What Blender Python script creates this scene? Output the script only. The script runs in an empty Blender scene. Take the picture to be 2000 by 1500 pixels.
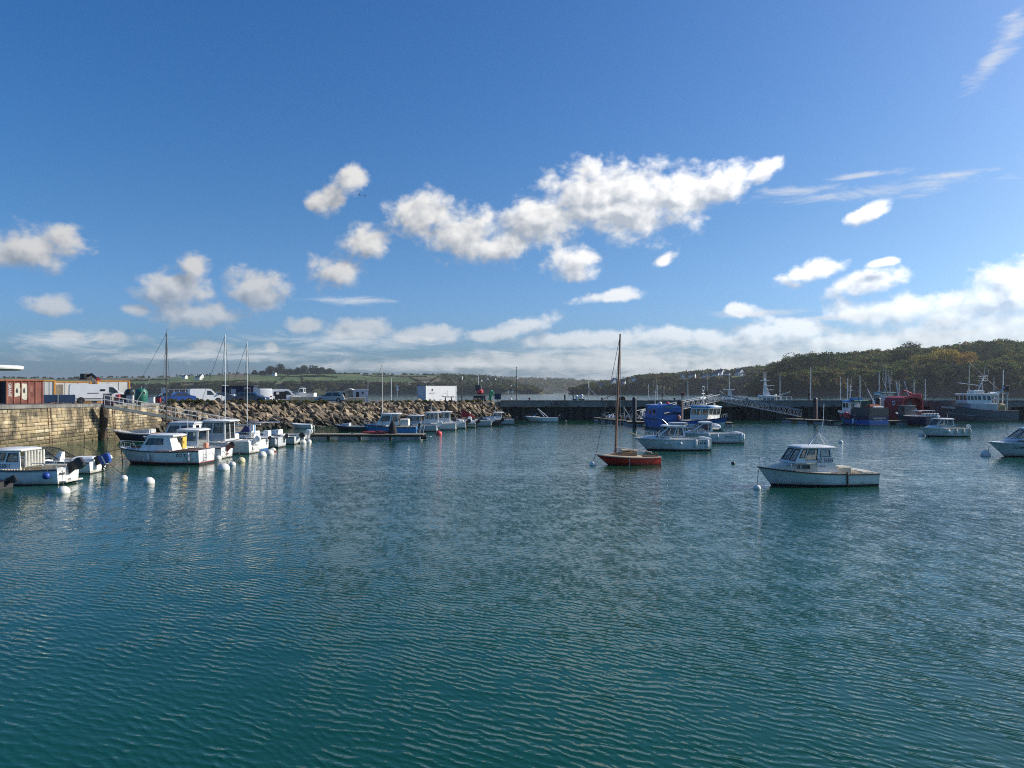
import bpy, math, random
import numpy as np
from mathutils import Vector, Matrix
R = math.radians
scene = bpy.context.scene
col = scene.collection
# ---------------------------------------------------------------- camera
F, HOR, EYE = 1503.0, 763.0, 5.0          # focal length and horizon row in 2000x1500 photo pixels, eye height in metres
cd = bpy.data.cameras.new('camera'); cam = bpy.data.objects.new('camera', cd); col.objects.link(cam)
cam.location = (0, 0, EYE); cam.rotation_euler = (R(90), 0, 0)
cd.sensor_width = 36; cd.lens = 36 * F / 2000; cd.shift_y = (HOR - 750) / 2000; cd.clip_start = .1; cd.clip_end = 20000
scene.camera = cam
# ---------------------------------------------------------------- light and sky
SUN_AZ, SUN_EL = 76, 27
HAZE_D = .00008
scene.view_settings.view_transform = 'Standard'; scene.view_settings.look = 'None'
scene.view_settings.exposure = 0.26; scene.view_settings.gamma = 1
sl = bpy.data.lights.new('sun', 'SUN'); sl.energy = 4.6; sl.angle = R(.53); sl.color = (1, .93, .82)
so = bpy.data.objects.new('sun', sl); col.objects.link(so)
sd = Vector((math.sin(R(SUN_AZ)) * math.cos(R(SUN_EL)), math.cos(R(SUN_AZ)) * math.cos(R(SUN_EL)), math.sin(R(SUN_EL))))
so.rotation_euler = sd.to_track_quat('Z', 'Y').to_euler(); so.location = (60, 10, 60)
world = bpy.data.worlds.new('World'); scene.world = world; world.use_nodes = True
world.cycles.sampling_method = 'MANUAL'; world.cycles.sample_map_resolution = 512

class NT:
    """small helper to write node trees"""
    def __init__(s, tree): s.t = tree; s.n = tree.nodes; s.l = tree.links
    def new(s, ty, **kw):
        nd = s.n.new(ty)
        for k, v in kw.items(): setattr(nd, k, v)
        return nd
    def put(s, sock, v):
        if isinstance(v, bpy.types.NodeSocket): s.l.new(v, sock)
        elif v is not None: sock.default_value = v
    def math(s, op, a, b=None, c=None, clamp=False):
        nd = s.new('ShaderNodeMath', operation=op, use_clamp=clamp)
        for i, v in enumerate((a, b, c)):
            if v is not None: s.put(nd.inputs[i], v)
        return nd.outputs[0]
    def vmath(s, op, a, b=None, out=0):
        nd = s.new('ShaderNodeVectorMath', operation=op); s.put(nd.inputs[0], a)
        if b is not None: s.put(nd.inputs[1], b)
        return nd.outputs[out]
    def mix(s, f, a, b, kind='RGBA', blend='MIX'):
        nd = s.new('ShaderNodeMix', data_type=kind, blend_type=blend) if kind == 'RGBA' else s.new('ShaderNodeMix', data_type=kind)
        s.put(nd.inputs[0], f); o = {'RGBA': 6, 'FLOAT': 2, 'VECTOR': 4}[kind]
        s.put(nd.inputs[o], a); s.put(nd.inputs[o + 1], b)
        return nd.outputs[{'RGBA': 2, 'FLOAT': 0, 'VECTOR': 1}[kind]]
    def noise(s, vec, scale, detail=4, rough=.5, dist=0, out=0):
        nd = s.new('ShaderNodeTexNoise'); s.put(nd.inputs['Vector'], vec); s.put(nd.inputs['Scale'], scale)
        nd.inputs['Detail'].default_value = detail; nd.inputs['Roughness'].default_value = rough; nd.inputs['Distortion'].default_value = dist
        return nd.outputs[out]
    def ramp(s, f, lo, hi, a=0., b=1., smooth=True):
        nd = s.new('ShaderNodeMapRange'); nd.interpolation_type = 'SMOOTHSTEP' if smooth else 'LINEAR'
        s.put(nd.inputs[0], f)
        for i, v in enumerate((lo, hi, a, b)): s.put(nd.inputs[i + 1], v)
        return nd.outputs[0]
    def mapping(s, vec, loc=(0, 0, 0), rot=(0, 0, 0), scale=(1, 1, 1), kind='POINT'):
        nd = s.new('ShaderNodeMapping', vector_type=kind); s.put(nd.inputs[0], vec)
        nd.inputs[1].default_value = loc; nd.inputs[2].default_value = rot; nd.inputs[3].default_value = scale
        return nd.outputs[0]

def sky():
    T = NT(world.node_tree); T.n.clear()
    st = T.new('ShaderNodeTexSky', sky_type='NISHITA'); st.sun_disc = False
    st.sun_elevation = R(SUN_EL); st.sun_rotation = R(SUN_AZ); st.altitude = 0
    st.air_density = 1.0; st.dust_density = 2.2; st.ozone_density = 3.0
    hs = T.new('ShaderNodeHueSaturation'); T.put(hs.inputs['Color'], st.outputs[0]); hs.inputs['Saturation'].default_value = 1.34; hs.inputs['Value'].default_value = 1.0
    skyc = T.vmath('MULTIPLY', hs.outputs[0], (.74, .93, 1.14))   # clear autumn air: a deeper blue than the standard atmosphere
    skyraw = skyc
    tc = T.new('ShaderNodeTexCoord').outputs['Generated']
    sp = T.new('ShaderNodeSeparateXYZ'); T.put(sp.inputs[0], tc)
    x, y, z = sp.outputs
    az = T.math('ARCTAN2', x, y)
    el = T.math('ARCSINE', z)
    cb = T.new('ShaderNodeCombineXYZ'); T.put(cb.inputs[0], az); T.put(cb.inputs[1], el); cb.inputs[2].default_value = 0
    ae = cb.outputs[0]
    skyc = T.vmath('MULTIPLY', skyraw, T.mix(T.ramp(el, R(-1), R(13)), (.84, 1.06, 1.46, 1), (1, 1, 1, 1)))   # sea air low down
    def ang(px, py):
        a = math.atan((px - 1000) / F); return a, math.atan((HOR - py) / F * math.cos(a))
    # cumulus cells: centre in the photo, half width, half height, tilt
    cum = [(835,420,80,52),(910,455,100,70),(975,480,75,45),(1060,430,90,70),(1150,395,120,85),(1230,400,120,90),(1320,390,105,62,12),(1410,362,100,46,14),(1485,338,55,30,22),
        (1125,507,60,42),(1295,510,28,13,25),(1197,580,75,14,6),(685,352,34,34,30),(640,390,52,28,28),(707,474,52,34),(665,530,62,42),
        (60,485,105,46,8),(120,465,42,30),(95,597,60,27),(345,566,95,44),(382,520,34,30),(395,613,92,32),(495,560,70,46),(265,605,36,13),
        (140,655,48,15),(230,662,70,19),(405,676,45,14),(530,678,18,12),(595,637,48,17),(700,640,85,27),(830,655,70,23),(1030,636,72,22,16),(960,655,50,14),
        (1170,664,200,20),(1330,655,150,24),(1545,646,130,26),(1430,668,190,22),(1640,668,190,24),(1000,706,150,17),(1230,708,250,24),(1500,706,260,30),(1760,690,220,30),
        (1445,606,36,16),(1665,610,66,34),(1760,606,120,38),(1850,612,110,44),(1930,585,90,62),(1990,570,60,70),(1960,640,130,46),(1860,650,150,36),
        (1682,556,82,30,10),(1592,530,82,22,14),(1725,512,36,10,8),(1695,416,52,20,22)]
    cum = [(c_[0], c_[1], c_[2]*(.94 if i < 9 else 1), c_[3]*(.84 if i < 9 else .98), *c_[4:]) for i, c_ in enumerate(cum)]
    for k in range(5): cum.append((None, R(38 + 11*k), R(5.5 + 3*math.sin(k*1.7)), R(8), R(2.6 + .8*math.sin(k*2.3)), 5))   # the bank at the right edge goes on
    rnd = random.Random(5)                                   # the same kind of sky goes on round the rest of the horizon
    for k in range(7):
        a = rnd.choice((-1, 1)) * rnd.uniform(42, 175); e = rnd.uniform(3, 24); w = rnd.uniform(4, 10)
        cum.append((None, R(a), R(e), R(w), R(w * rnd.uniform(.3, .55)), rnd.uniform(0, 20)))
    def field(lst, az, el):
        acc = None
        q0 = T.new('ShaderNodeCombineXYZ'); T.put(q0.inputs[0], az); T.put(q0.inputs[1], el); ae = q0.outputs[0]
        for c in lst:
            if c[0] is None: a, e, ra, re, ro = c[1:]
            else:
                a, e = ang(c[0], c[1]); k = math.cos(a); ra = c[2] / F * k * k; re = c[3] / F * k; ro = c[4] if len(c) > 4 else 0
            src = ae
            if acc is not None:                              # each cell waits for the one before it (keeps the shader's memory small); the third axis is scaled away
                q = T.new('ShaderNodeCombineXYZ'); T.put(q.inputs[0], az); T.put(q.inputs[1], el); T.put(q.inputs[2], acc); src = q.outputs[0]
            v = T.mapping(src, (a, e, 0), (0, 0, R(ro)), (ra, re, 1e7), 'TEXTURE')
            d = T.vmath('LENGTH', v, out=1)
            acc = d if acc is None else T.math('SMOOTH_MIN', acc, d, .25)
        return T.math('SUBTRACT', 1.0, acc)
    base = field(cum, az, el)
    # the same cells seen a little nearer the sun: what stands between tells lit tops from shaded undersides (the term in base makes it wait for the first pass)
    tiny = T.math('MULTIPLY', base, 1e-9)
    base2 = field(cum, T.math('ADD', T.math('ADD', az, .013), tiny), T.math('ADD', T.math('ADD', el, .018), tiny))
    def parts(vec):
        """broad swell, rounded billows and fine wisps of the cloud edge"""
        b = T.noise(T.mapping(vec, (0, 0, 5), scale=(1, 1.15, 1)), 11, 3, .5)
        vd = T.vmath('ADD', vec, T.vmath('SCALE', T.vmath('SUBTRACT', T.noise(vec, 30, 3, .5, out=1), (.5, .5, .5)))); vd.node.inputs[1].links[0].from_node.inputs[3].default_value = .022
        v = T.new('ShaderNodeTexVoronoi', feature='SMOOTH_F1', voronoi_dimensions='2D', normalize=True); T.put(v.inputs['Vector'], T.mapping(vd, scale=(1, 1.2, 1)))
        v.inputs['Scale'].default_value = 30; v.inputs['Detail'].default_value = 2; v.inputs['Roughness'].default_value = .55; v.inputs['Smoothness'].default_value = .35
        return b, v.outputs['Distance']
    b0, v0 = parts(ae)
    b1, v1 = parts(T.vmath('ADD', ae, (.008, .010, 0)))
    fine = T.noise(T.mapping(ae, (3.1, 1.7, 0), scale=(1, 1.3, 1)), 34, 9, .62, .3)
    dens = T.math('ADD', T.math('MULTIPLY', base, 1.15), T.math('MULTIPLY', T.math('SUBTRACT', b0, .5), 1.5))
    dens = T.math('ADD', dens, T.math('MULTIPLY', T.math('SUBTRACT', .42, v0), 1.1))
    dens = T.math('ADD', dens, T.math('MULTIPLY', T.math('SUBTRACT', fine, .53), 1.6))
    alpha = T.math('MULTIPLY', T.ramp(dens, -.05, .74), T.ramp(el, R(.5), R(8.5), .5, 1.0, False))
    lit = T.math('ADD', T.math('MULTIPLY', T.math('SUBTRACT', v1, v0), 1.5), T.math('MULTIPLY', T.math('SUBTRACT', base, base2), .75))
    lit = T.math('ADD', lit, T.math('MULTIPLY', T.math('SUBTRACT', b0, b1), 1.6))
    thick = T.ramp(dens, .25, 1.2)
    shade = T.math('ADD', T.math('SUBTRACT', .58, T.math('MULTIPLY', thick, .34)), T.math('MULTIPLY', lit, 1.2), clamp=True)
    # clouds brighten toward the sun and take the colour of the air low down
    sdot = T.vmath('DOT_PRODUCT', tc, tuple(sd), out=1)
    glow = T.ramp(sdot, .05, .95, .60, 1.5, False)
    cc = T.mix(shade, (3.9, 4.3, 4.9, 1), (9.2, 9.1, 8.9, 1))
    cc = T.vmath('SCALE', cc); cc.node.inputs[3].default_value = 1; T.put(cc.node.inputs[3], glow)
    low = T.ramp(el, R(0), R(11), .75, 0., False)
    lowmix = T.mix(T.math('MULTIPLY', low, .35), cc, skyc)
    c1 = T.mix(T.math('MULTIPLY', alpha, .97), skyc, lowmix)
    # streaks of high thin cloud
    cir = field([(1945,105,105,24,47),(1975,70,70,26,40),(1985,26,40,16,20),(1720,372,230,17),(1560,372,110,12),(1690,342,100,7),(1860,342,90,8),(1480,612,160,10),(1620,622,180,10),(690,586,100,12),(130,668,230,20),(430,694,380,20),(720,668,260,22),(820,712,330,18),(1250,688,480,26),(1850,680,420,70),(1400,730,700,30)], az, el)
    ns = T.noise(T.mapping(ae, (0, 0, 2), (0, 0, R(-4)), (.22, 1, 1)), 75, 8, .66, .6)
    ca = T.math('MULTIPLY', T.ramp(T.math('ADD', cir, T.math('MULTIPLY', T.math('SUBTRACT', ns, .52), 3.0)), -.1, 1.2), .6)
    c2 = T.mix(ca, c1, (6.6, 6.7, 6.8, 1))
    bg = T.new('ShaderNodeBackground'); T.put(bg.inputs[0], c2); bg.inputs[1].default_value = .105
    out = T.new('ShaderNodeOutputWorld'); T.l.new(bg.outputs[0], out.inputs[0])
sky()
c = scene.cycles
c.use_denoising = False; c.filter_width = 1.1; c.max_bounces = 6; c.diffuse_bounces = 2; c.glossy_bounces = 3; c.transmission_bounces = 3; c.transparent_max_bounces = 10; c.volume_bounces = 0
c.caustics_reflective = False; c.caustics_refractive = False; c.sample_clamp_indirect = 6

# ---------------------------------------------------------------- photo pixel -> place (a pixel gives the direction, the plane it stands on gives the distance)
def at(px, d, z=0.): return Vector(((px - 1000) / F * d, d, z))
def onz(px, py, z=0.): return at(px, (EYE - z) * F / (py - HOR), z)
def zat(py, d): return EYE - (py - HOR) / F * d

# ---------------------------------------------------------------- materials
MC = {}
def mat(name, c=(.5, .5, .5), rough=.5, var=.18, scale=2.5, bump=0., metal=0., dirt=None, dscale=1.3, damt=.5, coat=0., stretch=(1, 1, 1)):
    if name in MC: return MC[name]
    m = bpy.data.materials.new(name); m.use_nodes = True; T = NT(m.node_tree)
    b = T.n['Principled BSDF']; b.inputs['Roughness'].default_value = rough; b.inputs['Metallic'].default_value = metal
    if coat: b.inputs['Coat Weight'].default_value = coat; b.inputs['Coat Roughness'].default_value = .08
    tc = T.mapping(T.new('ShaderNodeTexCoord').outputs['Object'], scale=stretch)
    n = T.noise(tc, scale, 5, .6)
    f = T.ramp(n, .3, .7, 1 - var, 1 + var, False)
    cc = T.vmath('SCALE', (c[0], c[1], c[2])); T.put(cc.node.inputs[3], f)
    if dirt is not None:
        n2 = T.noise(T.mapping(tc, (7, 3, 1), scale=(1, 1, .45)), dscale, 6, .65, .4)
        cc = T.mix(T.math('MULTIPLY', T.ramp(n2, .45, .72), damt), cc, (*dirt, 1))
    T.put(b.inputs['Base Color'], cc)
    T.put(b.inputs['Roughness'], T.ramp(n, .3, .7, max(.02, rough - .08), min(1, rough + .1), False))
    if bump:
        bp = T.new('ShaderNodeBump'); bp.inputs['Strength'].default_value = 1; bp.inputs['Distance'].default_value = bump
        T.put(bp.inputs['Height'], T.noise(tc, scale * 3, 6, .65)); T.l.new(bp.outputs[0], b.inputs['Normal'])
    MC[name] = m; return m
def glass(name, tint=(.55, .62, .62), amount=.75):
    if name in MC: return MC[name]
    m = bpy.data.materials.new(name); m.use_nodes = True; T = NT(m.node_tree); T.n.clear()
    tr = T.new('ShaderNodeBsdfTransparent'); tr.inputs[0].default_value = (*tint, 1)
    gl = T.new('ShaderNodeBsdfGlossy'); gl.inputs['Roughness'].default_value = .03; gl.inputs[0].default_value = (.9, .95, 1, 1)
    df = T.new('ShaderNodeBsdfDiffuse'); df.inputs[0].default_value = (.02, .025, .03, 1)
    m1 = T.new('ShaderNodeMixShader'); m1.inputs[0].default_value = amount; T.l.new(df.outputs[0], m1.inputs[1]); T.l.new(tr.outputs[0], m1.inputs[2])
    fr = T.new('ShaderNodeLayerWeight'); fr.inputs[0].default_value = .5
    fac = T.math('MULTIPLY_ADD', T.math('POWER', fr.outputs[1], 4.0), .6, .06)
    m2 = T.new('ShaderNodeMixShader'); T.l.new(fac, m2.inputs[0]); T.l.new(m1.outputs[0], m2.inputs[1]); T.l.new(gl.outputs[0], m2.inputs[2])
    o = T.new('ShaderNodeOutputMaterial'); T.l.new(m2.outputs[0], o.inputs[0])
    MC[name] = m; return m
def mat_attr(name, rough=.9, noise=.25, scale=.4, thin=0.):
    if name in MC: return MC[name]
    m = bpy.data.materials.new(name); m.use_nodes = True; T = NT(m.node_tree); b = T.n['Principled BSDF']
    b.inputs['Roughness'].default_value = rough; b.inputs['Specular IOR Level'].default_value = .15
    a = T.new('ShaderNodeAttribute'); a.attribute_name = 'Col'
    tc = T.new('ShaderNodeTexCoord').outputs['Object']
    f = T.ramp(T.noise(tc, scale, 6, .65), .3, .7, 1 - noise, 1 + noise, False)
    cc = T.vmath('SCALE', a.outputs[0]); T.put(cc.node.inputs[3], f)
    T.put(b.inputs['Base Color'], cc)
    if thin:
        tr = T.new('ShaderNodeBsdfTranslucent'); T.put(tr.inputs[0], T.vmath('MULTIPLY', cc, (1.5, 1.5, .8))); mx = T.new('ShaderNodeMixShader'); mx.inputs[0].default_value = thin
        T.l.new(b.outputs[0], mx.inputs[1]); T.l.new(tr.outputs[0], mx.inputs[2]); T.l.new(mx.outputs[0], T.n['Material Output'].inputs[0])
    MC[name] = m; return m

# ---------------------------------------------------------------- mesh building
class MB:
    def __init__(s): s.v = []; s.f = []; s.m = []
    def add(s, vs, fs, mi=0):
        o = len(s.v); s.v += [tuple(p) for p in vs]; s.f += [tuple(i + o for i in f) for f in fs]; s.m += [mi] * len(fs); return s
    def box(s, a, b, mi=0):
        (x0, y0, z0), (x1, y1, z1) = a, b
        return s.add([(x0,y0,z0),(x1,y0,z0),(x1,y1,z0),(x0,y1,z0),(x0,y0,z1),(x1,y0,z1),(x1,y1,z1),(x0,y1,z1)],
            [(0,3,2,1),(4,5,6,7),(0,1,5,4),(1,2,6,5),(2,3,7,6),(3,0,4,7)], mi)
    def bbox(s, a, b, r=.03, mi=0):
        """box with bevelled edges"""
        (x0, y0, z0), (x1, y1, z1) = a, b; r = min(r, (x1-x0)*.45, (y1-y0)*.45, (z1-z0)*.45)
        rings = []
        for z, q in ((z0, r), (z0 + r, 0), (z1 - r, 0), (z1, r)):
            e = r * (1.0 if q else .5)
            rings.append([(x0+q+e*(q==0),y0+q,z),(x1-q-e*(q==0),y0+q,z),(x1-q,y0+q+e*(q==0),z),(x1-q,y1-q-e*(q==0),z),(x1-q-e*(q==0),y1-q,z),(x0+q+e*(q==0),y1-q,z),(x0+q,y1-q-e*(q==0),z),(x0+q,y0+q+e*(q==0),z)])
        return s.loft(rings, mi=mi)
    def loft(s, rings, closed=True, cap=True, mi=0):
        n = len(rings[0]); vs = [p for r in rings for p in r]; fs = []
        for i in range(len(rings) - 1):
            for j in range(n if closed else n - 1):
                k = (j + 1) % n; fs.append((i*n+j, i*n+k, (i+1)*n+k, (i+1)*n+j))
        if cap and closed: fs.append(tuple(range(n))[::-1]); fs.append(tuple((len(rings)-1)*n + j for j in range(n)))
        return s.add(vs, fs, mi)
    def tube(s, pts, r, n=6, mi=0, r1=None):
        pts = [Vector(p) for p in pts]; rings = []
        for i, p in enumerate(pts):
            t = (pts[min(i+1, len(pts)-1)] - pts[max(i-1, 0)]); t = t.normalized() if t.length > 1e-9 else Vector((0,0,1))
            a = t.cross(Vector((0,0,1))) if abs(t.z) < .95 else t.cross(Vector((1,0,0)))
            a.normalize(); b = t.cross(a); rr = r if r1 is None else r + (r1 - r) * i / (len(pts) - 1)
            rings.append([tuple(p + a * (rr * math.cos(2*math.pi*k/n)) + b * (rr * math.sin(2*math.pi*k/n))) for k in range(n)])
        return s.loft(rings, mi=mi)
    def lathe(s, prof, c=(0,0,0), n=12, axis='z', mi=0):
        rings = []
        for r, h in prof:
            ring = []
            for k in range(n):
                a = 2*math.pi*k/n; x, y = r*math.cos(a), r*math.sin(a)
                p = (x, y, h) if axis == 'z' else ((h, x, y) if axis == 'x' else (x, h, y))
                ring.append((p[0]+c[0], p[1]+c[1], p[2]+c[2]))
            rings.append(ring)
        return s.loft(rings, mi=mi)
    def sphere(s, c, r, n=10, m=7, sz=1., mi=0):
        return s.lathe([(max(.001, r*math.sin(math.pi*i/m)), -r*sz*math.cos(math.pi*i/m)) for i in range(m+1)], c, n, mi=mi)
    def prism(s, poly, a, b, axis='y', mi=0):
        """polygon (in the two other axes) pushed along axis"""
        def P(p, h): return {'y': (p[0], h, p[1]), 'x': (h, p[0], p[1]), 'z': (p[0], p[1], h)}[axis]
        return s.loft([[P(p, a) for p in poly], [P(p, b) for p in poly]], mi=mi)
    def build(s, name, mats, parent=None, smooth=False, loc=None, rz=0.):
        me = bpy.data.meshes.new(name); me.from_pydata(s.v, [], s.f)
        for m in (mats if isinstance(mats, (list, tuple)) else [mats]): me.materials.append(m)
        if any(s.m): me.polygons.foreach_set('material_index', s.m)
        import bmesh
        bm = bmesh.new(); bm.from_mesh(me); bmesh.ops.recalc_face_normals(bm, faces=bm.faces); bm.to_mesh(me); bm.free()
        if smooth:
            me.polygons.foreach_set('use_smooth', [True] * len(me.polygons)); me.set_sharp_from_angle(angle=R(38))
        o = bpy.data.objects.new(name, me); col.objects.link(o)
        if parent: o.parent = parent
        if loc is not None: o.location = loc
        if rz: o.rotation_euler.z = rz
        return o
def tag(o, label, cat=None, group=None, kind=None):
    if label: o['label'] = label
    if cat: o['category'] = cat
    if group: o['group'] = group
    if kind: o['kind'] = kind
    return o
def thing(name, label, cat, loc=(0,0,0), rz=0., group=None):
    o = bpy.data.objects.new(name, None); col.objects.link(o); o.location = loc; o.rotation_euler.z = R(rz); o.empty_display_size = .3
    return tag(o, label, cat, group)
def text_mesh(s, size, name='lettering'):
    cu = bpy.data.curves.new(name, 'FONT'); cu.body = s; cu.size = size; cu.align_x = 'CENTER'; cu.align_y = 'CENTER'; cu.resolution_u = 2; cu.offset = size * .012
    o = bpy.data.objects.new(name, cu); col.objects.link(o)
    dg = bpy.context.evaluated_depsgraph_get(); me = bpy.data.meshes.new_from_object(o.evaluated_get(dg))
    bpy.data.objects.remove(o); bpy.data.curves.remove(cu)
    return me
def lettering(s, size, fn, m, parent, name='lettering', label=None):
    """text whose flat coordinates (a, b) are carried onto a surface by fn"""
    me = text_mesh(s, size, name)
    for v in me.vertices: v.co = fn(v.co.x, v.co.y)
    me.materials.clear(); me.materials.append(m)
    o = bpy.data.objects.new(name, me); col.objects.link(o); o.parent = parent
    o['label'] = label or ('lettering reading ' + s)
    return o
# ================================================================ the setting
rng = np.random.default_rng(11)
def np_mesh(name, V, Q, m, cols=None, smooth=False):
    me = bpy.data.meshes.new(name); k = Q.shape[1]
    me.vertices.add(len(V)); me.vertices.foreach_set('co', V.astype(np.float32).ravel())
    me.loops.add(Q.size); me.loops.foreach_set('vertex_index', Q.astype(np.int32).ravel())
    me.polygons.add(len(Q)); me.polygons.foreach_set('loop_start', np.arange(0, Q.size, k, dtype=np.int32))
    me.polygons.foreach_set('loop_total', np.full(len(Q), k, dtype=np.int32))
    if smooth: me.polygons.foreach_set('use_smooth', np.ones(len(Q), dtype=bool))
    me.update(calc_edges=True); me.validate()
    if cols is not None:
        a = me.color_attributes.new('Col', 'FLOAT_COLOR', 'POINT'); c4 = np.ones((len(V), 4), np.float32); c4[:, :3] = cols; a.data.foreach_set('color', c4.ravel())
    me.materials.append(m)
    o = bpy.data.objects.new(name, me); col.objects.link(o); return o

def water_mat():
    m = bpy.data.materials.new('sea_water'); m.use_nodes = True; T = NT(m.node_tree); b = T.n['Principled BSDF']
    pos = T.new('ShaderNodeNewGeometry').outputs['Position']
    big = T.noise(pos, .05, 3, .5)
    T.put(b.inputs['Base Color'], T.mix(T.ramp(big, .35, .65), (.0032, .052, .029, 1), (.0038, .064, .034, 1)))
    b.inputs['Roughness'].default_value = .06; b.inputs['IOR'].default_value = 1.42
    sp = T.new('ShaderNodeSeparateXYZ'); T.put(sp.inputs[0], pos)
    def train(deg, lam, dist, ds, amp, seed):
        """one train of short crested ripples: direction of travel, wavelength, how wavy its crests are"""
        cx, cy = math.cos(R(deg)) * 2*math.pi/lam, math.sin(R(deg)) * 2*math.pi/lam
        ph = T.math('ADD', T.math('MULTIPLY', sp.outputs[0], cx), T.math('MULTIPLY', sp.outputs[1], cy))
        ph = T.math('ADD', ph, T.math('MULTIPLY', T.noise(T.mapping(pos, (seed, seed*2, 0)), ds, 3, .55), dist))
        w = T.math('POWER', T.math('MULTIPLY_ADD', T.math('SINE', ph), .5, .5), 1.6)
        m = T.ramp(T.noise(T.mapping(pos, (seed*3, 0, seed)), .55/lam*.4, 2, .5), .34, .66, .12, 1.0)
        return T.math('MULTIPLY', T.math('MULTIPLY', w, m), amp)
    h = T.math('ADD', train(58, .185, 11, 1.8, .0113, 3), train(74, .24, 10, 1.3, .0124, 11))
    h = T.math('ADD', h, train(40, .14, 10, 2.2, .0052, 23))
    n2 = T.noise(T.mapping(pos, (4, 9, 0), rot=(0, 0, R(-20)), scale=(.55, 1.2, 1)), .75, 3, .5, .2)
    n4 = T.noise(T.mapping(pos, (2, 5, 0), rot=(0, 0, R(40)), scale=(.8, 1.2, 1)), 2.2, 3, .55, .2)
    gust = T.ramp(T.noise(T.mapping(pos, scale=(.35, 1, 1)), .045, 3, .55), .34, .68, .45, 1.1)
    lee = T.ramp(T.math('ADD', sp.outputs[0], T.math('MULTIPLY', T.noise(pos, .06, 2, .5), 14)), -30, 6, .42, 1.0)      # calmer in the lee of the stone quay
    gust = T.math('MULTIPLY', T.math('MULTIPLY', gust, lee), T.ramp(sp.outputs[1], 16, 60, 1.0, .7))   # ripples lower toward the sheltered inner basin
    h = T.math('MULTIPLY', T.math('ADD', h, T.math('ADD', T.math('MULTIPLY', n2, .055), T.math('MULTIPLY', n4, .022))), gust)
    bp = T.new('ShaderNodeBump'); bp.inputs['Strength'].default_value = 1; bp.inputs['Distance'].default_value = 1
    T.put(bp.inputs['Height'], h); T.l.new(bp.outputs[0], b.inputs['Normal'])
    return m
SEA = 5200
wm = MB(); wm.add([(-SEA, -400, 0), (SEA, -400, 0), (SEA, SEA, 0), (-SEA, SEA, 0)], [(0, 1, 2, 3)])
tag(wm.build('sea', water_mat()), 'rippled blue green harbour water', kind='structure')

# ---------------------------------------------------------------- hills and woods
def lerp_list(x, pts):
    return np.interp(x, [p[0] for p in pts], [p[1] for p in pts])
def vnoise(x, y, seed, octv=4):
    """cheap smooth value noise"""
    r = np.random.default_rng(seed); out = np.zeros(np.broadcast(x, y).shape); a = 1.; g = r.random((64, 64))
    for o in range(octv):
        xi, yi = np.floor(x).astype(int), np.floor(y).astype(int); fx, fy = x - xi, y - yi
        fx, fy = fx*fx*(3-2*fx), fy*fy*(3-2*fy)
        G = lambda i, j: g[i % 64, j % 64]
        out += a * ((G(xi,yi)*(1-fx)+G(xi+1,yi)*fx)*(1-fy) + (G(xi,yi+1)*(1-fx)+G(xi+1,yi+1)*fx)*fy - .5)
        x, y, a = x*2.03 + 17, y*2.03 + 5, a*.5
    return out
class Hill:
    def __init__(s, ridge, ds, dr, prof, wob=0., seed=1, shore=None):
        s.ridge, s.ds, s.dr, s.prof, s.wob, s.seed, s.shore = ridge, ds, dr, prof, wob, seed, shore
    def pos(s, px, t):
        px = np.asarray(px, float); t = np.asarray(t, float)
        ds = s.ds + s.wob * vnoise(px * .012, px * 0, s.seed, 3)
        if s.shore: ds = ds + lerp_list(px, s.shore)
        d = ds + (s.dr - ds) * t
        H = EYE + (HOR - lerp_list(px, s.ridge)) * s.dr / F
        z = H * lerp_list(t, s.prof) + 2.2 * vnoise(px * .02 * s.dr / 900, t * 7, s.seed + 3) * np.clip(t * 8, 0, 1)
        z = np.where(t <= 0.001, -1.5, z)
        return np.stack([(px - 1000) / F * d, d, z], -1)
    def mesh(s, name, label, p0, p1, n, rows, colf, m):
        px = np.linspace(p0, p1, n); ts = np.concatenate([[0, .012, .03, .05, .08], np.linspace(.11, 1, rows), [1.12, 1.4]])
        PX, TS = np.meshgrid(px, ts); V = s.pos(PX, np.minimum(TS, 1.0))
        back = TS > 1; V[..., 1] = np.where(back, V[..., 1] + (TS - 1) * 500, V[..., 1]); V[..., 0] = np.where(back, (PX - 1000) / F * V[..., 1], V[..., 0])
        V[..., 2] = np.where(back, V[..., 2] * np.where(TS > 1.3, .1, .75), V[..., 2])
        r = len(ts); idx = np.arange(r * n).reshape(r, n)
        Q = np.stack([idx[:-1, :-1], idx[:-1, 1:], idx[1:, 1:], idx[1:, :-1]], -1).reshape(-1, 4)
        o = np_mesh(name, V.reshape(-1, 3), Q, m, colf(PX.ravel(), TS.ravel()), True)
        return tag(o, label, kind='structure')
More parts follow.
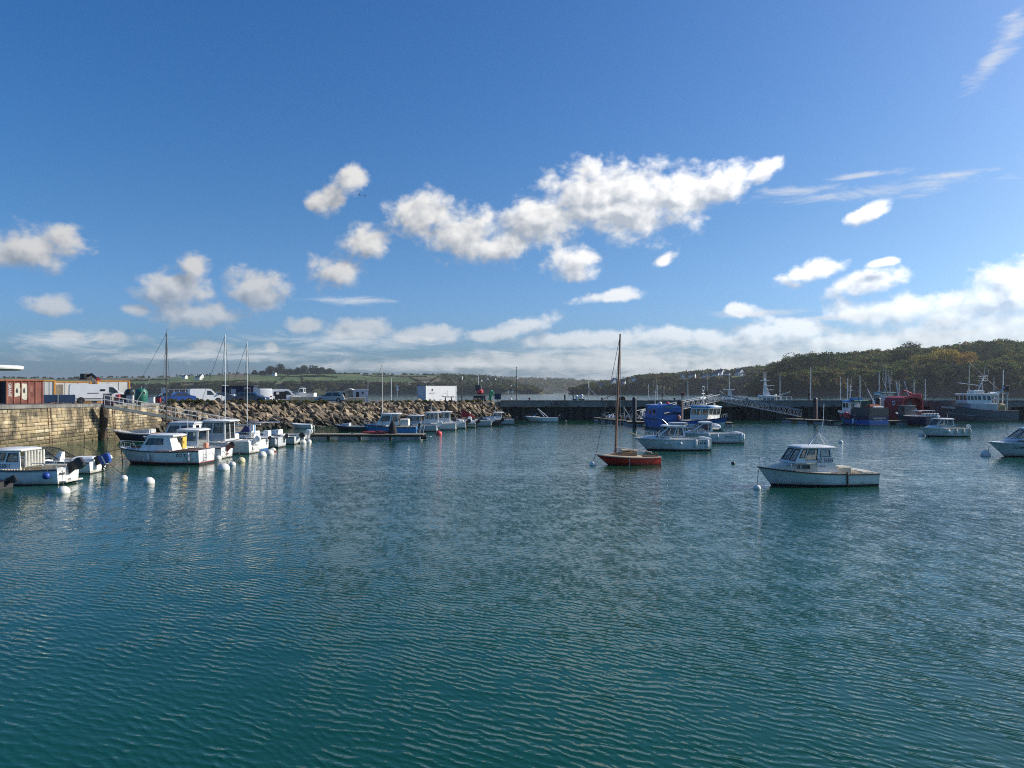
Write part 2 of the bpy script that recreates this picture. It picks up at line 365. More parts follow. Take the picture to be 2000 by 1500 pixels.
def crown(pos, hts, rad, cols, nl, leaf, seed, lobes=7, flat=.75, low=.25):
    """leaf-sized faces spread over lobed crowns; returns quads and colours"""
    r = np.random.default_rng(seed); N = len(pos)
    la = r.random((N, lobes)) * 2*np.pi; lr = np.sqrt(r.random((N, lobes))) * .62; lz = r.random((N, lobes))
    LC = np.stack([np.cos(la)*lr*rad[:, None], np.sin(la)*lr*rad[:, None], (low + (1-low)*(.25+.55*lz*(1-.6*lr)))*hts[:, None]], -1)
    LR = (.34 + .22*r.random((N, lobes))) * rad[:, None]
    LCOL = 1 + .35*(r.random((N, lobes)) - .5)
    k = r.integers(0, lobes, (N, nl)); ii = np.arange(N)[:, None]
    c = LC[ii, k]; rr = LR[ii, k]
    d = r.normal(size=(N, nl, 3)); d[..., 2] = np.abs(d[..., 2]) * np.where(r.random((N, nl)) < .75, 1, -1); d /= np.linalg.norm(d, axis=-1, keepdims=True)
    p = c + d * rr[..., None] * (.75 + .35*r.random((N, nl, 1))) * np.array([1, 1, flat])
    p = p + pos[:, None, :]
    nrm = d + .75*r.normal(size=d.shape); nrm /= np.linalg.norm(nrm, axis=-1, keepdims=True)
    a = np.cross(nrm, r.normal(size=d.shape)); a /= np.linalg.norm(a, axis=-1, keepdims=True); b = np.cross(nrm, a)
    s = leaf * (.6 + .8*r.random((N, nl, 1)))
    V = np.stack([p + a*s, p + b*s*.7, p - a*s*.9, p - b*s*.8], 2).reshape(-1, 3)
    C = cols[:, None, :] * (LCOL[ii, k] * (.8 + .4*r.random((N, nl))))[..., None]
    C = np.repeat(C.reshape(-1, 3), 4, 0)
    return V, np.arange(len(V)).reshape(-1, 4), C
LEAF = mat_attr('foliage', .85, .15, .5, .4)
GROUND = mat_attr('hill_ground', .95, .25, .08)
BARK = mat('bark', (.09, .07, .05), .9, .3, 4, .02)
def wood(name, label, pos, hts, rad, cols, nl, leaf, seed, **kw):
    V, Q, C = crown(pos, hts, rad, cols, nl, leaf, seed, **kw)
    # trunks: a tapered three sided stem under each crown
    N = len(pos); a = np.arange(3) * 2*np.pi/3; ring = np.stack([np.cos(a), np.sin(a), 0*a], -1)
    b = pos[:, None] + ring * (.035*hts)[:, None, None] - np.array([0, 0, .6]); t = pos[:, None] + ring * (.018*hts)[:, None, None] + np.array([0, 0, 1]) * (.6*hts)[:, None, None]
    TV = np.concatenate([b, t], 1).reshape(-1, 3); base = (np.arange(N) * 6)[:, None] + len(V)
    TQ = np.concatenate([base + np.array([j, (j+1) % 3, 3+(j+1) % 3, 3+j]) for j in range(3)])
    o = np_mesh(name, np.concatenate([V, TV]), np.concatenate([Q, TQ]), LEAF, np.concatenate([C, np.tile([.07, .055, .04], (len(TV), 1))]))
    return tag(o, label, kind='stuff')
def tree(label, p, h, rad, c, nl=500, leaf=.7, seed=1, low=.3, flat=.75, lobes=10, group=None, name='tree'):
    t = thing(name, label, 'tree', p, group=group)
    V, Q, C = crown(np.zeros((1, 3)), np.array([h]), np.array([rad]), np.array([c]), nl, leaf, seed, lobes=lobes, low=low, flat=flat)
    o = np_mesh('crown', V, Q, LEAF, C); o.parent = t
    b = MB(); r = random.Random(seed); b.tube([(0,0,-1), (r.uniform(-.2,.2),0,h*.25), (r.uniform(-.4,.4),0,h*.5), (r.uniform(-.5,.5),0,h*.72)], .034*h, 7, r1=.01*h)
    for k in range(5):
        a = r.uniform(0, 6.28); z0 = h * r.uniform(.3, .5); b.tube([(0,0,z0), (math.cos(a)*rad*.35, math.sin(a)*rad*.35, z0+h*.12), (math.cos(a)*rad*.62, math.sin(a)*rad*.62, z0+h*.26)], .014*h, 5, r1=.004*h)
    b.build('trunk', BARK, t)
    return t
def palette(n, cs, w, seed):
    r = np.random.default_rng(seed); c = np.array(cs)[r.choice(len(cs), n, p=np.array(w)/sum(w))]
    return c * (.75 + .5*r.random((n, 1)))
DG, OL, BR, YL, MG = (.026,.038,.018), (.095,.096,.038), (.125,.085,.048), (.19,.135,.032), (.055,.078,.028)

# far left shore: fields above a wooded cliff
hA = Hill([(-500,737),(0,738),(120,740),(220,738),(300,737),(400,734),(440,731),(520,731),(600,729),(680,730),(760,732),(830,733),(900,734),(960,738),(1020,752),(1080,764)], 1250, 1650, [(0,0),(.012,.08),(.03,.2),(.05,.3),(.08,.38),(.3,.56),(.6,.78),(1,1)], 40, 3)
def colA(px, t):
    n = len(px); C = np.tile([.045,.050,.026], (n, 1))
    cx = np.floor(px / 62 + .9*vnoise(px*.004, t*2, 8) + t*1.3).astype(int); cy = np.floor(t*3.2 + .5*vnoise(px*.006, t, 9)).astype(int)
    r = np.random.default_rng(4); pal = np.array([(.085,.125,.040),(.10,.14,.045),(.13,.105,.065),(.07,.105,.036),(.11,.10,.055),(.09,.13,.042),(.12,.14,.055)])
    tab = pal[r.integers(0, len(pal), (97, 13))]
    fld = t > .085
    C[fld] = tab[cx[fld] % 97, cy[fld] % 13]
    rock = (~fld) & (vnoise(px*.06, t*30, 21) > .28); C[rock] = (.17,.14,.10)
    wd = (px > 860) & (t > .05); C[wd] = (.06,.06,.035)
    return C
hA.mesh('hill', 'far shore with green and brown fields above a dark wooded cliff', -500, 1080, 520, 40, colA, GROUND)
def scatter(h, n, p0, p1, t0, t1, seed, keep=None):
    r = np.random.default_rng(seed); px = r.uniform(p0, p1, n); t = r.uniform(t0, t1, n)
    if keep is not None: k = keep(px, t); px, t = px[k], t[k]
    return px, t, h.pos(px, t)
px, t, P = scatter(hA, 2300, -450, 1060, .015, .085, 31, lambda p, t: vnoise(p*.05, t*25, 21) < .32)
wood('woodland', 'dark wooded cliff along the far left shore', P, rng.uniform(3.5, 6, len(P)), rng.uniform(3.2, 5.5, len(P)), palette(len(P), [DG, MG, OL, BR], [5, 2, 2, 1], 2), 36, 1.25, 5)
hx, ht = [], []
r5 = np.random.default_rng(77)
for k in range(30):                                           # hedgerows between the fields
    p0 = r5.uniform(-400, 850); t0 = r5.uniform(.12, .9)
    if r5.random() < .6: n = r5.integers(25, 60); hx.append(p0 + np.linspace(0, r5.uniform(50, 130), n)); ht.append(t0 + np.linspace(0, r5.uniform(-.08, .08), n))
    else: n = r5.integers(12, 24); hx.append(p0 + np.linspace(0, r5.uniform(-20, 25), n)); ht.append(t0 + np.linspace(0, r5.uniform(.2, .4), n))
hx.append(r5.uniform(-450, 1000, 260)); ht.append(r5.uniform(.96, 1.0, 260)); hx.append(r5.uniform(855, 1050, 420)); ht.append(r5.uniform(.08, 1, 420))
hx = np.concatenate(hx); ht = np.clip(np.concatenate(ht), .09, 1); P = hA.pos(hx, ht); n = len(P)
wood('hedgerow_trees', 'hedgerows and skyline trees dividing the far fields', P, np.where(hx > 855, r5.uniform(4, 8, n), np.where(ht > .95, r5.uniform(2.5, 6.5, n), r5.uniform(1.4, 3.2, n))), np.where((hx > 855) | (ht > .95), r5.uniform(2.5, 4.5, n), r5.uniform(1.4, 2.6, n)), palette(n, [DG, MG, OL], [4, 3, 2], 3), 40, 1.0, 6, low=-.25)
for k, (p, tt, h, rad, lb) in enumerate([(512,.9,11,8,'leftmost low pine of the far left skyline clump'),(530,.92,19,13,'tallest round pine of the left clump on the far skyline'),(548,.9,20,13,'broad pine right of the tallest one in the far left clump'),(566,.93,17,12,'pine at the right shoulder of the far left skyline clump'),
        (582,.9,12,9,'low tree in the dip between the two far skyline clumps'),(596,.9,17,11,'first round tree of the right clump on the far skyline'),(612,.93,16,11,'second round tree of the right clump on the far skyline'),(628,.9,13,10,'third tree of the right clump on the far skyline'),(645,.92,10,9,'last low tree of the right clump on the far skyline'),(498,.9,8,6,'small shrubby tree at the left end of the far clump')]):
    tree(lb, Vector(hA.pos(p, tt)), h*1.12, rad*1.18, DG, 1900, 1.05, 40 + k, low=-.3, flat=1.0, lobes=14, group='trees on the far left skyline', name='pine_tree')
# distant middle shore
hB = Hill([(780,736),(860,735),(930,737),(1000,741),(1080,743),(1150,747),(1220,749),(1400,750),(1700,752)], 2500, 3100, [(0,0),(.012,.08),(.05,.2),(.3,.5),(1,1)], 60, 5)
hB.mesh('distant_hill', 'distant low wooded hill across the bay', 780, 1700, 200, 20, lambda p, t: np.tile([.07,.07,.04], (len(p), 1)), GROUND)
px, t, P = scatter(hB, 1900, 790, 1690, .02, 1, 32)
wood('distant_woodland', 'distant woods across the bay', P, rng.uniform(9, 16, len(P)), rng.uniform(7, 12, len(P)), palette(len(P), [MG, OL, BR], [3, 3, 2], 4), 30, 2.4, 7)
# middle headland with the white houses
hC = Hill([(1110,768),(1150,758),(1200,750),(1250,742),(1300,737),(1350,733),(1400,730),(1450,727),(1500,720),(1560,712),(1700,702),(1900,700)], 1040, 1300, [(0,0),(.012,.14),(.03,.4),(.05,.58),(.08,.66),(.25,.74),(.6,.88),(1,1)], 25, 7)
def colC(px, t):
    C = np.tile([.045,.047,.026], (len(px), 1)); g = (px > 1425) & (px < 1450) & (t > .1) & (t < .4); C[g] = (.12,.15,.05)
    return C
hC.mesh('headland', 'middle headland of dark woods above a cliff', 1110, 1900, 330, 26, colC, GROUND)
px, t, P = scatter(hC, 2300, 1130, 1850, .012, 1, 33, lambda p, t: ~((p > 1325) & (p < 1460) & (t > .05) & (t < .34)) & ~((p > 1165) & (p < 1248) & (t > .04) & (t < .2)) & ((t < .1) | (vnoise(p*.05, t*6, 5) > -.25)))
ex = scatter(hC, 1100, 1115, 1850, .004, .09, 36, lambda p, t: ~((t > .045) & (((p > 1325) & (p < 1460)) | ((p > 1165) & (p < 1248))))); P = np.concatenate([P, ex[2]])
wood('headland_woodland', 'dark woods covering the middle headland', P, rng.uniform(5, 10, len(P)), rng.uniform(3.5, 6.5, len(P)), palette(len(P), [DG, MG, OL, BR], [4, 2, 3, 2], 5), 52, 1.15, 8)
# near right hill
hD = Hill([(1462,769),(1476,760),(1490,745),(1510,727),(1540,712),(1580,706),(1640,704),(1700,699),(1760,692),(1800,691),(1850,690),(1900,681),(1960,678),(2050,676),(2200,668),(2500,690)], 640, 860, [(0,0),(.012,.1),(.03,.22),(.05,.3),(.1,.36),(.3,.5),(.6,.74),(1,1)], 14, 9, [(1460,90),(1500,40),(1560,0),(2500,0)])
def gold(p, t): return (p > 1785) & (p < 1905) & (t > .16) & (t < .32)
def clear(p, t): return ((p > 1632) & (p < 1722) & (t > .10) & (t < .24)) | ((p > 1925) & (p < 1945) & (t > .3) & (t < .42))
def colD(px, t):
    C = np.tile([.040,.042,.022], (len(px), 1)); C[clear(px, t)] = (.13,.17,.045); C[(t < .035)] = (.05,.045,.035)
    return C
hD.mesh('wooded_hill', 'near right hill with autumn woods', 1462, 2500, 360, 40, colD, GROUND)
px, t, P = scatter(hD, 3000, 1466, 2460, .012, 1.0, 34, lambda p, t: ~clear(p, t) & ~gold(p, t))
ex = scatter(hD, 1300, 1468, 2460, .006, .12, 35, lambda p, t: ~clear(p, t)); px = np.concatenate([px, ex[0]]); t = np.concatenate([t, ex[1]]); P = np.concatenate([P, ex[2]])
kindD = vnoise(px*.012, t*5, 55)
cD = palette(len(P), [DG, MG, OL, BR], [3, 4, 4, 2], 6)
cD *= np.array([.95, 1.1, 1.05])
cD[kindD < -.25] = palette(int((kindD < -.25).sum()), [DG], [1], 7); cD[kindD > .42] = palette(int((kindD > .42).sum()), [OL, BR], [2, 1], 8)
wood('hillside_woodland', 'autumn woods covering the right hill', P, rng.uniform(6, 12.5, len(P)), rng.uniform(3.4, 6.8, len(P)), cD, 130, .72, 9)
for k, (p, tt, h, rad, c, lf, lb) in enumerate([
        (1845,.30,20,15,(.25,.185,.045),1500,'large golden autumn tree standing out on the right hill'),(1806,.29,16,13,(.19,.16,.05),1200,'yellowing tree just left of the large golden one'),(1882,.31,18,13,(.25,.15,.045),1200,'orange brown tree just right of the large golden one'),
        (1765,.38,19,11,(.018,.028,.014),1300,'dark round pine alone amid brown woods left of the golden tree'),
        (1516,.30,20,11,(.022,.032,.017),800,'dark pine at the seaward tip of the right hill'),(1545,.32,22,12,(.024,.034,.018),800,'second dark pine from the tip of the right hill'),(1580,.30,22,12,(.024,.036,.018),800,'third dark pine from the tip of the right hill'),(1618,.34,25,12,(.026,.038,.02),800,'tall dark pine on the skyline above the blue trawler'),
        (1713,.97,15,5,(.05,.06,.03),400,'slim lone tree sticking up from the right skyline'),(1778,.97,15,11,(.030,.040,.02),700,'domed dark tree on the skyline above the lone pine'),(1570,.14,9,7,(.065,.07,.03),600,'olive tree low on the slope below the dark pines')]):
    tree(lb, Vector(hD.pos(p, tt)), h, rad, c, lf, .62, 60 + k, low=.2, group='large trees of the right hill', name='pine_tree' if 'pine' in lb else 'tree')
# ---------------------------------------------------------------- far houses
HW2 = mat('grey_render', (.42,.41,.38), .85, .1, .3)  # greyer and darker than the other house walls
HW, HR_, HG = mat('house_render', (.78,.77,.73), .85, .06, .3), mat('slate', (.07,.075,.085), .6, .2, .6), mat('house_window', (.04,.05,.06), .15)
def house(p, w, dpt, h, rz, label, gable=True, group='white houses on the far shores', HW=HW):
    t = thing('house', label, 'house', p, rz, group)
    b = MB(); rh = h + w*.5
    b.prism([(-w/2,-2),(w/2,-2),(w/2,h),(0,rh),(-w/2,h)], -dpt/2, dpt/2, 'y'); b.build('wall', HW, t)
    r = MB(); e = .25
    for sx in (-1, 1): r.add([(sx*(w/2+.3),-dpt/2-e,h-.25),(sx*(w/2+.3),dpt/2+e,h-.25),(0,dpt/2+e,rh+.12),(0,-dpt/2-e,rh+.12),(sx*(w/2+.3),-dpt/2-e,h-.05),(sx*(w/2+.3),dpt/2+e,h-.05),(0,dpt/2+e,rh+.35),(0,-dpt/2-e,rh+.35)],
        [(0,1,2,3),(4,5,6,7),(0,1,5,4),(2,3,7,6),(0,3,7,4),(1,2,6,5)])
    ro = r.build('roof', HR_, t)
    cb = MB(); cb.box((-.45, dpt/2-.9, rh-.4), (.45, dpt/2-.1, rh+1.3)); cb.build('chimney', HW, ro)
    for x in (-w*.22, w*.22):
        q = MB(); q.box((x-.45, -dpt/2-.06, h*.35), (x+.45, -dpt/2-.01, h*.35+1.3)); q.build('window', HG, t)
for k, (p, tt, w, dp, h, rz, lb) in enumerate([(1352,.16,5.5,9,4.5,62,'leftmost bright white gable above the middle cliff'),(1379,.16,5.5,9,4.5,66,'second white gable above the middle cliff'),(1397,.17,5.5,9,5.5,64,'third white gable above the middle cliff, tallest'),(1407,.24,8,10,6.5,40,'large white villa behind the row of gables'),(1419,.17,5,9,5,68,'rightmost white gable of the row above the middle cliff'),
        (1331,.2,7,11,3.5,10,'long low pale house at the left end of the cliff houses'),(1444,.36,9,11,5,30,'pale house higher up right of the gable row')]):
    house(Vector(hC.pos(p, tt)), w, dp, h, rz, lb)
for k, (p, tt, w, dp, h, rz, lb) in enumerate([(1174,.1,7,14,4,80,'white flat-looking house low on the middle headland, leftmost'),(1200,.11,10,8,6,20,'square pale house beside the red boat mast'),(1215,.2,6,9,4,70,'small white house just right of the mast'),(1236,.09,9,14,4,5,'grey terrace low on the middle headland')]):
    house(Vector(hC.pos(p, tt)), w, dp, h, rz, lb)
for k, (p, tt, w, dp, h, rz, lb) in enumerate([(361,.62,8,12,5,60,'left white house among the far left fields'),(388,.5,9,14,5,70,'white farmhouse right of the other one in the far left fields'),(393,.66,7,9,6,62,'taller white gable behind the farmhouse in the far left fields'),(536,.72,8,10,5,65,'white house glimpsed under the far skyline pines'),
        (905,.12,9,13,5,62,'white house low among trees behind the lamp post'),(938,.3,10,12,6,60,'pale house on the wooded slope left of the tall mast'),(965,.6,10,12,6,64,'pale house near the skyline left of the tall mast'),(995,.1,8,12,6,66,'white waterside house left of the tall mast'),(1007,.08,8,12,7,66,'white waterside house at the foot of the tall mast'),(950,.5,9,12,6,50,'pale house in the middle of the wooded slope')]):
    k_ = .55 if p > 850 else .8
    house(Vector(hA.pos(p, tt)), w*k_, dp*k_, h*k_, rz, lb, HW=HW2 if p > 850 else HW)
def lookout():
    p = Vector(hC.pos(1538, .98)); p.z += 3
    t = thing('lookout_tower', 'small stepped tower on the skyline left of the dark pines', 'tower', p)
    b = MB(); b.box((-7,-4,-8), (7,4,2)); b.box((-3,-3,2), (3,3,5)); b.box((-1,-1,5), (1,1,8)); b.build('wall', HW, t)
    b = MB(); b.lathe([(1.4,8),(.05,10.5)], n=8); b.tube([(0,0,10),(0,0,14)], .15); b.build('roof', HR_, t)
lookout()
# ================================================================ quay, breakwater, jetty
STONE = []
for k, c in enumerate([(.46,.36,.21), (.52,.42,.26), (.40,.31,.18), (.33,.27,.18), (.56,.47,.31)]):
    STONE.append(mat('quay_stone_%d' % k, c, .9, .3, 1.1, .02, dirt=(.07,.055,.035), dscale=.8, damt=.75))
def stain(m, tone=(.085,.07,.045), wet=(.075,.06,.03)):
    T = NT(m.node_tree); b = T.n['Principled BSDF']; src = b.inputs['Base Color'].links[0].from_socket
    pos = T.new('ShaderNodeNewGeometry').outputs['Position']
    run = T.noise(T.mapping(pos, scale=(1, .9, .16)), 1.0, 6, .62, .5); pat = T.noise(T.mapping(pos, (3, 8, 2), scale=(1, .35, .8)), .55, 5, .6, .6)
    f = T.math('ADD', T.ramp(run, .43, .62, 0, .8), T.ramp(pat, .44, .60, 0, .7), clamp=True)
    c1 = T.mix(f, src, (*tone, 1)); z = T.new('ShaderNodeSeparateXYZ'); T.put(z.inputs[0], pos)
    tide = T.ramp(T.math('ADD', z.outputs[2], T.math('MULTIPLY', T.math('SUBTRACT', pat, .5), 1.6)), .2, 1.0, .8, 0)
    T.put(b.inputs['Base Color'], T.mix(tide, c1, (*wet, 1)))
for m_ in STONE: stain(m_)
WEED = mat('weedy_stone', (.20,.165,.09), .85, .35, 1.3, .02, dirt=(.04,.035,.018), dscale=.9, damt=.8)
MORTAR = mat('mortar', (.17,.135,.085), .95, .3, .8, .02)
TAR = mat('quay_asphalt', (.10,.097,.09), .9, .25, .5, .01, dirt=(.17,.15,.12), dscale=.15, damt=.5)
CONC = mat('old_concrete', (.21,.20,.18), .9, .25, .7, .02, dirt=(.05,.05,.045), dscale=.5, damt=.7)
CONCD = mat('dark_concrete', (.060,.060,.050), .9, .3, .6, .03, dirt=(.012,.014,.012), dscale=.5, damt=.8)  # darker than the deck slab, for the wall and piers below it
STEEL = mat('galvanised', (.42,.43,.44), .45, .2, 4, metal=.6)
DSTEEL = mat('dark_steel', (.05,.05,.05), .6, .3, 3, metal=.2)
RUST = mat('rusty_iron', (.10,.05,.03), .85, .4, 5)
WOODD = mat('wet_timber', (.075,.055,.035), .85, .35, 3, .02, stretch=(4, 4, .6))
WHITE = mat('white_gelcoat', (.78,.78,.75), .3, .05, 1.5, dirt=(.40,.35,.26), dscale=1.3, damt=.5, coat=.3)
WHITE2 = mat('white_paint', (.80,.80,.78), .5, .06, 1.5, dirt=(.5,.47,.4), dscale=.9, damt=.35)
CREAM = mat('cream_gelcoat', (.66,.59,.45), .45, .1, 2, dirt=(.36,.30,.22), dscale=1.2, damt=.4)
BLACK = mat('black_plastic', (.018,.018,.02), .4, .2, 3)
RUBBER = mat('rubber', (.03,.03,.03), .75, .3, 4)
ROPE = mat('rope', (.09,.09,.08), .9, .3, 8)
ALU = mat('aluminium', (.62,.63,.65), .32, .1, 4, metal=.8)
REDP = mat('red_paint', (.42,.03,.03), .5, .2, 2, dirt=(.2,.06,.05), dscale=1, damt=.4)
ORANGE = mat('orange_paint', (.75,.32,.03), .5, .15, 2)
GLASS = glass('window_glass'); GLASSD = glass('dark_window_glass', (.22,.25,.27), .5)

QPTS = [(40,3.85),(62,3.78),(92,3.5),(110,3.25),(132,3.16),(160,3.16)]
def qz(d): return float(lerp_list(d, QPTS))
W0, W1, B1 = Vector((-41.2, 40, 0)), Vector((-43.0, 93, 0)), Vector((-1.2, 128, 0))
bdir = (B1 - W1).normalized(); bn = Vector((-bdir.y, bdir.x, 0))       # along the breakwater, and inland from it
SL = 4.2
# quay surface
edge = [W0, W1] + [W1 + bdir * s + bn * SL for s in (1.5, 14, 27, 40, 50)] + [Vector((-1.5, 131.2, 0))]
back = [Vector((-1.5, 141, 0)), Vector((-12, 141.5, 0)), Vector((-30, 146, 0)), Vector((-60, 165, 0)), Vector((-120, 190, 0)), Vector((-190, 150, 0)), Vector((-190, 40, 0))]
q = MB(); ring = edge + back
top = [(p.x, p.y, qz(p.y)) for p in ring]; bot = [(p.x, p.y, -1) for p in ring]
q.v = top + bot; n = len(ring); q.f = [tuple(range(n))]; q.m = [0]
for i in range(n): j = (i + 1) % n; q.f.append((i, j, n + j, n + i)); q.m.append(1)
me_q = q
bpy_q = q.build('quay', [TAR, CONC]); tag(bpy_q, 'asphalt quay surface above the stone wall', kind='structure')
import bmesh
bm = bmesh.new(); bm.from_mesh(bpy_q.data); bmesh.ops.triangulate(bm, faces=[f for f in bm.faces if len(f.verts) > 4]); bm.to_mesh(bpy_q.data); bm.free()

# quay wall of stone blocks, with a coping course; battered slightly
wall = thing('quay_wall', 'tall stained stone block quay wall on the left', 'wall', W0)
wdir = (W1 - W0).normalized(); wn = Vector((wdir.y, -wdir.x, 0)); WL = (W1 - W0).length
def wpt(s, z, out=0.):
    p = wdir * s + wn * (out + .25 - z * .06); return Vector((p.x, p.y, z))
core = MB(); k = 12
core.loft([[tuple(wpt(WL*i/k, z, -.06)) for i in range(k + 1)] for z in (-1.0, 1.2, 2.4)] + [[tuple(wpt(WL*i/k, qz(W0.y + (W1.y - W0.y)*i/k) - .28, -.06)) for i in range(k + 1)]], closed=False)
core.build('mortar_bed', MORTAR, wall)
rs = random.Random(3)
def block_mesh(seed):
    r = random.Random(seed); j = lambda a: a + r.uniform(-.035, .035)
    b = MB(); o = []
    for x, z in ((-.5,-.5),(.5,-.5),(.5,.5),(-.5,.5)): o.append((x, z))
    back_ = [(x, -.5, z) for x, z in o]; mid = [(x*.985, .35, z*.97) for x, z in o]; fr = [(j(x*.86), .5 + r.uniform(-.12, .12), j(z*.80)) for x, z in o]
    b.loft([back_, mid, fr]); me = b.build('stone', STONE[0]); d = me.data; bpy.data.objects.remove(me); return d
BLK = []
for k in range(6):
    for mi in range(len(STONE) + 1):
        d = block_mesh(k) if mi == 0 else BLK[k * (len(STONE) + 1)].copy()
        d.materials.clear(); d.materials.append(STONE[mi] if mi < len(STONE) else WEED); BLK.append(d)
cnt = 0; far = MB()
zc = [-.1, .24, .58, .90, 1.24, 1.55, 1.88, 2.18, 2.5, 2.8, 3.12, 3.4]
cells = []
for i in range(len(zc)):
    s = rs.uniform(0, .8)
    while s < WL - .2:
        w = rs.choice((.55, .8, 1.0, 1.2, 1.5)) * rs.uniform(.85, 1.15); ytop = qz(W0.y + (W1.y - W0.y) * s / WL) - .3
        z0 = zc[i]; z1 = zc[i + 1] if i < len(zc) - 1 else ytop
        z1 = min(z1, ytop)
        if z1 - z0 > .12:
            k = rs.randrange(6); mi = len(STONE) if (z0 < .5 and rs.random() < .75) or (z0 < 1 and rs.random() < .35) else rs.choice([0, 0, 1, 2, 2, 3, 4])
            if cnt < 300 and s > 15.5:
                o = bpy.data.objects.new('stone', BLK[k * (len(STONE) + 1) + mi]); col.objects.link(o); o.parent = wall
                o.location = wpt(s + w/2, (z0 + z1) / 2); o.scale = (w - .025, .22, z1 - z0 - .025)
                o.rotation_euler.z = math.atan2(wdir.y, wdir.x) + math.pi
                cnt += 1
            else:
                c_ = wpt(s + w/2, (z0 + z1)/2); h = (z1 - z0)/2 - .012; a = wdir * (w/2 - .012); f_ = wn * .1
                far.loft([[tuple(c_ + sx*a + f_*e + Vector((0, 0, sz*h))) for sx, sz in ((-1,-1),(1,-1),(1,1),(-1,1))] for e in (-1, rs.uniform(.75, 1.15))], mi=min(mi, 4))
        s += w
if far.v: fo = far.build('stone_courses', STONE, wall); fo['kind'] = 'stuff'
for k in range(30):                                    # coping stones
    s0, s1 = WL * k / 30, WL * (k + 1) / 30 - .03
    z0, z1 = qz(W0.y + (W1.y - W0.y) * s0 / WL), qz(W0.y + (W1.y - W0.y) * s1 / WL)
    cb = MB(); ins, ou = wn * -.75, wn * .14
    cb.loft([[tuple(wdir*s + wn*(.06) + e + Vector((0, 0, z + dz))) for e, dz in ((ins, -.28), (ou, -.28), (ou, .03), (ins, .05))] for s, z in ((s0, z0), (s1, z1))])
    cb.build('coping_stone', CONC, wall)
# parts fixed to the wall: ladders, timber fender pile
def on_wall(px, z=0.):
    """where the sight line through photo column px meets the wall face"""
    t = (px - 1000) / F; A, B = W0, W1 - W0
    s = (t * A.y - A.x) / (B.x - t * B.y); return s * WL
def ladder(px, label):
    s = on_wall(px); t = thing('wall_ladder', label, 'ladder', W0 + wpt(s, 0, .12), 0)
    rz = math.atan2(wdir.y, wdir.x); top_ = qz(W0.y + s) - .1
    for e in (-.22, .22):
        b = MB(); b.tube([tuple(wdir*e + wn*(-z*.06) + Vector((0, 0, z))) for z in (-.6, top_*.5, top_)], .035); b.build('rail', RUST, t)
    for k in range(11):
        z = .1 + k * (top_ - .25) / 10; b = MB(); b.tube([tuple(wdir*e + wn*(-z*.06) + Vector((0, 0, z))) for e in (-.22, .22)], .022); b.build('rung', RUST, t)
ladder(92, 'rusty ladder on the stone wall left of the timber pile')
ladder(218, 'rusty ladder on the stone wall right of the timber pile')
s = on_wall(192); pile_t = thing('timber_pile', 'dark leaning timber pile against the stone wall under the gangway', 'pile', W0 + wpt(s, 0, .5))
b = MB(); b.tube([(0, -.6, -1), (0, -.3, 1.2), tuple(wn*-.25 + Vector((0, .45, 3.4)))], .32, 8); b.build('trunk', WOODD, pile_t, True)
b = MB(); b.tube([tuple(wn*-.25 + Vector((0, .45, 3.38))), tuple(wn*-.25 + Vector((0, .47, 3.5)))], .35, 8); b.build('cap', DSTEEL, pile_t)

# ---------------------------------------------------------------- rubble breakwater
bw = thing('breakwater', 'sloping rubble breakwater of brown rocks below the car park', 'breakwater', W1)
ROCK = []
for k, c in enumerate([(.24,.18,.115), (.29,.22,.145), (.16,.125,.09), (.38,.30,.195), (.21,.165,.115)]): ROCK.append(mat('rubble_%d' % k, c, .92, .35, 1.2, .05, dirt=(.06,.05,.035), dscale=1.4, damt=.6))
WROCK = mat('wet_rubble', (.060,.052,.036), .8, .4, 1.3, .05, dirt=(.02,.02,.012), dscale=1.5, damt=.7)
BL = (B1 - W1).length
core = MB()
core.loft([[tuple(bdir*(BL*i/10) + bn*o + Vector((0, 0, z))) for i in range(11)] for o, z in ((-1.0, -1.2), (0, -.15), (2, 1.4))] + [[tuple(bdir*(BL*i/10) + bn*(SL) + Vector((0, 0, qz(W1.y + 3 + (B1.y - W1.y)*i/10) - .25))) for i in range(11)]], closed=False)
core.build('rubble_core', mat('rubble_core', (.06,.05,.038), .95, .3, 1.5), bw)
def rock_mesh(seed, m):
    r = random.Random(seed); bm = bmesh.new()
    for i in range(13):
        v = Vector((r.gauss(0,1), r.gauss(0,1), r.gauss(0,1))).normalized(); mx = max(abs(v.x), abs(v.y), abs(v.z))
        v = v / (mx ** .6) * r.uniform(.42, .56); bm.verts.new(v)
    res = bmesh.ops.convex_hull(bm, input=bm.verts)
    bmesh.ops.delete(bm, geom=[g for g in res['geom_interior'] if isinstance(g, bmesh.types.BMVert)], context='VERTS')
    me = bpy.data.meshes.new('rock'); bm.to_mesh(me); bm.free(); me.materials.append(m); return me
RM = [[rock_mesh(k, m) for m in ROCK + [WROCK]] for k in range(10)]
rr = random.Random(12); rocks = []
for i in range(2300):
    s = rr.uniform(-.8, BL + 1.2); f_ = rr.random() ** .9
    top_ = qz(W1.y + 3 + (B1.y - W1.y) * s / BL) - .2
    off = -.4 + f_ * (SL + .5); z = -.15 + (top_ + .12) * min(1, f_ * 1.02)
    big = rr.choice((.24, .3, .36, .42, .5, .6, .8, 1.05) if rr.random() < .93 else (1.2,)); rocks.append((big, s, off, z, f_))
for k in range(26):                                          # where the rubble runs down beside the stone wall and round the jetty root
    rocks.append((rr.uniform(.8, 1.3), rr.uniform(-2.2, 1.), rr.uniform(-1.2, 1.5), rr.uniform(-.1, 1.1), .2))
    rocks.append((rr.uniform(.7, 1.2), BL + rr.uniform(-1.5, 1.6), rr.uniform(-1.0, 1.8), rr.uniform(-.1, .9), .2))
rocks.sort(reverse=True); restv = MB()
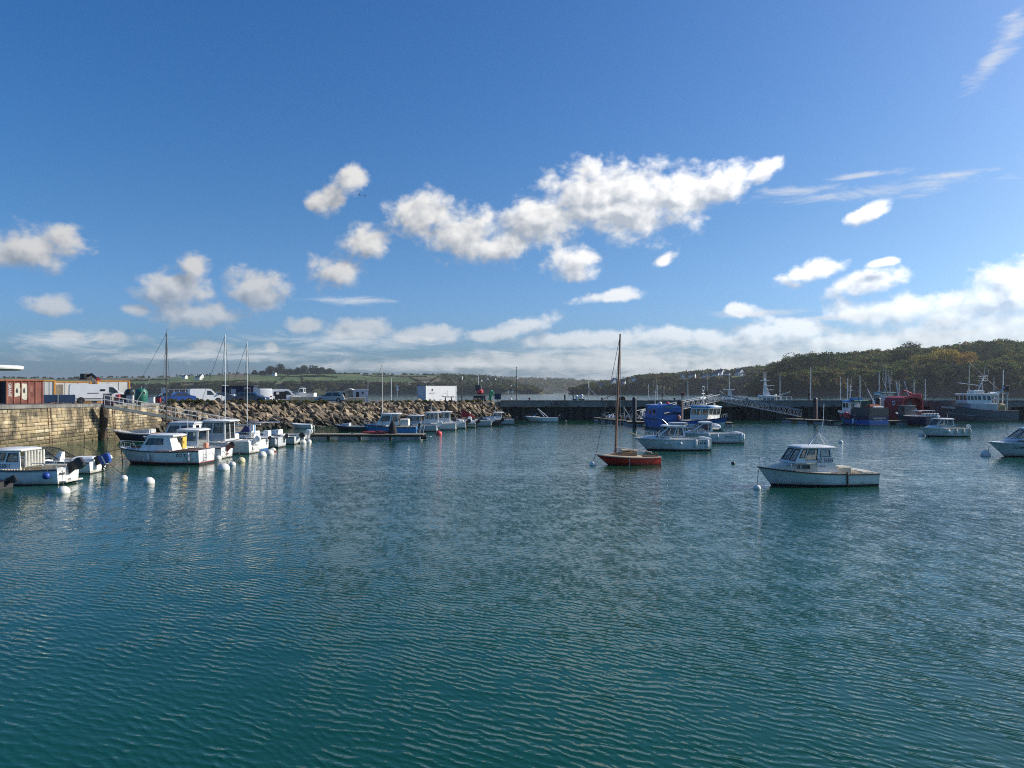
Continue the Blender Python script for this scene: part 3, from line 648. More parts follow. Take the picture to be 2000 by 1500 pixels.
for i, (big, s, off, z, f_) in enumerate(rocks):
    k = rr.randrange(10); wet = z < .75 + rr.uniform(-.3, .3); mi = 5 if wet else rr.randrange(5)
    p = bdir*s + bn*off + Vector((0, 0, z)); sc = (big*rr.uniform(1.1, 2.0), big*rr.uniform(.6, 1.0), big*rr.uniform(.4, .7))
    rot = (rr.gauss(.25, .4), rr.gauss(.55, .35), rr.gauss(.55, .5))
    o = bpy.data.objects.new('rock', RM[k][mi]); o.location = p; o.scale = sc; o.rotation_euler = rot
    if i < 300: col.objects.link(o); o.parent = bw
    else:
        M = Matrix.LocRotScale(p, o.rotation_euler, Vector(sc)); d = RM[k][mi]
        restv.add([M @ v.co for v in d.vertices], [tuple(pl.vertices) for pl in d.polygons], mi); bpy.data.objects.remove(o)
ro = restv.build('small_rocks', ROCK + [WROCK], bw); ro['kind'] = 'stuff'
# weeds along the top of the rubble
def weeds(label, px0, px1, n, seed, h=.55, d0=0.):
    r = np.random.default_rng(seed); s = np.sort(r.uniform(0, 1, n)); a = rock_top(px0); b_ = rock_top(px1)
    P = np.array([[*(a + (b_ - a) * q_ + bn * (r.uniform(-.6, .5) + d0))] for q_ in s]); P[:, 2] -= .05
    V, Q, C = crown(P - np.array(a), np.full(n, h) * r.uniform(.6, 1.3, n), r.uniform(.25, .5, n), palette(n, [(.06,.085,.03), (.10,.10,.04), (.14,.115,.06)], [3, 2, 2], seed), 45, .10, seed, low=0)
    o = np_mesh('weeds', V, Q, LEAF, C); o.location = a; tag(o, label, kind='stuff')
def rock_top(px):
    t = (px - 1000) / F; A = W1 + bn * SL; s = (t * A.y - A.x) / (bdir.x - t * bdir.y); p = A + bdir * s; return Vector((p.x, p.y, qz(p.y)))
weeds('green weeds on the rubble edge below the blue car', 330, 415, 34, 3, .6)
weeds('dry tufts along the rubble edge under the estate car and vans', 430, 640, 60, 4, .45)
weeds('tufts of dry grass along the rubble edge by the kiosk', 680, 960, 60, 5, .35)

# ---------------------------------------------------------------- concrete jetty across the harbour mouth
JY, JZ, JD = 131.0, 3.2, 8.0
jt = thing('jetty', 'long dark concrete jetty across the harbour mouth', 'jetty', (0, JY, 0))
JX0, JX1 = -2.0, 120.0
nseg = 14
for k in range(nseg):
    x0 = JX0 + (JX1 - JX0) * k / nseg; x1 = JX0 + (JX1 - JX0) * (k + 1) / nseg - .06
    b = MB(); b.box((x0, -.35, JZ - 1.0), (x1, JD, JZ)); b.build('deck_slab', CONC, jt)
    b = MB(); b.box((x0, -.42, JZ + .002), (x1, -.02, JZ + .18)); b.build('kerb', CONC, jt)
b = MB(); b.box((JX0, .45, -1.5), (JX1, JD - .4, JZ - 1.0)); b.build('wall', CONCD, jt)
for k in range(45):
    x = JX0 + 1 + k * 2.7
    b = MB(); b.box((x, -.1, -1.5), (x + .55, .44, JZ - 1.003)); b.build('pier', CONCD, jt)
    b = MB(); b.lathe([(.02,-.05),(.13,-.04),(.13,.04),(.02,.05)], (x + 1.6, .38, JZ - 1.42), 8, 'y'); b.build('tie_plate', mat('pale_concrete', (.20,.19,.16), .9), jt)  # discs paler than the wall behind them
for k in range(22):                                          # tyre fenders and ladders along the face
    x = JX0 + 2.6 + k * 5.4; b = MB(); b.tube([(x + .36*math.cos(a), -.5, JZ - 1.25 - .0 + .36*math.sin(a)) for a in [i*math.pi/5 for i in range(11)]], .12, 6); b.build('tyre_fender', RUBBER, jt)
    if k % 3 == 1:
        for e in (-.2, .2): b = MB(); b.tube([(x + 1.5 + e, -.46, -.5), (x + 1.5 + e, -.46, JZ)], .035, 5); b.build('ladder_rail', RUST, jt)
        for z in np.arange(.1, JZ, .32): b = MB(); b.tube([(x + 1.3, -.46, z), (x + 1.7, -.46, z)], .022, 4); b.build('ladder_rung', RUST, jt)
for k in range(9):
    x = 3 + k * 12.4; b = MB(); b.lathe([(.22,0),(.16,.12),(.15,.38),(.24,.46),(.22,.55),(.05,.58)], (x, .5, JZ + .003), 10); b.build('bollard', DSTEEL, jt, True)
# ================================================================ boats
def hexmat(name, c, rough=.4, **k): return mat(name, c, rough, .1, 1.5, dirt=tuple(x*.5 for x in c), dscale=1, damt=.35, **k)
AFB = mat('black_antifouling', (.015,.016,.018), .7, .3, 2); AFR = mat('red_antifouling', (.20,.035,.025), .7, .3, 2); AFBL = mat('blue_antifouling', (.03,.10,.25), .6, .3, 2)
GREYH = hexmat('grey_gelcoat', (.50,.52,.53)); NAVY = hexmat('navy_paint', (.015,.022,.07)); BLUE = hexmat('blue_paint', (.025,.13,.42)); SKYB = hexmat('light_blue_paint', (.06,.26,.55))
REDH = mat('red_hull_paint', (.80,.05,.03), .35, .15, 1.2, dirt=(.26,.06,.05), dscale=1.4, damt=.3, coat=.3); TEAL = hexmat('teal_paint', (.05,.22,.24)); DGREY = hexmat('dark_grey_paint', (.055,.06,.065)); STGREY = hexmat('steel_grey_paint', (.105,.12,.14), .5)
VARN = mat('varnished_wood', (.36,.19,.07), .35, .25, 2, stretch=(1, 6, 6), coat=.4); MASTW = mat('mast_wood', (.30,.12,.05), .4, .3, 2, stretch=(6, 6, .7), coat=.3); DECKW = mat('pale_deck', (.50,.40,.27), .7, .2, 2, stretch=(.6, 6, 6))
TEXTB = mat('black_lettering', (.02,.025,.035), .6); TEXTW = mat('white_lettering', (.75,.75,.75), .6); TEXTN = mat('navy_lettering', (.03,.05,.16), .5)
YEL = mat('yellow_paint', (.72,.46,.08), .5, .12, 2); CANVAS = mat('pale_canvas', (.62,.60,.53), .9, .15, 3, .02); CANVD = mat('black_canvas', (.02,.02,.022), .85, .2, 3, .02); CANVB = mat('blue_canvas', (.02,.07,.30), .7, .2, 3, .01); REDC = mat('red_canvas', (.33,.03,.035), .85, .2, 3, .02); ORG = mat('orange_plastic', (.65,.14,.03), .5); BUOYW = mat('buoy_white', (.74,.72,.66), .55, .08, 3, dirt=(.38,.34,.24), dscale=3, damt=.5); SALMON = mat('salmon_paint', (.55,.25,.16), .6); GREENP = hexmat('green_paint', (.02,.22,.12)); HYP = mat('grey_hypalon', (.34,.35,.36), .6, .1, 3); HYPB = mat('black_hypalon', (.03,.03,.033), .6, .1, 3)

def grime(m, tone=(.20,.17,.10)):
    """weed and scum line just above the water, streaks under the sheer"""
    T = NT(m.node_tree); b = T.n['Principled BSDF']; src = b.inputs['Base Color'].links[0].from_socket; oc = T.new('ShaderNodeTexCoord').outputs['Object']
    z = T.new('ShaderNodeSeparateXYZ'); T.put(z.inputs[0], oc); n = T.noise(T.mapping(oc, scale=(1, 1, .25)), 3.5, 5, .65)
    low = T.ramp(T.math('ADD', z.outputs[2], T.math('MULTIPLY', T.math('SUBTRACT', n, .5), .5)), .04, .30, .62, 0)
    run = T.math('MULTIPLY', T.ramp(T.noise(T.mapping(oc, (5, 1, 2), scale=(1, 1, .08)), 4.5, 4, .6), .58, .74), .38)
    T.put(b.inputs['Base Color'], T.mix(T.math('MAXIMUM', low, run), src, (*tone, 1)))
for m_ in (WHITE, GREYH, BLUE, SKYB, STGREY, CREAM): grime(m_)
grime(REDH, (.16,.03,.02)); grime(NAVY, (.03,.035,.04)); grime(REDP, (.14,.04,.03))
class Hull:
    def __init__(s, L, B, fb, fm, fs, draft=.35, rake=.13, tr=.86, um=.45, p=2.2, q=.8, wl=.9, ent=1.5):
        s.__dict__.update(L=L, B=B, fb=fb, fm=fm, fs=fs, draft=draft, rake=rake, tr=tr, um=um, p=p, q=q, wl=wl, ent=ent)
    def zs(s, u):
        a = 2*s.fs + 2*s.fb - 4*s.fm; b = s.fb - s.fs - a; return s.fs + b*u + a*u*u
    def D(s, u):
        if u < s.um: k = u / s.um; return s.B/2 * (s.tr + (1 - s.tr) * math.sin(k * math.pi/2))
        k = (u - s.um) / (1 - s.um); return s.B/2 * max(.012, (1 - min(1, k)**s.p)) ** s.q
    def W(s, u):
        if u < s.um: k = u / s.um; return s.wl * s.B/2 * (s.tr + (1 - s.tr) * math.sin(k * math.pi/2))
        k = (u - s.um) / (1 - s.um); return s.wl * s.B/2 * max(.008, (1 - min(1, k)**s.ent))
    def y(s, u, z):
        zs = s.zs(u)
        if z >= 0: v = min(1, z / zs); return s.W(u) + (s.D(u) - s.W(u)) * v ** .8
        k = min(1, -z / s.draft); return s.W(u) * (1 - k**1.6 * .97)
    def x(s, u, z): v = max(-.3, min(1, z / s.zs(u))); return -s.L/2 + s.L * u * (1 - s.rake * (1 - v))
    def hb(s, x, z):
        u = (x + s.L/2) / s.L
        for _ in range(4): v = max(0, min(1, z / s.zs(min(1, max(0, u))))); u = (x + s.L/2) / (s.L * (1 - s.rake * (1 - v)))
        return s.y(min(1, max(0, u)), z)
    def ux(s, x): return (x + s.L/2) / s.L
    def sheer(s, x): return s.zs(min(1, max(0, s.ux(x))))

class Boat:
    def __init__(s, name, label, cat, loc, head, hull, group=None, roll=0.):
        loc = Vector(loc)
        if abs(math.sin(R(head))) < .35 and loc.z == 0: loc = loc * (1 + .42 * hull.B / loc.y)      # the waterline seen is that of the near side
        s.h = hull; s.t = thing(name, label, cat, loc, head, group); s.hd = head
        if roll: s.t.rotation_euler.x = R(roll)
    def hull(s, hullm, anti=AFB, stripe=None, band=None, boot=.07, stw=.05, bandf=.82, ns=18, rub=BLACK, rubr=.035):
        h = s.h; us = [0] + [((i / ns) ** .85) for i in range(1, ns + 1)]; rows = []
        for u in us:
            zs = h.zs(u); zl = [-h.draft, -h.draft*.5, -.02, boot, boot + stw, .45*zs, bandf*zs, zs]
            rows.append([(h.x(u, z), h.y(u, z), z) for z in zl])
        mi = [1, 1, 1, 2 if stripe else 0, 0, 0, 3 if band else 0]
        b = MB(); nl = len(rows[0])
        for sg in (1, -1):
            o = len(b.v); b.v += [(p[0], sg*p[1], p[2]) for r in rows for p in r]
            for i in range(len(rows) - 1):
                for j in range(nl - 1): b.f.append((o+i*nl+j, o+(i+1)*nl+j, o+(i+1)*nl+j+1, o+i*nl+j+1)); b.m.append(mi[j])
        for j in range(nl - 1):
            a0, a1 = rows[0][j], rows[0][j+1]; b.add([(a0[0], a0[1], a0[2]), (a1[0], a1[1], a1[2]), (a1[0], -a1[1], a1[2]), (a0[0], -a0[1], a0[2])], [(0, 1, 2, 3)], mi[j])
        o = b.build('hull', [hullm, anti, stripe or hullm, band or hullm], s.t, True)
        if rub:
            for sg in (1, -1):
                r = MB(); r.tube([(h.x(u, h.zs(u)), sg*(h.D(u) + .012), h.zs(u) - .05) for u in us], rubr, 5); r.build('rubbing_strake', rub, s.t)
        return s
    def deck(s, m, uc=.5, floor=.22, sw=.16, camber=.06, inner=None, us0=.02):
        h = s.h; b = MB(); us = [uc + (1 - uc) * i / 8 for i in range(9)]
        b.loft([[(h.x(u, h.zs(u)), k * h.D(u) * .985, h.zs(u) - .015 + camber * (1 - k*k) * min(1, h.D(u)/h.B*3)) for k in (-1, -.6, -.2, .2, .6, 1)] for u in us], closed=False)
        b.build('foredeck', m, s.t, True)
        if uc > .1:
            b = MB(); us = [us0 + (uc - us0) * i / 6 for i in range(7)]
            for sg in (1, -1): b.loft([[(h.x(u, 9), sg*h.D(u)*.985, h.zs(u) - .015), (h.x(u, 9), sg*(h.D(u) - sw), h.zs(u) - .012), (h.x(u, 9), sg*(h.D(u) - sw - .02), floor)] for u in us], closed=False)
            b.loft([[(h.x(u, 9), sg*(h.D(u) - sw - .02), floor) for sg in (-1, 1)] for u in us], closed=False)
            x0, x1, y0 = h.x(us0, 9), h.x(0, 9), h.D(us0) - .02
            b.add([(x0, -y0, h.zs(0)-.012), (x0, y0, h.zs(0)-.012), (x1, y0, h.zs(0)-.012), (x1, -y0, h.zs(0)-.012), (x0, -y0+sw, floor), (x0, y0-sw, floor)], [(0,1,2,3), (0,1,5,4)])
            x0 = h.x(uc, 9); y0 = h.D(uc); b.add([(x0, -y0+.05, h.zs(uc)), (x0, y0-.05, h.zs(uc)), (x0, y0-.1, floor), (x0, -y0+.1, floor)], [(0,1,2,3)])
            b.build('cockpit', inner or m, s.t)
        return s
    def panel(s, wb, bl, br, tl, tr, wins, gm, fm, th=.05, frame=.035):
        bl, br, tl, tr = map(Vector, (bl, br, tl, tr)); P = lambda u, v: (bl*(1-u) + br*u)*(1-v) + (tl*(1-u) + tr*u)*v
        nrm = (br - bl).cross(tl - bl).normalized()
        U = sorted({0., 1.} | {w[i] for w in wins for i in (0, 1)}); V = sorted({0., 1.} | {w[i] for w in wins for i in (2, 3)})
        for i in range(len(U)-1):
            for j in range(len(V)-1):
                cu, cv = (U[i]+U[i+1])/2, (V[j]+V[j+1])/2
                if any(w[0] < cu < w[1] and w[2] < cv < w[3] for w in wins): continue
                q = [P(U[i], V[j]), P(U[i+1], V[j]), P(U[i+1], V[j+1]), P(U[i], V[j+1])]
                wb.loft([[tuple(p) for p in q], [tuple(p - nrm*th) for p in q]])
        for w in wins:
            q = [P(w[0], w[2]), P(w[1], w[2]), P(w[1], w[3]), P(w[0], w[3])]; c_ = sum(q, Vector()) / 4
            inn = [p + (c_ - p).normalized() * frame * 1.4 for p in q]; f = MB()
            f.v = [tuple(p + nrm*.012) for p in q] + [tuple(p + nrm*.016) for p in inn] + [tuple(p - nrm*.03) for p in inn]
            f.f = [(i, (i+1) % 4, 4+(i+1) % 4, 4+i) for i in range(4)] + [(4+i, 4+(i+1) % 4, 8+(i+1) % 4, 8+i) for i in range(4)]; f.m = [0]*8
            fo = f.build('window', fm, s.t); g = MB(); g.add([tuple(p - nrm*.02) for p in inn], [(0, 1, 2, 3)]); g.build('pane', gm, fo)
    def cabin(s, m, xb, xt, wb, wt, zb, zt, side=(), front=(), back=None, roof=None, over=(.12, .1, .06), gm=None, fm=RUBBER, rt=.06, name='cabin', crown_=.05):
        """xb, xt = (aft, front) at foot and top; back None leaves the back open"""
        gm = gm or GLASS; w = MB(); A = lambda x, y, z: (x, y, z)
        s.panel(w, A(xb[1], wb/2, zb), A(xb[0], wb/2, zb), A(xt[1], wt/2, zt), A(xt[0], wt/2, zt), [(1-b, 1-a, c0, d) for a, b, c0, d in side], gm, fm)
        s.panel(w, A(xb[0], -wb/2, zb), A(xb[1], -wb/2, zb), A(xt[0], -wt/2, zt), A(xt[1], -wt/2, zt), side, gm, fm)
        s.panel(w, A(xb[1], -wb/2, zb), A(xb[1], wb/2, zb), A(xt[1], -wt/2, zt), A(xt[1], wt/2, zt), front, gm, fm)
        if back is not None: s.panel(w, A(xb[0], wb/2, zb), A(xb[0], -wb/2, zb), A(xt[0], wt/2, zt), A(xt[0], -wt/2, zt), back, gm, fm)
        w.build(name, m, s.t)
        r = MB(); x0, x1, y = xt[0] - over[0], xt[1] + over[1], wt/2 + over[2]
        ring = lambda e, z: [(x0+e, -y+e, z), (x1-e-.08, -y+e, z), (x1-e, -y+e+.15, z), (x1-e, y-e-.15, z), (x1-e-.08, y-e, z), (x0+e, y-e, z)]
        r.loft([ring(.02, zt - .005), ring(0, zt + rt*.4), ring(.03, zt + rt*.85), ring(.22, zt + rt + crown_)]); r.build('roof', roof or m, s.t, True)
        return s
    def cuddy(s, m, x0, x1, w0, w1, z1, z0=None, ports=(), pm=None):
        """low trunk ahead of the cabin: aft x0 full height z1, sloping to the deck at x1"""
        h = s.h; b = MB(); zs0, zs1 = h.sheer(x0) - .05, h.sheer(x1) - .03; zm = z0 or z1 - .08; xm = x0 + (x1 - x0) * .62
        rings = []
        for x, w, z in ((x0, w0, z1), (xm, w0*.62 + w1*.38, zm), (x1, w1, h.sheer(x1) + .05)):
            zb = h.sheer(x) - .05; rings.append([(x, -w/2, zb), (x, -w/2*.93, z - .06), (x, -w/2*.7, z), (x, w/2*.7, z), (x, w/2*.93, z - .06), (x, w/2, zb)])
        b.loft(rings); b.build('coachroof', m, s.t, True)
        for px0, px1, za, zb_ in ports:
            for sg in (1, -1):
                g = MB(); yy = lambda x: (w0 + (w1 - w0) * (x - x0) / (x1 - x0) * .6) / 2
                q = [(px0, sg*(yy(px0)*.99+.012), za), (px1, sg*(yy(px1)*.99+.012), za), (px1-.03, sg*(yy(px1)*.96+.02), zb_), (px0+.03, sg*(yy(px0)*.96+.02), zb_)]
                g.loft([q, [(p[0], p[1] - sg*.03, p[2]) for p in q]]); g.build('porthole', pm or GLASSD, s.t)
        return s
    def rail(s, u0, h_, u1=1., n=4, m=ALU, r=.016, inset=.06, name='bow_rail', close=True, mid=False):
        h = s.h; b = MB(); us = [u0 + (u1 - u0) * i / 8 for i in range(9)]
        P = lambda u, sg, k: (h.x(u, 9) - (inset if u > .9 else 0) , sg * max(.01, h.D(u) - inset), h.zs(u) + h_ * k)
        for sg in (1, -1):
            b.tube([P(us[0], sg, .05)] + [P(u, sg, 1) for u in us[1:]], r, 5)
            if mid: b.tube([P(u, sg, .5) for u in us[1:]], r*.7, 4)
            for i in range(1, n + 1): u = u0 + (u1 - u0) * (i / n) * .97; b.tube([P(u - .01, sg, 0), P(u, sg, 1)], r*.85, 5)
        if close: b.tube([P(u1, 1, 1), P(u1, -1, 1)], r, 5)
        b.build(name, m, s.t); return s
    def outboard(s, y=0., k=1., tilt=0., cowl=BLACK, leg=BLACK, up=.25, x=None, band=None):
        h = s.h; x0 = (-h.L/2 - .06) if x is None else x; z0 = h.zs(0) - .12
        e = bpy.data.objects.new('outboard_engine', None)
        b = MB()
        b.loft([[(px*k, py*k, pz*k) for px, py, pz in r] for r in (
            [(-.40,-.12,.10),(-.02,-.13,.10),(-.02,.13,.10),(-.40,.12,.10)], [(-.47,-.16,.22),(.02,-.15,.22),(.02,.15,.22),(-.47,.16,.22)],
            [(-.46,-.15,.46),(.01,-.14,.50),(.01,.14,.50),(-.46,.15,.46)], [(-.36,-.09,.56),(-.06,-.1,.60),(-.06,.1,.60),(-.36,.09,.56)])])
        oc = b.build('outboard_engine', cowl, s.t, True)
        c = MB(); c.loft([[(px*k, py*k, pz*k) for px, py, pz in r] for r in ([(-.32,-.08,.10),(-.08,-.08,.10),(-.08,.08,.10),(-.32,.08,.10)], [(-.30,-.05,-.45),(-.12,-.05,-.45),(-.12,.05,-.45),(-.30,.05,-.45)], [(-.34,-.03,-.8),(-.13,-.03,-.8),(-.13,.03,-.8),(-.34,.03,-.8)])])
        c.box((-.5*k, -.11*k, -.5*k), (-.1*k, .11*k, -.47*k)); c.lathe([(.01,-.16),(.06,-.08),(.07,.12),(.03,.22)], (-.24*k, 0, -.66*k), 8, 'x'); c.box((-.12*k, -.12*k, -.1*k), (.08*k, .12*k, .16*k))
        c.build('leg', leg, oc)
        p = MB()
        for a in (0, 2.1, 4.2): ca, sa = math.cos(a), math.sin(a); p.add([(-.42*k, .02*ca*k, -.66*k+.02*sa*k), (-.40*k, (.13*ca-.05*sa)*k, -.66*k+(.13*sa+.05*ca)*k), (-.45*k, (.15*ca+.04*sa)*k, -.66*k+(.15*sa-.04*ca)*k), (-.46*k, .03*ca*k, -.66*k+.03*sa*k), (-.44*k, .09*ca*k, -.66*k+.09*sa*k)], [(0,1,4),(1,2,4),(2,3,4),(3,0,4)])
        p.build('propeller', BLACK, oc)
        if band: g = MB(); g.box((-.475*k, -.158*k, .27*k), (-.05*k, .158*k, .33*k)); g.build('stripe', band, oc)
        oc.location = (x0, y, z0 + up*.4); oc.rotation_euler.y = R(tilt)
        return s
    def fender(s, x, side=1, z=.45, r=.10, ln=.5, m=None, ball=False):
        y = side * (s.h.hb(x, z) + r); b = MB()
        if ball: b.sphere((x, y, z), r, 12, 8)
        else: b.lathe([(.02,-ln/2),(r*.8,-ln/2+.05),(r,-ln/2+.13),(r,ln/2-.13),(r*.8,ln/2-.05),(.03,ln/2)], (x, y, z), 10)
        b.tube([(x, y, z + (r if ball else ln/2) - .02), (x, side*(s.h.hb(x, z) + .02), s.h.sheer(x) + .02)], .012, 4, mi=1)
        b.build('fender', [m or WHITE2, ROPE], s.t, True); return s
    def text(s, st, xc, zc, size, side=1, m=TEXTB, off=.012, wide=1.):
        h = s.h; lettering(st, size, (lambda a, b: (xc - side*a*wide, side*(h.hb(xc - side*a*wide, zc + b) + off), zc + b)), m, s.t); return s
    def text_at(s, st, size, fn, m=TEXTB): lettering(st, size, fn, m, s.t); return s
    def part(s, name, mb, m, smooth=False): mb.build(name, m, s.t, smooth); return s
    def tube(s, name, pts, r, m, n=6, r1=None): b = MB(); b.tube(pts, r, n, r1=r1); return s.part(name, b, m)
    def stays(s, top, ends, m=None, r=.012):
        for e in ends: b = MB(); b.tube([top, e], r, 4); b.build('stay', m or DSTEEL, s.t)
        return s
    def mast(s, x, z0, top, r=.05, m=ALU, lean=0., spread=None, z0y=0):
        tip = (x - lean, 0, top); s.tube('mast', [(x, 0, z0), ((x + tip[0])/2, 0, (z0 + top)/2), tip], r, m, 8, r*.7)
        if spread: k = spread; b = MB(); f = (k[0] - z0)/(top - z0); b.tube([(x - lean*f, -k[1], k[0]), (x - lean*f, 0, k[0] + .06), (x - lean*f, k[1], k[0])], .022, 5); b.build('spreader', m, s.t)
        h = s.h; ch = x - .15; yb = h.D(min(1, max(0, h.ux(ch)))) - .05
        sp_ = spread[1] if spread else 0
        for sg in (1, -1):
            b = MB(); mid = [(x - lean*.6, sg*sp_, spread[0])] if spread else []
            b.tube([(ch, sg*yb, h.sheer(ch))] + mid + [(tip[0], 0, top - .15)], .017, 4); b.build('shroud', DSTEEL, s.t)
        s.stays((tip[0], 0, top - .1), [(h.L/2 - .1, 0, h.fb + .02)], r=.017)
        return s

def moor(label, a, b, sag=.15, r=.018, m=None):
    a, b = Vector(a), Vector(b); pts = [a.lerp(b, k/6) - Vector((0, 0, sag * 4 * (k/6) * (1 - k/6))) for k in range(7)]
    mb = MB(); mb.tube([tuple(p - a) for p in pts], r, 5); o = mb.build('mooring_rope', m or ROPE, loc=a); tag(o, label, 'rope'); return o
def buoy(px, py, rpx, label, m=BUOYW, m2=None, tilt=0.):
    d = EYE * F / (py - HOR); r = rpx * d / F; t = thing('mooring_buoy', label, 'buoy', at(px, d), group='mooring buoys')
    b = MB(); b.lathe([(max(.003, r*math.sin(math.pi*i/9)), r*.22 - r*.95*math.cos(math.pi*i/9)) for i in range(10)], n=14); b.build('float', m, t, True)
    if m2: b = MB(); b.lathe([(r*math.sin(math.pi*i/9)*1.012 + .002, r*.22 - r*.955*math.cos(math.pi*i/9)) for i in range(2, 6)], n=14); b.build('band', m2, t, True)
    b = MB(); k = [(r*.16*math.cos(a), 0, r*1.2 + r*.16*math.sin(a)) for a in [i*math.pi/4 for i in range(9)]]; b.tube(k, r*.035, 5); b.lathe([(r*.12,r*1.08),(r*.12,r*1.16),(.01,r*1.18)], n=8); b.build('ring', DSTEEL, t)
    return t
def wl(px, py): return onz(px, py, 0)

# ---------------------------------------------------------------- 1  white boat with the cabin number, right foreground
B = Boat('motor_boat', 'white cabin boat numbered DZ 33309 with a tripod mast', 'boat', wl(1589, 951), 187, Hull(6.25, 2.4, 1.02, .74, .68, .4, .12, .86), roll=0)
B.hull(WHITE, AFB, boot=.10, rub=mat('brown_rubbing_strake', (.10,.055,.035), .7)).deck(CREAM, .44, .35, .14, .08)
B.cuddy(CREAM, .2, 2.45, 1.75, .7, 1.28, 1.18, [(.62, 1.05, .93, 1.13), (1.12, 1.30, .94, 1.13)])
B.cabin(WHITE, (-.62, 1.5), (-.55, 1.02), 1.72, 1.5, 1.22, 2.0, side=[(.05, .36, .40, .90), (.44, .76, .20, .93), (.80, .96, .34, .93)], front=[(.05, .47, .12, .9), (.53, .95, .12, .9)], over=(.28, .16, .07))
lo = MB()
for sg in (1, -1): lo.loft([[(x, sg*.86, z) for x, z in ((.25, .72), (-.62, .72), (-1.05, .74), (-.92, .82), (-.8, 1.0), (-.7, 1.24), (.25, 1.24))], [(x, sg*.80, z) for x, z in ((.25, .72), (-.62, .72), (-1.05, .74), (-.92, .82), (-.8, 1.0), (-.7, 1.24), (.25, 1.24))]])
B.part('cabin_side', lo, WHITE)
B.text_at('DZ 33309', .30, lambda a, b: (-.16 - a*.72, .885, 1.35 + b), TEXTB)
B.text_at('ANTARES', .13, lambda a, b: (1.62 - a, .84 - .10*(1.62 - a - 1.2), 1.10 + b), mat('violet_lettering', (.22,.12,.30), .6))
B.text_at('L\'Etoile', .12, lambda a, b: (-.02 - a, .882, 1.06 + b), TEXTN)
B.rail(.70, .46, n=4)
e = MB(); e.bbox((-1.9, -.45, .35), (-1.15, .45, .98), .06); B.part('engine_box', e, CREAM)
e = MB(); e.bbox((-2.9, -.9, .56), (-2.2, .9, .76), .05); B.part('stern_seat', e, CREAM)
for x, y in ((-1.75, .98), (-2.5, .95), (-2.85, .9)): B.tube('cleat', [(x, y, .66), (x, y, .84), (x - .1, y, .88)], .018, ALU)
B.tube('mast_leg', [(.35, 0, 2.02), (-.28, 0, 2.78)], .028, ALU); B.tube('mast_leg', [(-.85, .35, 2.02), (-.28, 0, 2.8)], .028, ALU); B.tube('mast_leg', [(-.85, -.35, 2.02), (-.28, 0, 2.8)], .028, ALU)
B.tube('antenna', [(-.28, 0, 2.78), (-.5, 0, 3.1), (-.55, 0, 3.5), (-.58, 0, 4.3)], .014, ALU); B.tube('antenna', [(-.28, 0, 2.75), (-.12, 0, 3.05)], .018, DSTEEL)
pst = MB(); y0 = B.h.hb(-1.25, .4) + .03; pst.tube([(-1.2, y0 + .04, .78), (-1.24, y0, .3), (-1.28, y0 - .08, -.3)], .045, 6); B.part('beaching_leg', pst, mat('brown_rubbing_strake'))
nr = MB(); nr.bbox((-.9, -.25, .36), (-.5, .3, 1.1), .04); B.part('helm_seat', nr, CREAM)
buoy(1479, 955, 7, 'white buoy under the bow of the boat numbered DZ 33309')
moor('rope from the bow of the boat numbered DZ 33309 to its buoy', B.t.matrix_basis @ Vector((3.08, 0, .85)), wl(1479, 955) + Vector((0, 0, .22)), .02)

# ---------------------------------------------------------------- 2  red sailing boat
B = Boat('sailing_boat', 'small red sailing boat with a tall bare wooden mast', 'sailboat', wl(1225, 909), 185, Hull(4.45, 1.75, .74, .58, .56, .35, .20, .55, .48, 2.0, .85, .86, 1.4))
B.hull(REDH, AFR, boot=.03, rub=mat('cream_toe_rail', (.62,.50,.36), .6), rubr=.045, bandf=.9).deck(DECKW, .3, .35, .22, .07, VARN)
B.cuddy(VARN, -.55, 1.3, 1.05, .65, .92, .86, [(.05, .5, .66, .80)], VARN)
hc = MB(); hc.bbox((-.3, -.36, .93), (.45, .36, 1.01), .04); hc.bbox((-.62, -.4, .86), (-.35, .4, .97), .03); B.part('hatch', hc, DECKW)
B.mast(.82, .6, 8.85, .08, MASTW, .34, (5.4, .66))
B.tube('boom', [(.75, 0, 1.15), (-1.2, .05, .92), (-1.7, .08, .80)], .04, CANVAS, 6)
B.tube('tiller', [(-1.9, 0, .68), (-1.2, .1, .82)], .025, VARN); B.part('rudder_head', (lambda m: (m.box((-2.1, -.04, .3), (-1.95, .04, .78)), m)[1])(MB()), VARN)
B.tube('side_rope', [(.05, B.h.hb(.05, .5) + .01, .58), (.02, B.h.hb(0, .2) + .02, -.2)], .018, CANVAS)
buoy(1158, 909, 7, 'grey white buoy at the bow of the red sailing boat')
moor('short rope from the red sailing boat to its buoy', B.t.matrix_basis @ Vector((2.2, 0, .6)), wl(1158, 909) + Vector((0, 0, .3)), .02)

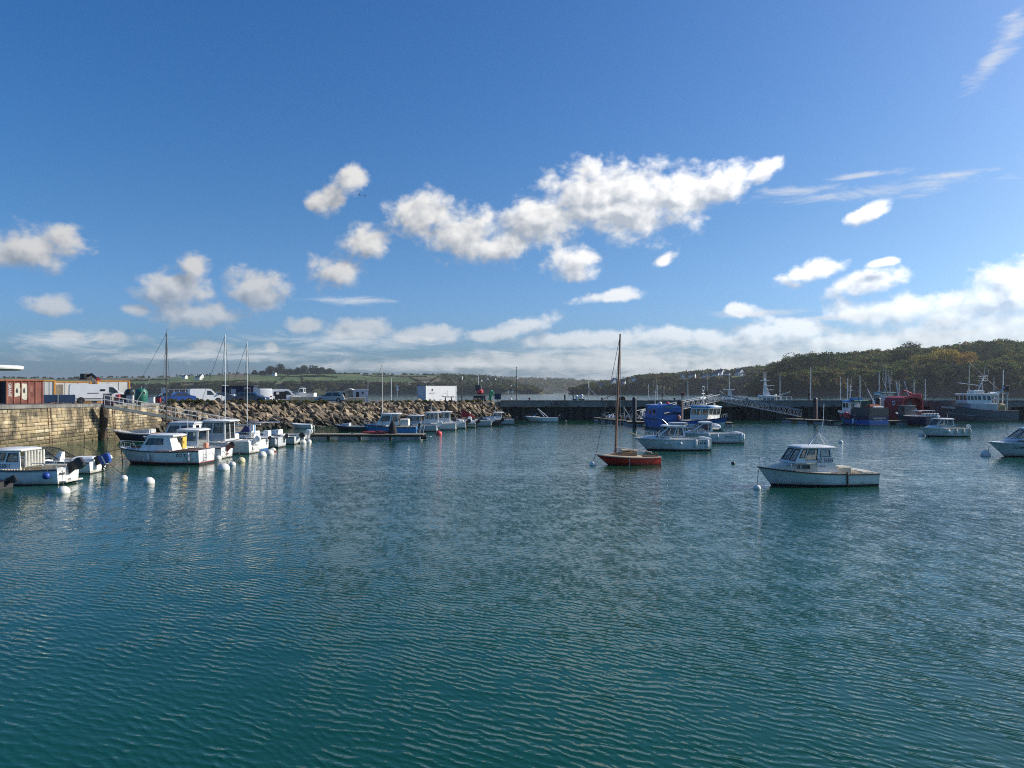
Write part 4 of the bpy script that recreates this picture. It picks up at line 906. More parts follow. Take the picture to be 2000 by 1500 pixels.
# ---------------------------------------------------------------- 3, 4  white cruisers in mid harbour
B = Boat('motor_cruiser', 'white motor cruiser with round hardtop behind the red sailing boat', 'boat', wl(1311, 880.5), 183, Hull(6.25, 2.45, 1.06, .95, .98, .4, .17, .9))
B.hull(WHITE, AFB, DGREY, None, .08, .04, rub=GREYH).deck(WHITE, .5, .4, .2, .1)
B.cuddy(WHITE, .35, 2.5, 1.9, .7, 1.32, 1.22, [(.7, 1.5, 1.12, 1.22)])
B.cabin(WHITE, (-.95, 1.35), (-.8, .45), 1.95, 1.6, 1.18, 1.98, side=[(.08, .40, .1, .9), (.46, .92, .1, .9)], front=[(.04, .48, .08, .92), (.52, .96, .08, .92)], back=[(.1, .9, .1, .9)], over=(.25, .3, .08), rt=.12)
fb_ = MB(); fb_.loft([[(x, y*w_, 2.12 + z) for x, y in ((-1.25, -1), (-.1, -.9), (.25, 0), (-.1, .9), (-1.25, 1))] for w_, z in ((.55, 0), (.72, .12), (.75, .2))]); B.part('flybridge', fb_, GREYH)
B.rail(.62, .55, n=4).tube('antenna', [(.3, .3, 2.1), (.9, .5, 2.6)], .012, ALU)
B.tube('bow_roller', [(2.6, 0, 1.12), (3.6, 0, 1.5)], .05, mat('pale_wood', (.55,.42,.28), .7)); B.tube('bathing_ladder', [(2.9, .3, 1.0), (3.05, .32, .4)], .02, ALU)
for x, bl in ((.75, 1), (-.45, 1)): B.fender(x, 1, .62, .14, .45, ball=bool(bl))
for x in (-1.75, -2.75): B.fender(x, 1, .6, .11, .7)
B.text('DZ 813 409', -2.25, .62, .26, 1, TEXTB, wide=.75)
nr = MB(); nr.bbox((-3.1, -1.05, .85), (-2.6, 1.05, 1.08), .06); B.part('stern_bench', nr, WHITE)
B = Boat('motor_cruiser', 'white motor cruiser with orange life vest in its window', 'boat', wl(1385, 865.5), 178, Hull(6.2, 2.4, 1.0, .90, .95, .4, .17, .9))
B.hull(WHITE, AFB, None, None, .06, rub=GREYH).deck(WHITE, .5, .4, .2, .1)
B.cuddy(WHITE, .3, 2.4, 1.9, .7, 1.25, 1.18)
B.cabin(WHITE, (-.15, 1.9), (-.1, .75), 1.9, 1.6, 1.12, 1.86, side=[(.12, .86, .1, .9)], front=[(.04, .48, .08, .92), (.52, .96, .08, .92)], over=(.1, .2, .06), rt=.14)
lv = MB(); lv.bbox((.25, .62, 1.2), (.75, .75, 1.72), .08); lv.bbox((.35, .6, 1.25), (.62, .78, 1.5), .05); B.part('life_vest', lv, ORG, True)
cv = MB(); cv.bbox((-.95, -.75, 1.3), (-.2, .75, 1.8), .18); B.part('cockpit_cover', cv, WHITE2, True)
B.rail(.58, .5, n=3); B.fender(.25, 1, .6, .11, .55); B.fender(-.55, 1, .62, .10, .45); B.fender(-2.8, 1, .6, .12, .7); B.fender(-2.98, 1, .6, .11, .6)
B.text('JEANNEAU', -1.75, .62, .20, 1, TEXTN); nr = MB(); nr.box((-2.35, B.h.hb(-1.7, .5) + .008, .47), (-1.15, B.h.hb(-1.7, .5) + .016, .5)); B.part('stripe', nr, TEXTN)
nr = MB(); nr.bbox((-3.0, -1.0, .8), (-2.5, 1.0, 1.02), .06); B.part('stern_bench', nr, WHITE)

# ---------------------------------------------------------------- 11, 12  right hand white boats
B = Boat('motor_boat', 'white cabin boat with round fenders before the grey trawler', 'boat', wl(1841, 853), 184, Hull(5.1, 2.1, 1.0, .88, .92, .35, .14, .9))
B.hull(WHITE, AFB, None, None, .10, rub=CREAM).deck(CREAM, .5, .35, .18, .08)
B.cuddy(WHITE, .1, 1.9, 1.7, .7, 1.3, 1.18)
B.cabin(WHITE, (-.75, 1.15), (-.72, .62), 1.7, 1.5, 1.16, 1.88, side=[(.07, .42, .08, .9), (.48, .94, .08, .9)], front=[(.04, .48, .08, .92), (.52, .96, .08, .92)], over=(.15, .25, .06))
B.part('radar_dome', (lambda m: (m.lathe([(.03,1.95),(.05,2.1),(.17,2.12),(.18,2.22),(.08,2.28)], (.5, 0, 0), 12), m)[1])(MB()), WHITE2, True)
B.tube('antenna', [(-.3, .3, 1.95), (-.35, .3, 2.5)], .012, ALU); B.fender(.1, 1, .62, .17, ball=True)
for x in (-.85, -1.65, -2.45): B.fender(x, 1, .58, .10, .6, CREAM)
B.outboard(.3, .7, 0, WHITE2, ALU); buoy(1800, 851.5, 5.5, 'white buoy at the bow of the boat before the grey trawler')
B = Boat('motor_boat', 'white motor boat cut by the right edge, dark window line', 'boat', wl(2006, 893), 183, Hull(6.1, 2.4, 1.12, .98, .95, .45, .20, .9, .42, 2.0, .8, .84))
B.hull(WHITE, AFB, None, None, .05, rub=GREYH).deck(WHITE, .5, .4, .2, .12)
B.cuddy(GREYH, -.2, 2.3, 1.9, .7, 1.36, 1.28, [(.85, 1.25, 1.14, 1.24)])
B.cabin(WHITE, (-1.2, 1.1), (-1.0, .1), 1.9, 1.55, 1.28, 2.05, side=[(.08, .45, .1, .9), (.5, .93, .1, .9)], front=[(.04, .48, .08, .92), (.52, .96, .08, .92)], back=[], rt=.1)
B.rail(.60, .4, n=3).text('DZ 648 271', 1.05, .70, .26, 1, TEXTB, wide=.8).outboard(0, 1)
buoy(1925, 890, 9, 'large grey white buoy near the right edge of the picture')
moor('rope from the right edge boat to the large grey buoy', B.t.matrix_basis @ Vector((3.0, 0, .8)), wl(1925, 890) + Vector((.2, 0, .2)), .05, .02)

# ---------------------------------------------------------------- left foreground row, bows to the stone quay
B = Boat('motor_boat', 'white fishing boat with number ending 653011 and white curtain, left edge', 'boat', wl(27, 947.5), 180, Hull(5.9, 2.3, 1.0, .82, .86, .4, .12, .9))
B.hull(WHITE, AFB, None, GREYH, .05, rub=DGREY).deck(WHITE, .5, .35, .14, .08, CREAM)
B.cabin(WHITE, (-1.0, 1.2), (-.85, .55), 2.0, 1.7, .84, 1.78, side=[(.06, .40, .40, .9), (.46, .88, .44, .92)], front=[(.05, .47, .4, .9), (.53, .95, .4, .9)], over=(.12, .15, .06), rt=.1)
B.text_at('CM 653011', .30, lambda a, b: (.12 - a*.8, 1.01 - .17*(.09 + b), 1.0 + b), TEXTB)
cu = MB()
for k in range(7): cu.lathe([(.075, .95), (.07, 1.3), (.06, 1.76)], (-1.1 - .012*k, .72 - .24*k, 0), 7)
B.part('curtain', cu, CANVAS, True)
cr = MB(); h = B.h
for sg in (1, -1):
    P = lambda x, k: (x, sg*(h.D(h.ux(x)) - .08), h.sheer(x) + k)
    cr.tube([P(-1.5, 0), P(-1.62, .33), P(-2.2, .33), P(-2.88, .33), P(-2.9, 0)], .02, 5); cr.tube([P(-2.2, 0), P(-2.15, .33)], .015, 5)
B.part('cockpit_rail', cr, ALU)
nr = MB(); nr.bbox((-2.55, -.95, .36), (-1.3, -.55, .95), .05); nr.bbox((-2.85, -.7, .36), (-2.6, .7, .88), .04); B.part('locker', nr, CREAM)
B.fender(-2.5, 1, .52, .19, m=mat('blue_fender', (.015,.06,.30), .4), ball=True).outboard(-.1, 1.15, -48, BLACK, BLACK, .6)
tb = MB(); tb.box((-3.3, -.8, .12), (-2.93, .8, .19)); B.part('bathing_platform', tb, WHITE); vt = MB(); vt.box((-2.968, .35, .50), (-2.952, .85, .62)); B.part('vent', vt, DGREY)
buoy(124, 963, 12, 'large white buoy behind the transom of the 653011 boat')
B = Boat('speed_boat', 'white open boat with wraparound windscreen and blue covered outboard', 'boat', wl(104, 926), 181, Hull(5.4, 2.15, .98, .80, .72, .4, .15, .9))
B.hull(WHITE, AFB, None, None, .05, rub=DGREY).deck(WHITE, .55, .35, .25, .1)
wsx = MB()
for sg in (1, -1): wsx.tube([(1.35, 0, 1.0), (1.15, sg*.55, 1.05), (.45, sg*.86, 1.0), (-.9, sg*.95, .82)], .02, 5); wsx.tube([(.75, 0, 1.52), (.55, sg*.45, 1.54), (.05, sg*.74, 1.42), (-.9, sg*.95, .84)], .026, 5); wsx.tube([(.55, sg*.45, 1.54), (1.15, sg*.55, 1.05)], .016, 5)
B.part('windscreen_frame', wsx, BLACK); g = MB()
g.loft([[(1.15, -.55, 1.05), (1.35, 0, 1.0), (1.15, .55, 1.05)], [(.55, -.45, 1.54), (.75, 0, 1.52), (.55, .45, 1.54)]], closed=False)
for sg in (1, -1): g.add([(1.15, sg*.55, 1.05), (.45, sg*.86, 1.0), (-.9, sg*.95, .82), (.05, sg*.74, 1.42), (.55, sg*.45, 1.54)], [(0, 1, 2, 3, 4)])
B.part('windscreen', g, GLASS)
st = MB(); st.loft([[(-.75, .25, .5), (-.35, .25, .5), (-.35, .75, .5), (-.75, .75, .5)], [(-.85, .25, .95), (-.45, .25, .95), (-.45, .75, .95), (-.85, .75, .95)], [(-.9, .35, 1.3), (-.7, .35, 1.3), (-.7, .65, 1.3), (-.9, .65, 1.3)]]); B.part('helm_seat', st, WHITE2, True)
st = MB(); st.bbox((-2.5, -.85, .5), (-1.2, .2, .95), .1); B.part('stern_bench', st, WHITE2)
B.outboard(.2, 1.25, -62, CANVB, BLACK, .75, band=TEXTW); B.outboard(-.55, .8, -30, WHITE2, BLACK, .3)
B = Boat('inflatable_boat', 'black stern of a small dinghy just inside the left edge', 'boat', wl(-38, 958), 181, Hull(2.6, 1.3, .45, .4, .42, .15, .1, .9))
B.hull(HYPB, AFB, None, None, .05).deck(DGREY, .7, .15, .2, .02).outboard(0, .7, -55, BLACK, BLACK, .5)
buoy(242, 936, 7, 'small white buoy between the blue outboard and the moored cabin boat'); buoy(291, 944, 10.5, 'round white buoy below the bow of the cream cabin boat')
B = Boat('motor_boat', 'grey white cabin boat with yellow door panel, bow toward the quay', 'boat', wl(318, 907.5), 175, Hull(6.3, 2.5, 1.12, .92, .98, .4, .13, .93))
B.hull(WHITE, AFB, mat('red_boot_stripe', (.38,.06,.07), .5), None, .12, .05, rub=BLACK, rubr=.04).deck(WHITE, .5, .4, .14, .1, mat('pink_beige_deck', (.46,.33,.25), .7))
B.cuddy(GREYH, .2, 2.6, 1.9, .7, 1.38, 1.24, [(.9, 1.9, 1.12, 1.26)])
B.cabin(WHITE, (-1.25, 1.15), (-.95, .55), 2.0, 1.7, .95, 1.88, side=[(.28, .92, .4, .88)], front=[(.05, .47, .4, .9), (.53, .95, .4, .9)], back=[(.52, .86, .5, .88)], over=(.3, .1, .05), rt=.12)
dr = MB(); dr.box((-1.30, -.78, 1.0), (-1.22, -.28, 1.80)); B.part('door_panel', dr, YEL); dr = MB(); dr.tube([(-1.34, -.34, 1.35), (-1.34, -.34, 1.55)], .02); B.part('door_handle', dr, BLACK)
B.rail(.70, .42, n=3); B.fender(.35, 1, .55, .12, .6, GREYH); B.fender(-2.5, 1, .55, .12, .6, GREYH); B.text('DZ 7 4', -2.05, .62, .30, 1, TEXTB)
ld = MB(); xt = -3.19
for y in (.55, .15): ld.tube([(xt, y, .1), (xt - .03, y, .95), (xt + .1, y, 1.05)], .018, 5)
for z in (.25, .45, .65): ld.tube([(xt, .55, z), (xt, .15, z)], .015, 5)
B.part('stern_ladder', ld, ALU); nr = MB(); nr.bbox((-2.9, -1.0, .42), (-2.4, 1.0, .9), .05); B.part('stern_locker', nr, mat('pink_beige_deck'))
B.tube('samson_post', [(2.65, 0, 1.0), (2.68, 0, 1.35)], .05, BLACK); moor('long slack mooring rope from the cream cabin boat to the quay', B.t.matrix_basis @ Vector((3.1, 0, .95)), wl(150, 893) + Vector((0, 0, 1.0)), .35, .02)
moor('anchor rope hanging at the bow of the cream cabin boat', B.t.matrix_basis @ Vector((2.95, .1, .95)), B.t.matrix_basis @ Vector((2.75, .25, 0)), -.05, .03, BLACK)
buoy(437, 918, 11.5, 'large white buoy astern of the cream cabin boat'); buoy(454, 909, 6.5, 'small white buoy behind the large one astern of the cream cabin boat'); buoy(471, 902, 8, 'yellowish mooring buoy right of the large white one', mat('buoy_yellowed', (.62,.55,.34), .6, .15, 3)); buoy(426, 897, 6.5, 'white buoy touching the transom corner of the cream cabin boat')
# row behind, each a little farther
B = Boat('motor_boat', 'white half cabin boat with red outboard and grey crate astern', 'boat', wl(372, 896), 176, Hull(5.6, 2.2, 1.0, .85, .82, .4, .13, .9))
B.hull(WHITE, AFB, None, None, .06).deck(WHITE, .5, .35, .15, .08)
B.cuddy(WHITE, 0, 2.1, 1.8, .7, 1.25, 1.15); B.cabin(WHITE, (-1.0, .9), (-1.0, .6), 1.8, 1.7, .9, 2.05, side=[(.1, .46, .35, .92), (.54, .92, .35, .92)], front=[(.05, .47, .3, .9), (.53, .95, .3, .9)], rt=.1)
B.outboard(0, .85, -40, BLACK, REDP, .45, band=REDP); cr = MB()
for k in range(5): cr.box((-2.75, -.95 + .2*k, .62), (-2.3, -.92 + .2*k, 1.12))
for z in (.64, .78, .92, 1.08): cr.box((-2.78, -.98, z), (-2.76, -.1, z + .05)); cr.box((-2.30, -.98, z), (-2.28, -.1, z + .05))
B.part('crate', cr, GREYH); nr = MB(); nr.bbox((-1.5, .2, .5), (-1.25, .55, 1.15), .03); B.part('red_box', nr, SALMON)
B.tube('antenna', [(0, .4, 2.1), (.02, .4, 3.0)], .014, WHITE2)
B = Boat('motor_boat', 'white wheelhouse boat with tall glazed cabin in the left row', 'boat', wl(419, 886.5), 176, Hull(6.6, 2.5, 1.2, .95, 1.0, .4, .12, .9))
B.hull(WHITE, AFB, None, None, .06, rub=GREYH).deck(WHITE, .45, .4, .15, .08)
B.cuddy(WHITE, .4, 2.6, 1.9, .8, 1.4, 1.3); B.cabin(GREYH, (-1.3, 1.0), (-1.25, .55), 2.0, 1.8, 1.0, 2.55, side=[(.06, .46, .42, .93), (.54, .94, .42, .93)], front=[(.05, .47, .42, .9), (.53, .95, .42, .9)], back=[(.08, .46, .1, .93), (.54, .92, .1, .93)], roof=WHITE, over=(.45, .15, .08), rt=.09)
B.text_at('DZ 912', .22, lambda a, b: (-3.33, -a - .3, .62 + b), TEXTB); B.outboard(.35, .9, -35, WHITE2, WHITE2, .4); B.tube('antenna', [(-.6, .5, 2.6), (-.6, .5, 3.2)], .014, WHITE2)
nr = MB(); nr.bbox((-3.2, -1.0, .8), (-2.7, 1.0, 1.06), .05); B.part('stern_bench', nr, WHITE)
B = Boat('motor_boat', 'low white cabin boat with grey roof behind the wheelhouse boat', 'boat', wl(353, 880), 180, Hull(6.4, 2.4, 1.15, .95, .95, .4, .13, .9))
B.hull(WHITE, AFB, None, None, .06, rub=GREYH).deck(WHITE, .5, .4, .15, .08); B.cuddy(WHITE, .3, 2.6, 1.9, .8, 1.4, 1.3)
B.cabin(WHITE, (-1.5, 1.2), (-1.4, .6), 2.0, 1.7, 1.0, 2.2, side=[(.06, .46, .4, .9), (.54, .92, .4, .9)], front=[(.05, .47, .4, .9), (.53, .95, .4, .9)], back=[(.3, .7, .1, .9)], roof=GREYH, rt=.16); B.outboard(0, .9)
B = Boat('sailing_boat', 'white sailing boat with horseshoe lifebuoy, blue waterline and silver mast', 'sailboat', wl(441, 881.5), 176, Hull(6.6, 2.4, 1.1, .9, .95, .5, .16, .8))
B.hull(WHITE, AFBL, AFBL, None, .12, .06, rub=GREYH).deck(WHITE, .35, .4, .25, .08); B.cuddy(WHITE, -.8, 2.0, 1.6, .8, 1.4, 1.3, [(-.4, .9, 1.12, 1.26)])
B.mast(.05, 1.2, 9.75, .045, ALU, .0, (5.4, .7)); B.tube('boom', [(.0, 0, 2.1), (-3.0, 0, 2.2)], .07, CANVAS)
lb_ = MB(); lb_.tube([(-2.6, .75 + .25*math.cos(a), 1.35 + .27*math.sin(a)) for a in [R(-60 + 30*k) for k in range(11)]], .07, 7); B.part('lifebuoy', lb_, CANVAS, True); B.rail(.62, .5, n=3, mid=True)
pp = MB(); pp.tube([(-2.2, 1.0, .95), (-2.25, 1.0, 1.5), (-3.2, .8, 1.5), (-3.25, -.8, 1.5), (-2.25, -1.0, 1.5), (-2.2, -1.0, .95)], .016, 5); B.part('stern_rail', pp, ALU); B.outboard(-.5, .6, -40, BLACK, ALU, .3)
B = Boat('sailing_boat', 'grey white sailing boat with blue and white furled sail bag', 'sailboat', wl(484, 875), 176, Hull(6.2, 2.3, 1.1, .9, .92, .5, .15, .85))
B.hull(GREYH, AFB, None, None, .12, rub=DGREY).deck(WHITE, .38, .4, .25, .08); B.cuddy(WHITE, -.8, 2.0, 1.6, .8, 1.45, 1.35, [(-.4, .7, 1.15, 1.32)])
B.mast(.05, 1.2, 9.35, .042, ALU, .0, (5.2, .65)); B.tube('boom', [(.0, 0, 2.2), (-2.9, 0, 2.25)], .06, ALU); bg = MB(); bg.loft([[(x, y, z) for x, y in ((-.9, .5), (-.9, .95), (-.6, .95), (-.6, .5))] for z in (1.2, 1.6, 2.1)]); B.part('sail_bag', bg, WHITE2, True)
bg = MB(); bg.box((-.92, .66, 1.25), (-.58, .8, 2.06)); B.part('sail_stripe', bg, SKYB); sp_ = MB(); sp_.loft([[(x, y, 1.3 + z) for x, y in ((-.4, -.6), (.5, -.6), (.5, .6), (-.4, .6))] for z in (0, .0)] + [[(-.3, -.5, 1.85), (.1, -.5, 1.85), (.1, .5, 1.85), (-.3, .5, 1.85)]]); B.part('spray_hood', sp_, mat('violet_canvas', (.05,.05,.16), .8))
B.fender(-2.3, 1, .55, .13, .7, DGREY); B.fender(-2.9, 1, .55, .1, .6); B.outboard(-.4, .6, -30, BLACK, BLACK, .3)
for k, (px, py, r_, lb, m_, m2) in enumerate([(512, 891, 8.5, 'white buoy pair by the sailing boats, nearer one', BUOYW, None), (527, 887.5, 8.5, 'white buoy pair by the sailing boats, farther one', BUOYW, None), (533, 882, 6.5, 'red and white buoy behind the pair of white ones', BUOYW, REDP), (592, 866, 6.5, 'white buoy at the left end of the floating pontoon', BUOYW, None), (603, 864.5, 5.5, 'smaller white buoy beside the pontoon end', BUOYW, None), (857, 849, 6.5, 'bright red buoy off the pontoon row', mat('red_buoy', (.62,.06,.07), .5, .1, 3), None),
        (887, 833, 5.5, 'red and white buoy among the farther outboards', BUOYW, REDP), (1432, 906, 4, 'small dark buoy between the red boat and the right cabin boat', BLACK, None), (1642, 865, 4.5, 'small white buoy beyond the tripod mast', BUOYW, None), (1104, 823, 2.6, 'tiny dark buoy by the stern of the arch boat', DGREY, None), (940, 831, 3, 'small white float by the black inflatable', BUOYW, None)]): buoy(px, py, r_, lb, m_, m2)
B = Boat('motor_boat', 'grey open boat with white curved outboard leg left of the pontoon', 'boat', wl(527, 868), 178, Hull(5.2, 2.0, .85, .7, .72, .35, .14, .9))
B.hull(GREYH, AFB, None, None, .06).deck(WHITE, .5, .3, .15, .06); st = MB(); st.bbox((.0, -.4, .5), (.5, .4, 1.25), .06); B.part('console', st, WHITE2); B.outboard(0, 1.0, -55, BLACK, WHITE2, .5); st = MB(); st.bbox((-1.6, -.7, .3), (-1.1, .7, .8), .05); B.part('thwart', st, WHITE2)
B = Boat('motor_boat', 'small white boat with two pale outboards touching the pontoon end', 'boat', wl(552, 862), 178, Hull(4.8, 1.9, .8, .68, .7, .35, .14, .9))
B.hull(WHITE, AFB, None, None, .06).deck(WHITE, .5, .3, .15, .06); B.cuddy(WHITE, .2, 1.7, 1.4, .6, 1.15); B.outboard(.35, .8, -10, WHITE2, ALU, .3); B.outboard(-.35, .8, -10, WHITE2, ALU, .3)
B = Boat('sailing_boat', 'dark hulled sailing boat with tall dark mast near the quay corner', 'sailboat', wl(283, 861), 178, Hull(6.6, 2.2, 1.05, .75, .8, .5, .12, .6))
B.hull(NAVY, AFB, None, WHITE, .08, rub=WHITE2).deck(WHITE, .35, .35, .25, .06, VARN); B.cuddy(GREYH, -.8, 1.6, 1.4, .7, 1.15)
B.t['label'] = 'dark hulled sailing boat with tall dark mast near the quay corner'
B.mast(-2.2, .5, 10.85, .085, mat('dark_mast', (.05,.045,.045), .5), .0, (5.3, .75)); B.tube('boom', [(-2.2, 0, 1.7), (-3.2, 0, 1.8)], .06, DSTEEL); B.tube('bowsprit', [(3.0, 0, 1.0), (4.0, 0, 1.15)], .05, WHITE2); B.tube('wind_vane', [(-2.2, 0, 10.8), (-2.2, 0, 11.2), (-2.45, 0, 11.2)], .012, DSTEEL)
B.stays((-2.2, 0, 8.9), [(2.6, 0, 1.0)], WHITE2, .02)
B = Boat('dinghy', 'upturned white inflatable dinghy above the pontoon, dark outboard', 'dinghy', wl(591, 836.5), 172, Hull(2.9, 1.4, .62, .5, .5, .15, .12, .9))
B.hull(WHITE2, HYP, None, None, .05, rub=WHITE2, rubr=.12).deck(GREYH, .75, .2, .2, .02).outboard(0, .65, -20, BLACK, BLACK, .3)

for lb, a, b_ in [('stern rope from the cream cabin boat to the large white buoy', (412, 903, .8), (437, 918, .3)), ('stern rope from the red outboard boat to the small white buoy', (432, 893, .75), (454, 909, .25)), ('stern rope from the wheelhouse boat to the yellowish buoy', (462, 884, .8), (471, 902, .28)), ('stern rope from the horseshoe lifebuoy boat to the nearer white buoy', (495, 879, .85), (512, 891, .28)),
        ('stern rope from the 653011 boat to the buoy behind it', (122, 945, .75), (124, 963, .3)), ('bow rope from the dark hulled sailing boat to the stone wall', (232, 860, 1.0), (205, 857, 2.2)), ('thin rope from the small buoy toward the stone wall', (242, 936, .2), (150, 872, 1.2))]:
    moor(lb, onz(a[0], a[1], 0) + Vector((0, 0, a[2])), onz(b_[0], b_[1], 0) + Vector((0, 0, b_[2])), .12, .016)
# ---------------------------------------------------------------- boats between the pontoon and the breakwater
B = Boat('motor_boat', 'blue hulled boat with white wheelhouse moored behind the pontoon', 'boat', wl(762, 848.5), 181, Hull(6.2, 2.4, 1.2, .9, .85, .4, .13, .9))
B.hull(SKYB, AFB, None, None, .1, rub=BLACK, rubr=.05).deck(WHITE, .5, .35, .15, .08); B.cuddy(GREYH, .3, 2.3, 1.8, .8, 1.35, 1.28)
B.cabin(WHITE, (-1.1, 1.5), (-1.0, .85), 1.9, 1.7, 1.05, 2.28, side=[(.04, .36, .35, .9), (.44, .92, .35, .9)], front=[(.05, .47, .35, .9), (.53, .95, .35, .9)], over=(.3, .1, .06), rt=.1)
B.mast(.9, 2.3, 8.3, .045, WHITE2, .0); cv = MB(); cv.bbox((-2.2, -.8, .9), (-1.2, .8, 1.75), .1); B.part('cockpit_cover', cv, CANVAS); gb = MB(); gb.box((2.5, .5, .85), (2.6, .6, .95)); B.part('fairlead', gb, WHITE2); B.outboard(0, .8, -20, BLACK); B.rail(.75, .4, n=2)
B = Boat('motor_boat', 'small dark grey boat lying bow out left of the blue one', 'boat', wl(690, 842), 178, Hull(4.6, 1.8, .8, .6, .6, .3, .12, .9)); B.hull(DGREY, AFB, None, None, .05, rub=GREYH).deck(GREYH, .6, .3, .14, .05).cuddy(GREYH, .4, 1.6, 1.2, .5, 1.0); B.tube('oar', [(.3, .4, .6), (-1.9, .7, .85)], .03, CANVAS)
specs = [('grey cabin boat with wide roof right of the blue boat', 808, 843, 5.8, GREYH, GREYH, 1.9, 'c', WHITE2), ('white wheelhouse boat with three windows below the kiosk', 843, 840, 6.2, WHITE, WHITE, 2.2, 'c', WHITE2), ('second white wheelhouse boat, right of the one below the kiosk', 866, 837, 6.0, WHITE, WHITE, 2.15, 'c', BLACK),
    ('grey inflatable with black engine below the lamp post', 893, 835, 5.0, GREYH, GREYH, 0, 'r', BLACK), ('pale grey speed boat by the red folded sail cover', 922, 832.5, 5.4, GREYH, WHITE, 0, 's', WHITE2), ('black inflatable boat right of the pale grey speed boat', 945, 831, 4.6, HYPB, HYPB, 0, 'r', BLACK), ('grey cabin boat with white pilothouse at the end of the far row', 968, 829.5, 5.4, GREYH, WHITE, 1.75, 'c', BLACK)]
for lb, px, py, L_, hm, cm, zt, kd, om in specs:
    B = Boat('inflatable_boat' if kd == 'r' else 'motor_boat', lb, 'boat', wl(px, py), 180, Hull(L_, 2.2, 1.0, .8, .8, .35, .14, .9), group='boats moored below the breakwater')
    if kd == 'r': B.h = Hull(L_, 2.1, .85, .65, .65, .3, .14, .85)
    B.hull(hm, AFB, None, None, .06, rub=hm if kd == 'r' else GREYH, rubr=.2 if kd == 'r' else .035).deck(cm if kd != 'r' else DGREY, .5, .3, .15, .07)
    if kd == 'c':
        x1 = 1.0 if 'end of' not in lb else .6; B.cuddy(cm, 0, 2.0, 1.7, .7, 1.2)
        B.cabin(cm, (-.9, x1), (-.85, x1 - .35), 1.8, 1.6, .85, zt, side=[(.06, .33, .4, .92), (.38, .64, .4, .92), (.69, .94, .4, .92)] if 'three' in lb else [(.06, .46, .4, .92), (.54, .92, .4, .92)], front=[(.05, .47, .4, .9), (.53, .95, .4, .9)], over=(.35, .1, .06)); B.tube('antenna', [(0, .3, zt), (0, .3, zt + 1.0)], .014, WHITE2)
    else:
        st = MB(); st.bbox((.1, -.4, .4), (.6, .4, 1.3), .08); B.part('console', st, WHITE2 if kd == 's' else DGREY); st = MB(); st.bbox((-.9, -.45, .4), (-.4, .45, .95), .08); B.part('helm_seat', st, CANVAS)
    B.outboard(.2, 1.0, -38, om, om, .45)
    if kd == 'c': B.outboard(-.5, .6, -20, BLACK, BLACK, .3)
B = Boat('sailing_dinghy', 'sailing dinghy with folded red sail and thin dark mast', 'sailboat', wl(905, 826), 178, Hull(4.6, 1.8, .8, .62, .62, .3, .12, .8)); B.hull(WHITE, AFB).deck(VARN, .5, .3); B.mast(.3, .6, 7.2, .045, mat('dark_mast'), .0)
rs_ = MB(); rs_.loft([[(.3, -.12, .9), (.3, .12, .9), (.3, 0, 2.3)], [(-.9, -.25, .85), (-.9, .25, .85), (-.9, 0, 1.5)], [(-1.8, -.15, .8), (-1.8, .15, .8), (-1.8, 0, 1.0)]]); B.part('folded_sail', rs_, REDC)
B = Boat('speed_boat', 'white speed boat with raked arch lying before the jetty wall', 'boat', wl(1057, 824.5), 181, Hull(5.3, 2.1, .95, .75, .72, .35, .2, .9))
B.hull(WHITE, AFB, None, None, .04, rub=GREYH).deck(WHITE, .55, .35, .25, .1); ws = MB(); ws.loft([[(1.1, -.7, .95), (1.35, 0, .95), (1.1, .7, .95)], [(.5, -.6, 1.4), (.7, 0, 1.42), (.5, .6, 1.4)]], closed=False); B.part('windscreen', ws, GLASS)
ar = MB()
for sg in (1, -1): ar.tube([(-1.0, sg*.95, .85), (.35, sg*.8, 2.0)], .05, 6); ar.tube([(-.5, sg*.95, .85), (.45, sg*.8, 2.0)], .03, 6)
ar.tube([(.4, -.8, 2.0), (.55, 0, 2.08), (.4, .8, 2.0)], .07, 6); B.part('roll_arch', ar, WHITE2); B.outboard(.3, .9, -35, BLACK, BLACK, .4); B.outboard(-.3, .9, -35, WHITE2, BLACK, .4)

# ---------------------------------------------------------------- fishing boats
def gear_mast(B, x, z0, z1, m=ALU, bars=((.6, .5), (.85, .35))):
    B.tube('mast', [(x, 0, z0), (x - .1, 0, z1)], .06, m, 7, .035)
    for f, w in bars: z = z0 + (z1 - z0)*f; B.tube('crossbar', [(x - .1*f, -w, z), (x - .1*f, w, z)], .025, m, 5)
    for y in (-.25, .3): B.tube('aerial', [(x, y, z0 + (z1 - z0)*.6), (x - .05, y, z1 + 1.2)], .012, WHITE2, 4)
# blue boat with a shelter over its stern
B = Boat('fishing_boat', 'blue fishing boat with big blue stern shelter beside the tall pile', 'fishing boat', wl(1283, 835), 105, Hull(7.6, 3.5, 1.9, 1.35, 1.3, .6, .13, .92))
B.hull(BLUE, AFB, None, None, .05, rub=NAVY, rubr=.05).deck(DGREY, .35, .7, .15, .05)
B.cabin(BLUE, (-.2, 1.5), (-.1, 1.35), 2.1, 2.0, 1.3, 3.05, side=[(.12, .45, .45, .88), (.55, .88, .45, .88)], front=[(.05, .47, .5, .9), (.53, .95, .5, .9)], back=[], roof=mat('pale_blue_roof', (.32,.36,.42), .6), over=(.1, .15, .08))
sh = MB(); prof_ = [(-1.66, 1.3), (-1.68, 2.7), (-1.3, 3.05), (0, 3.25), (1.3, 3.05), (1.68, 2.7), (1.66, 1.3)]
sh.loft([[(-3.75, y, z) for y, z in prof_], [(-.4, y, z) for y, z in prof_]], closed=False)
for (y0, y1, z0, z1) in ((-1.67, 1.67, 1.3, 1.85), (-1.67, 1.67, 2.2, 2.7), (.9, 1.67, 1.85, 2.2)): sh.box((-3.80, y0, z0), (-3.74, y1, z1))
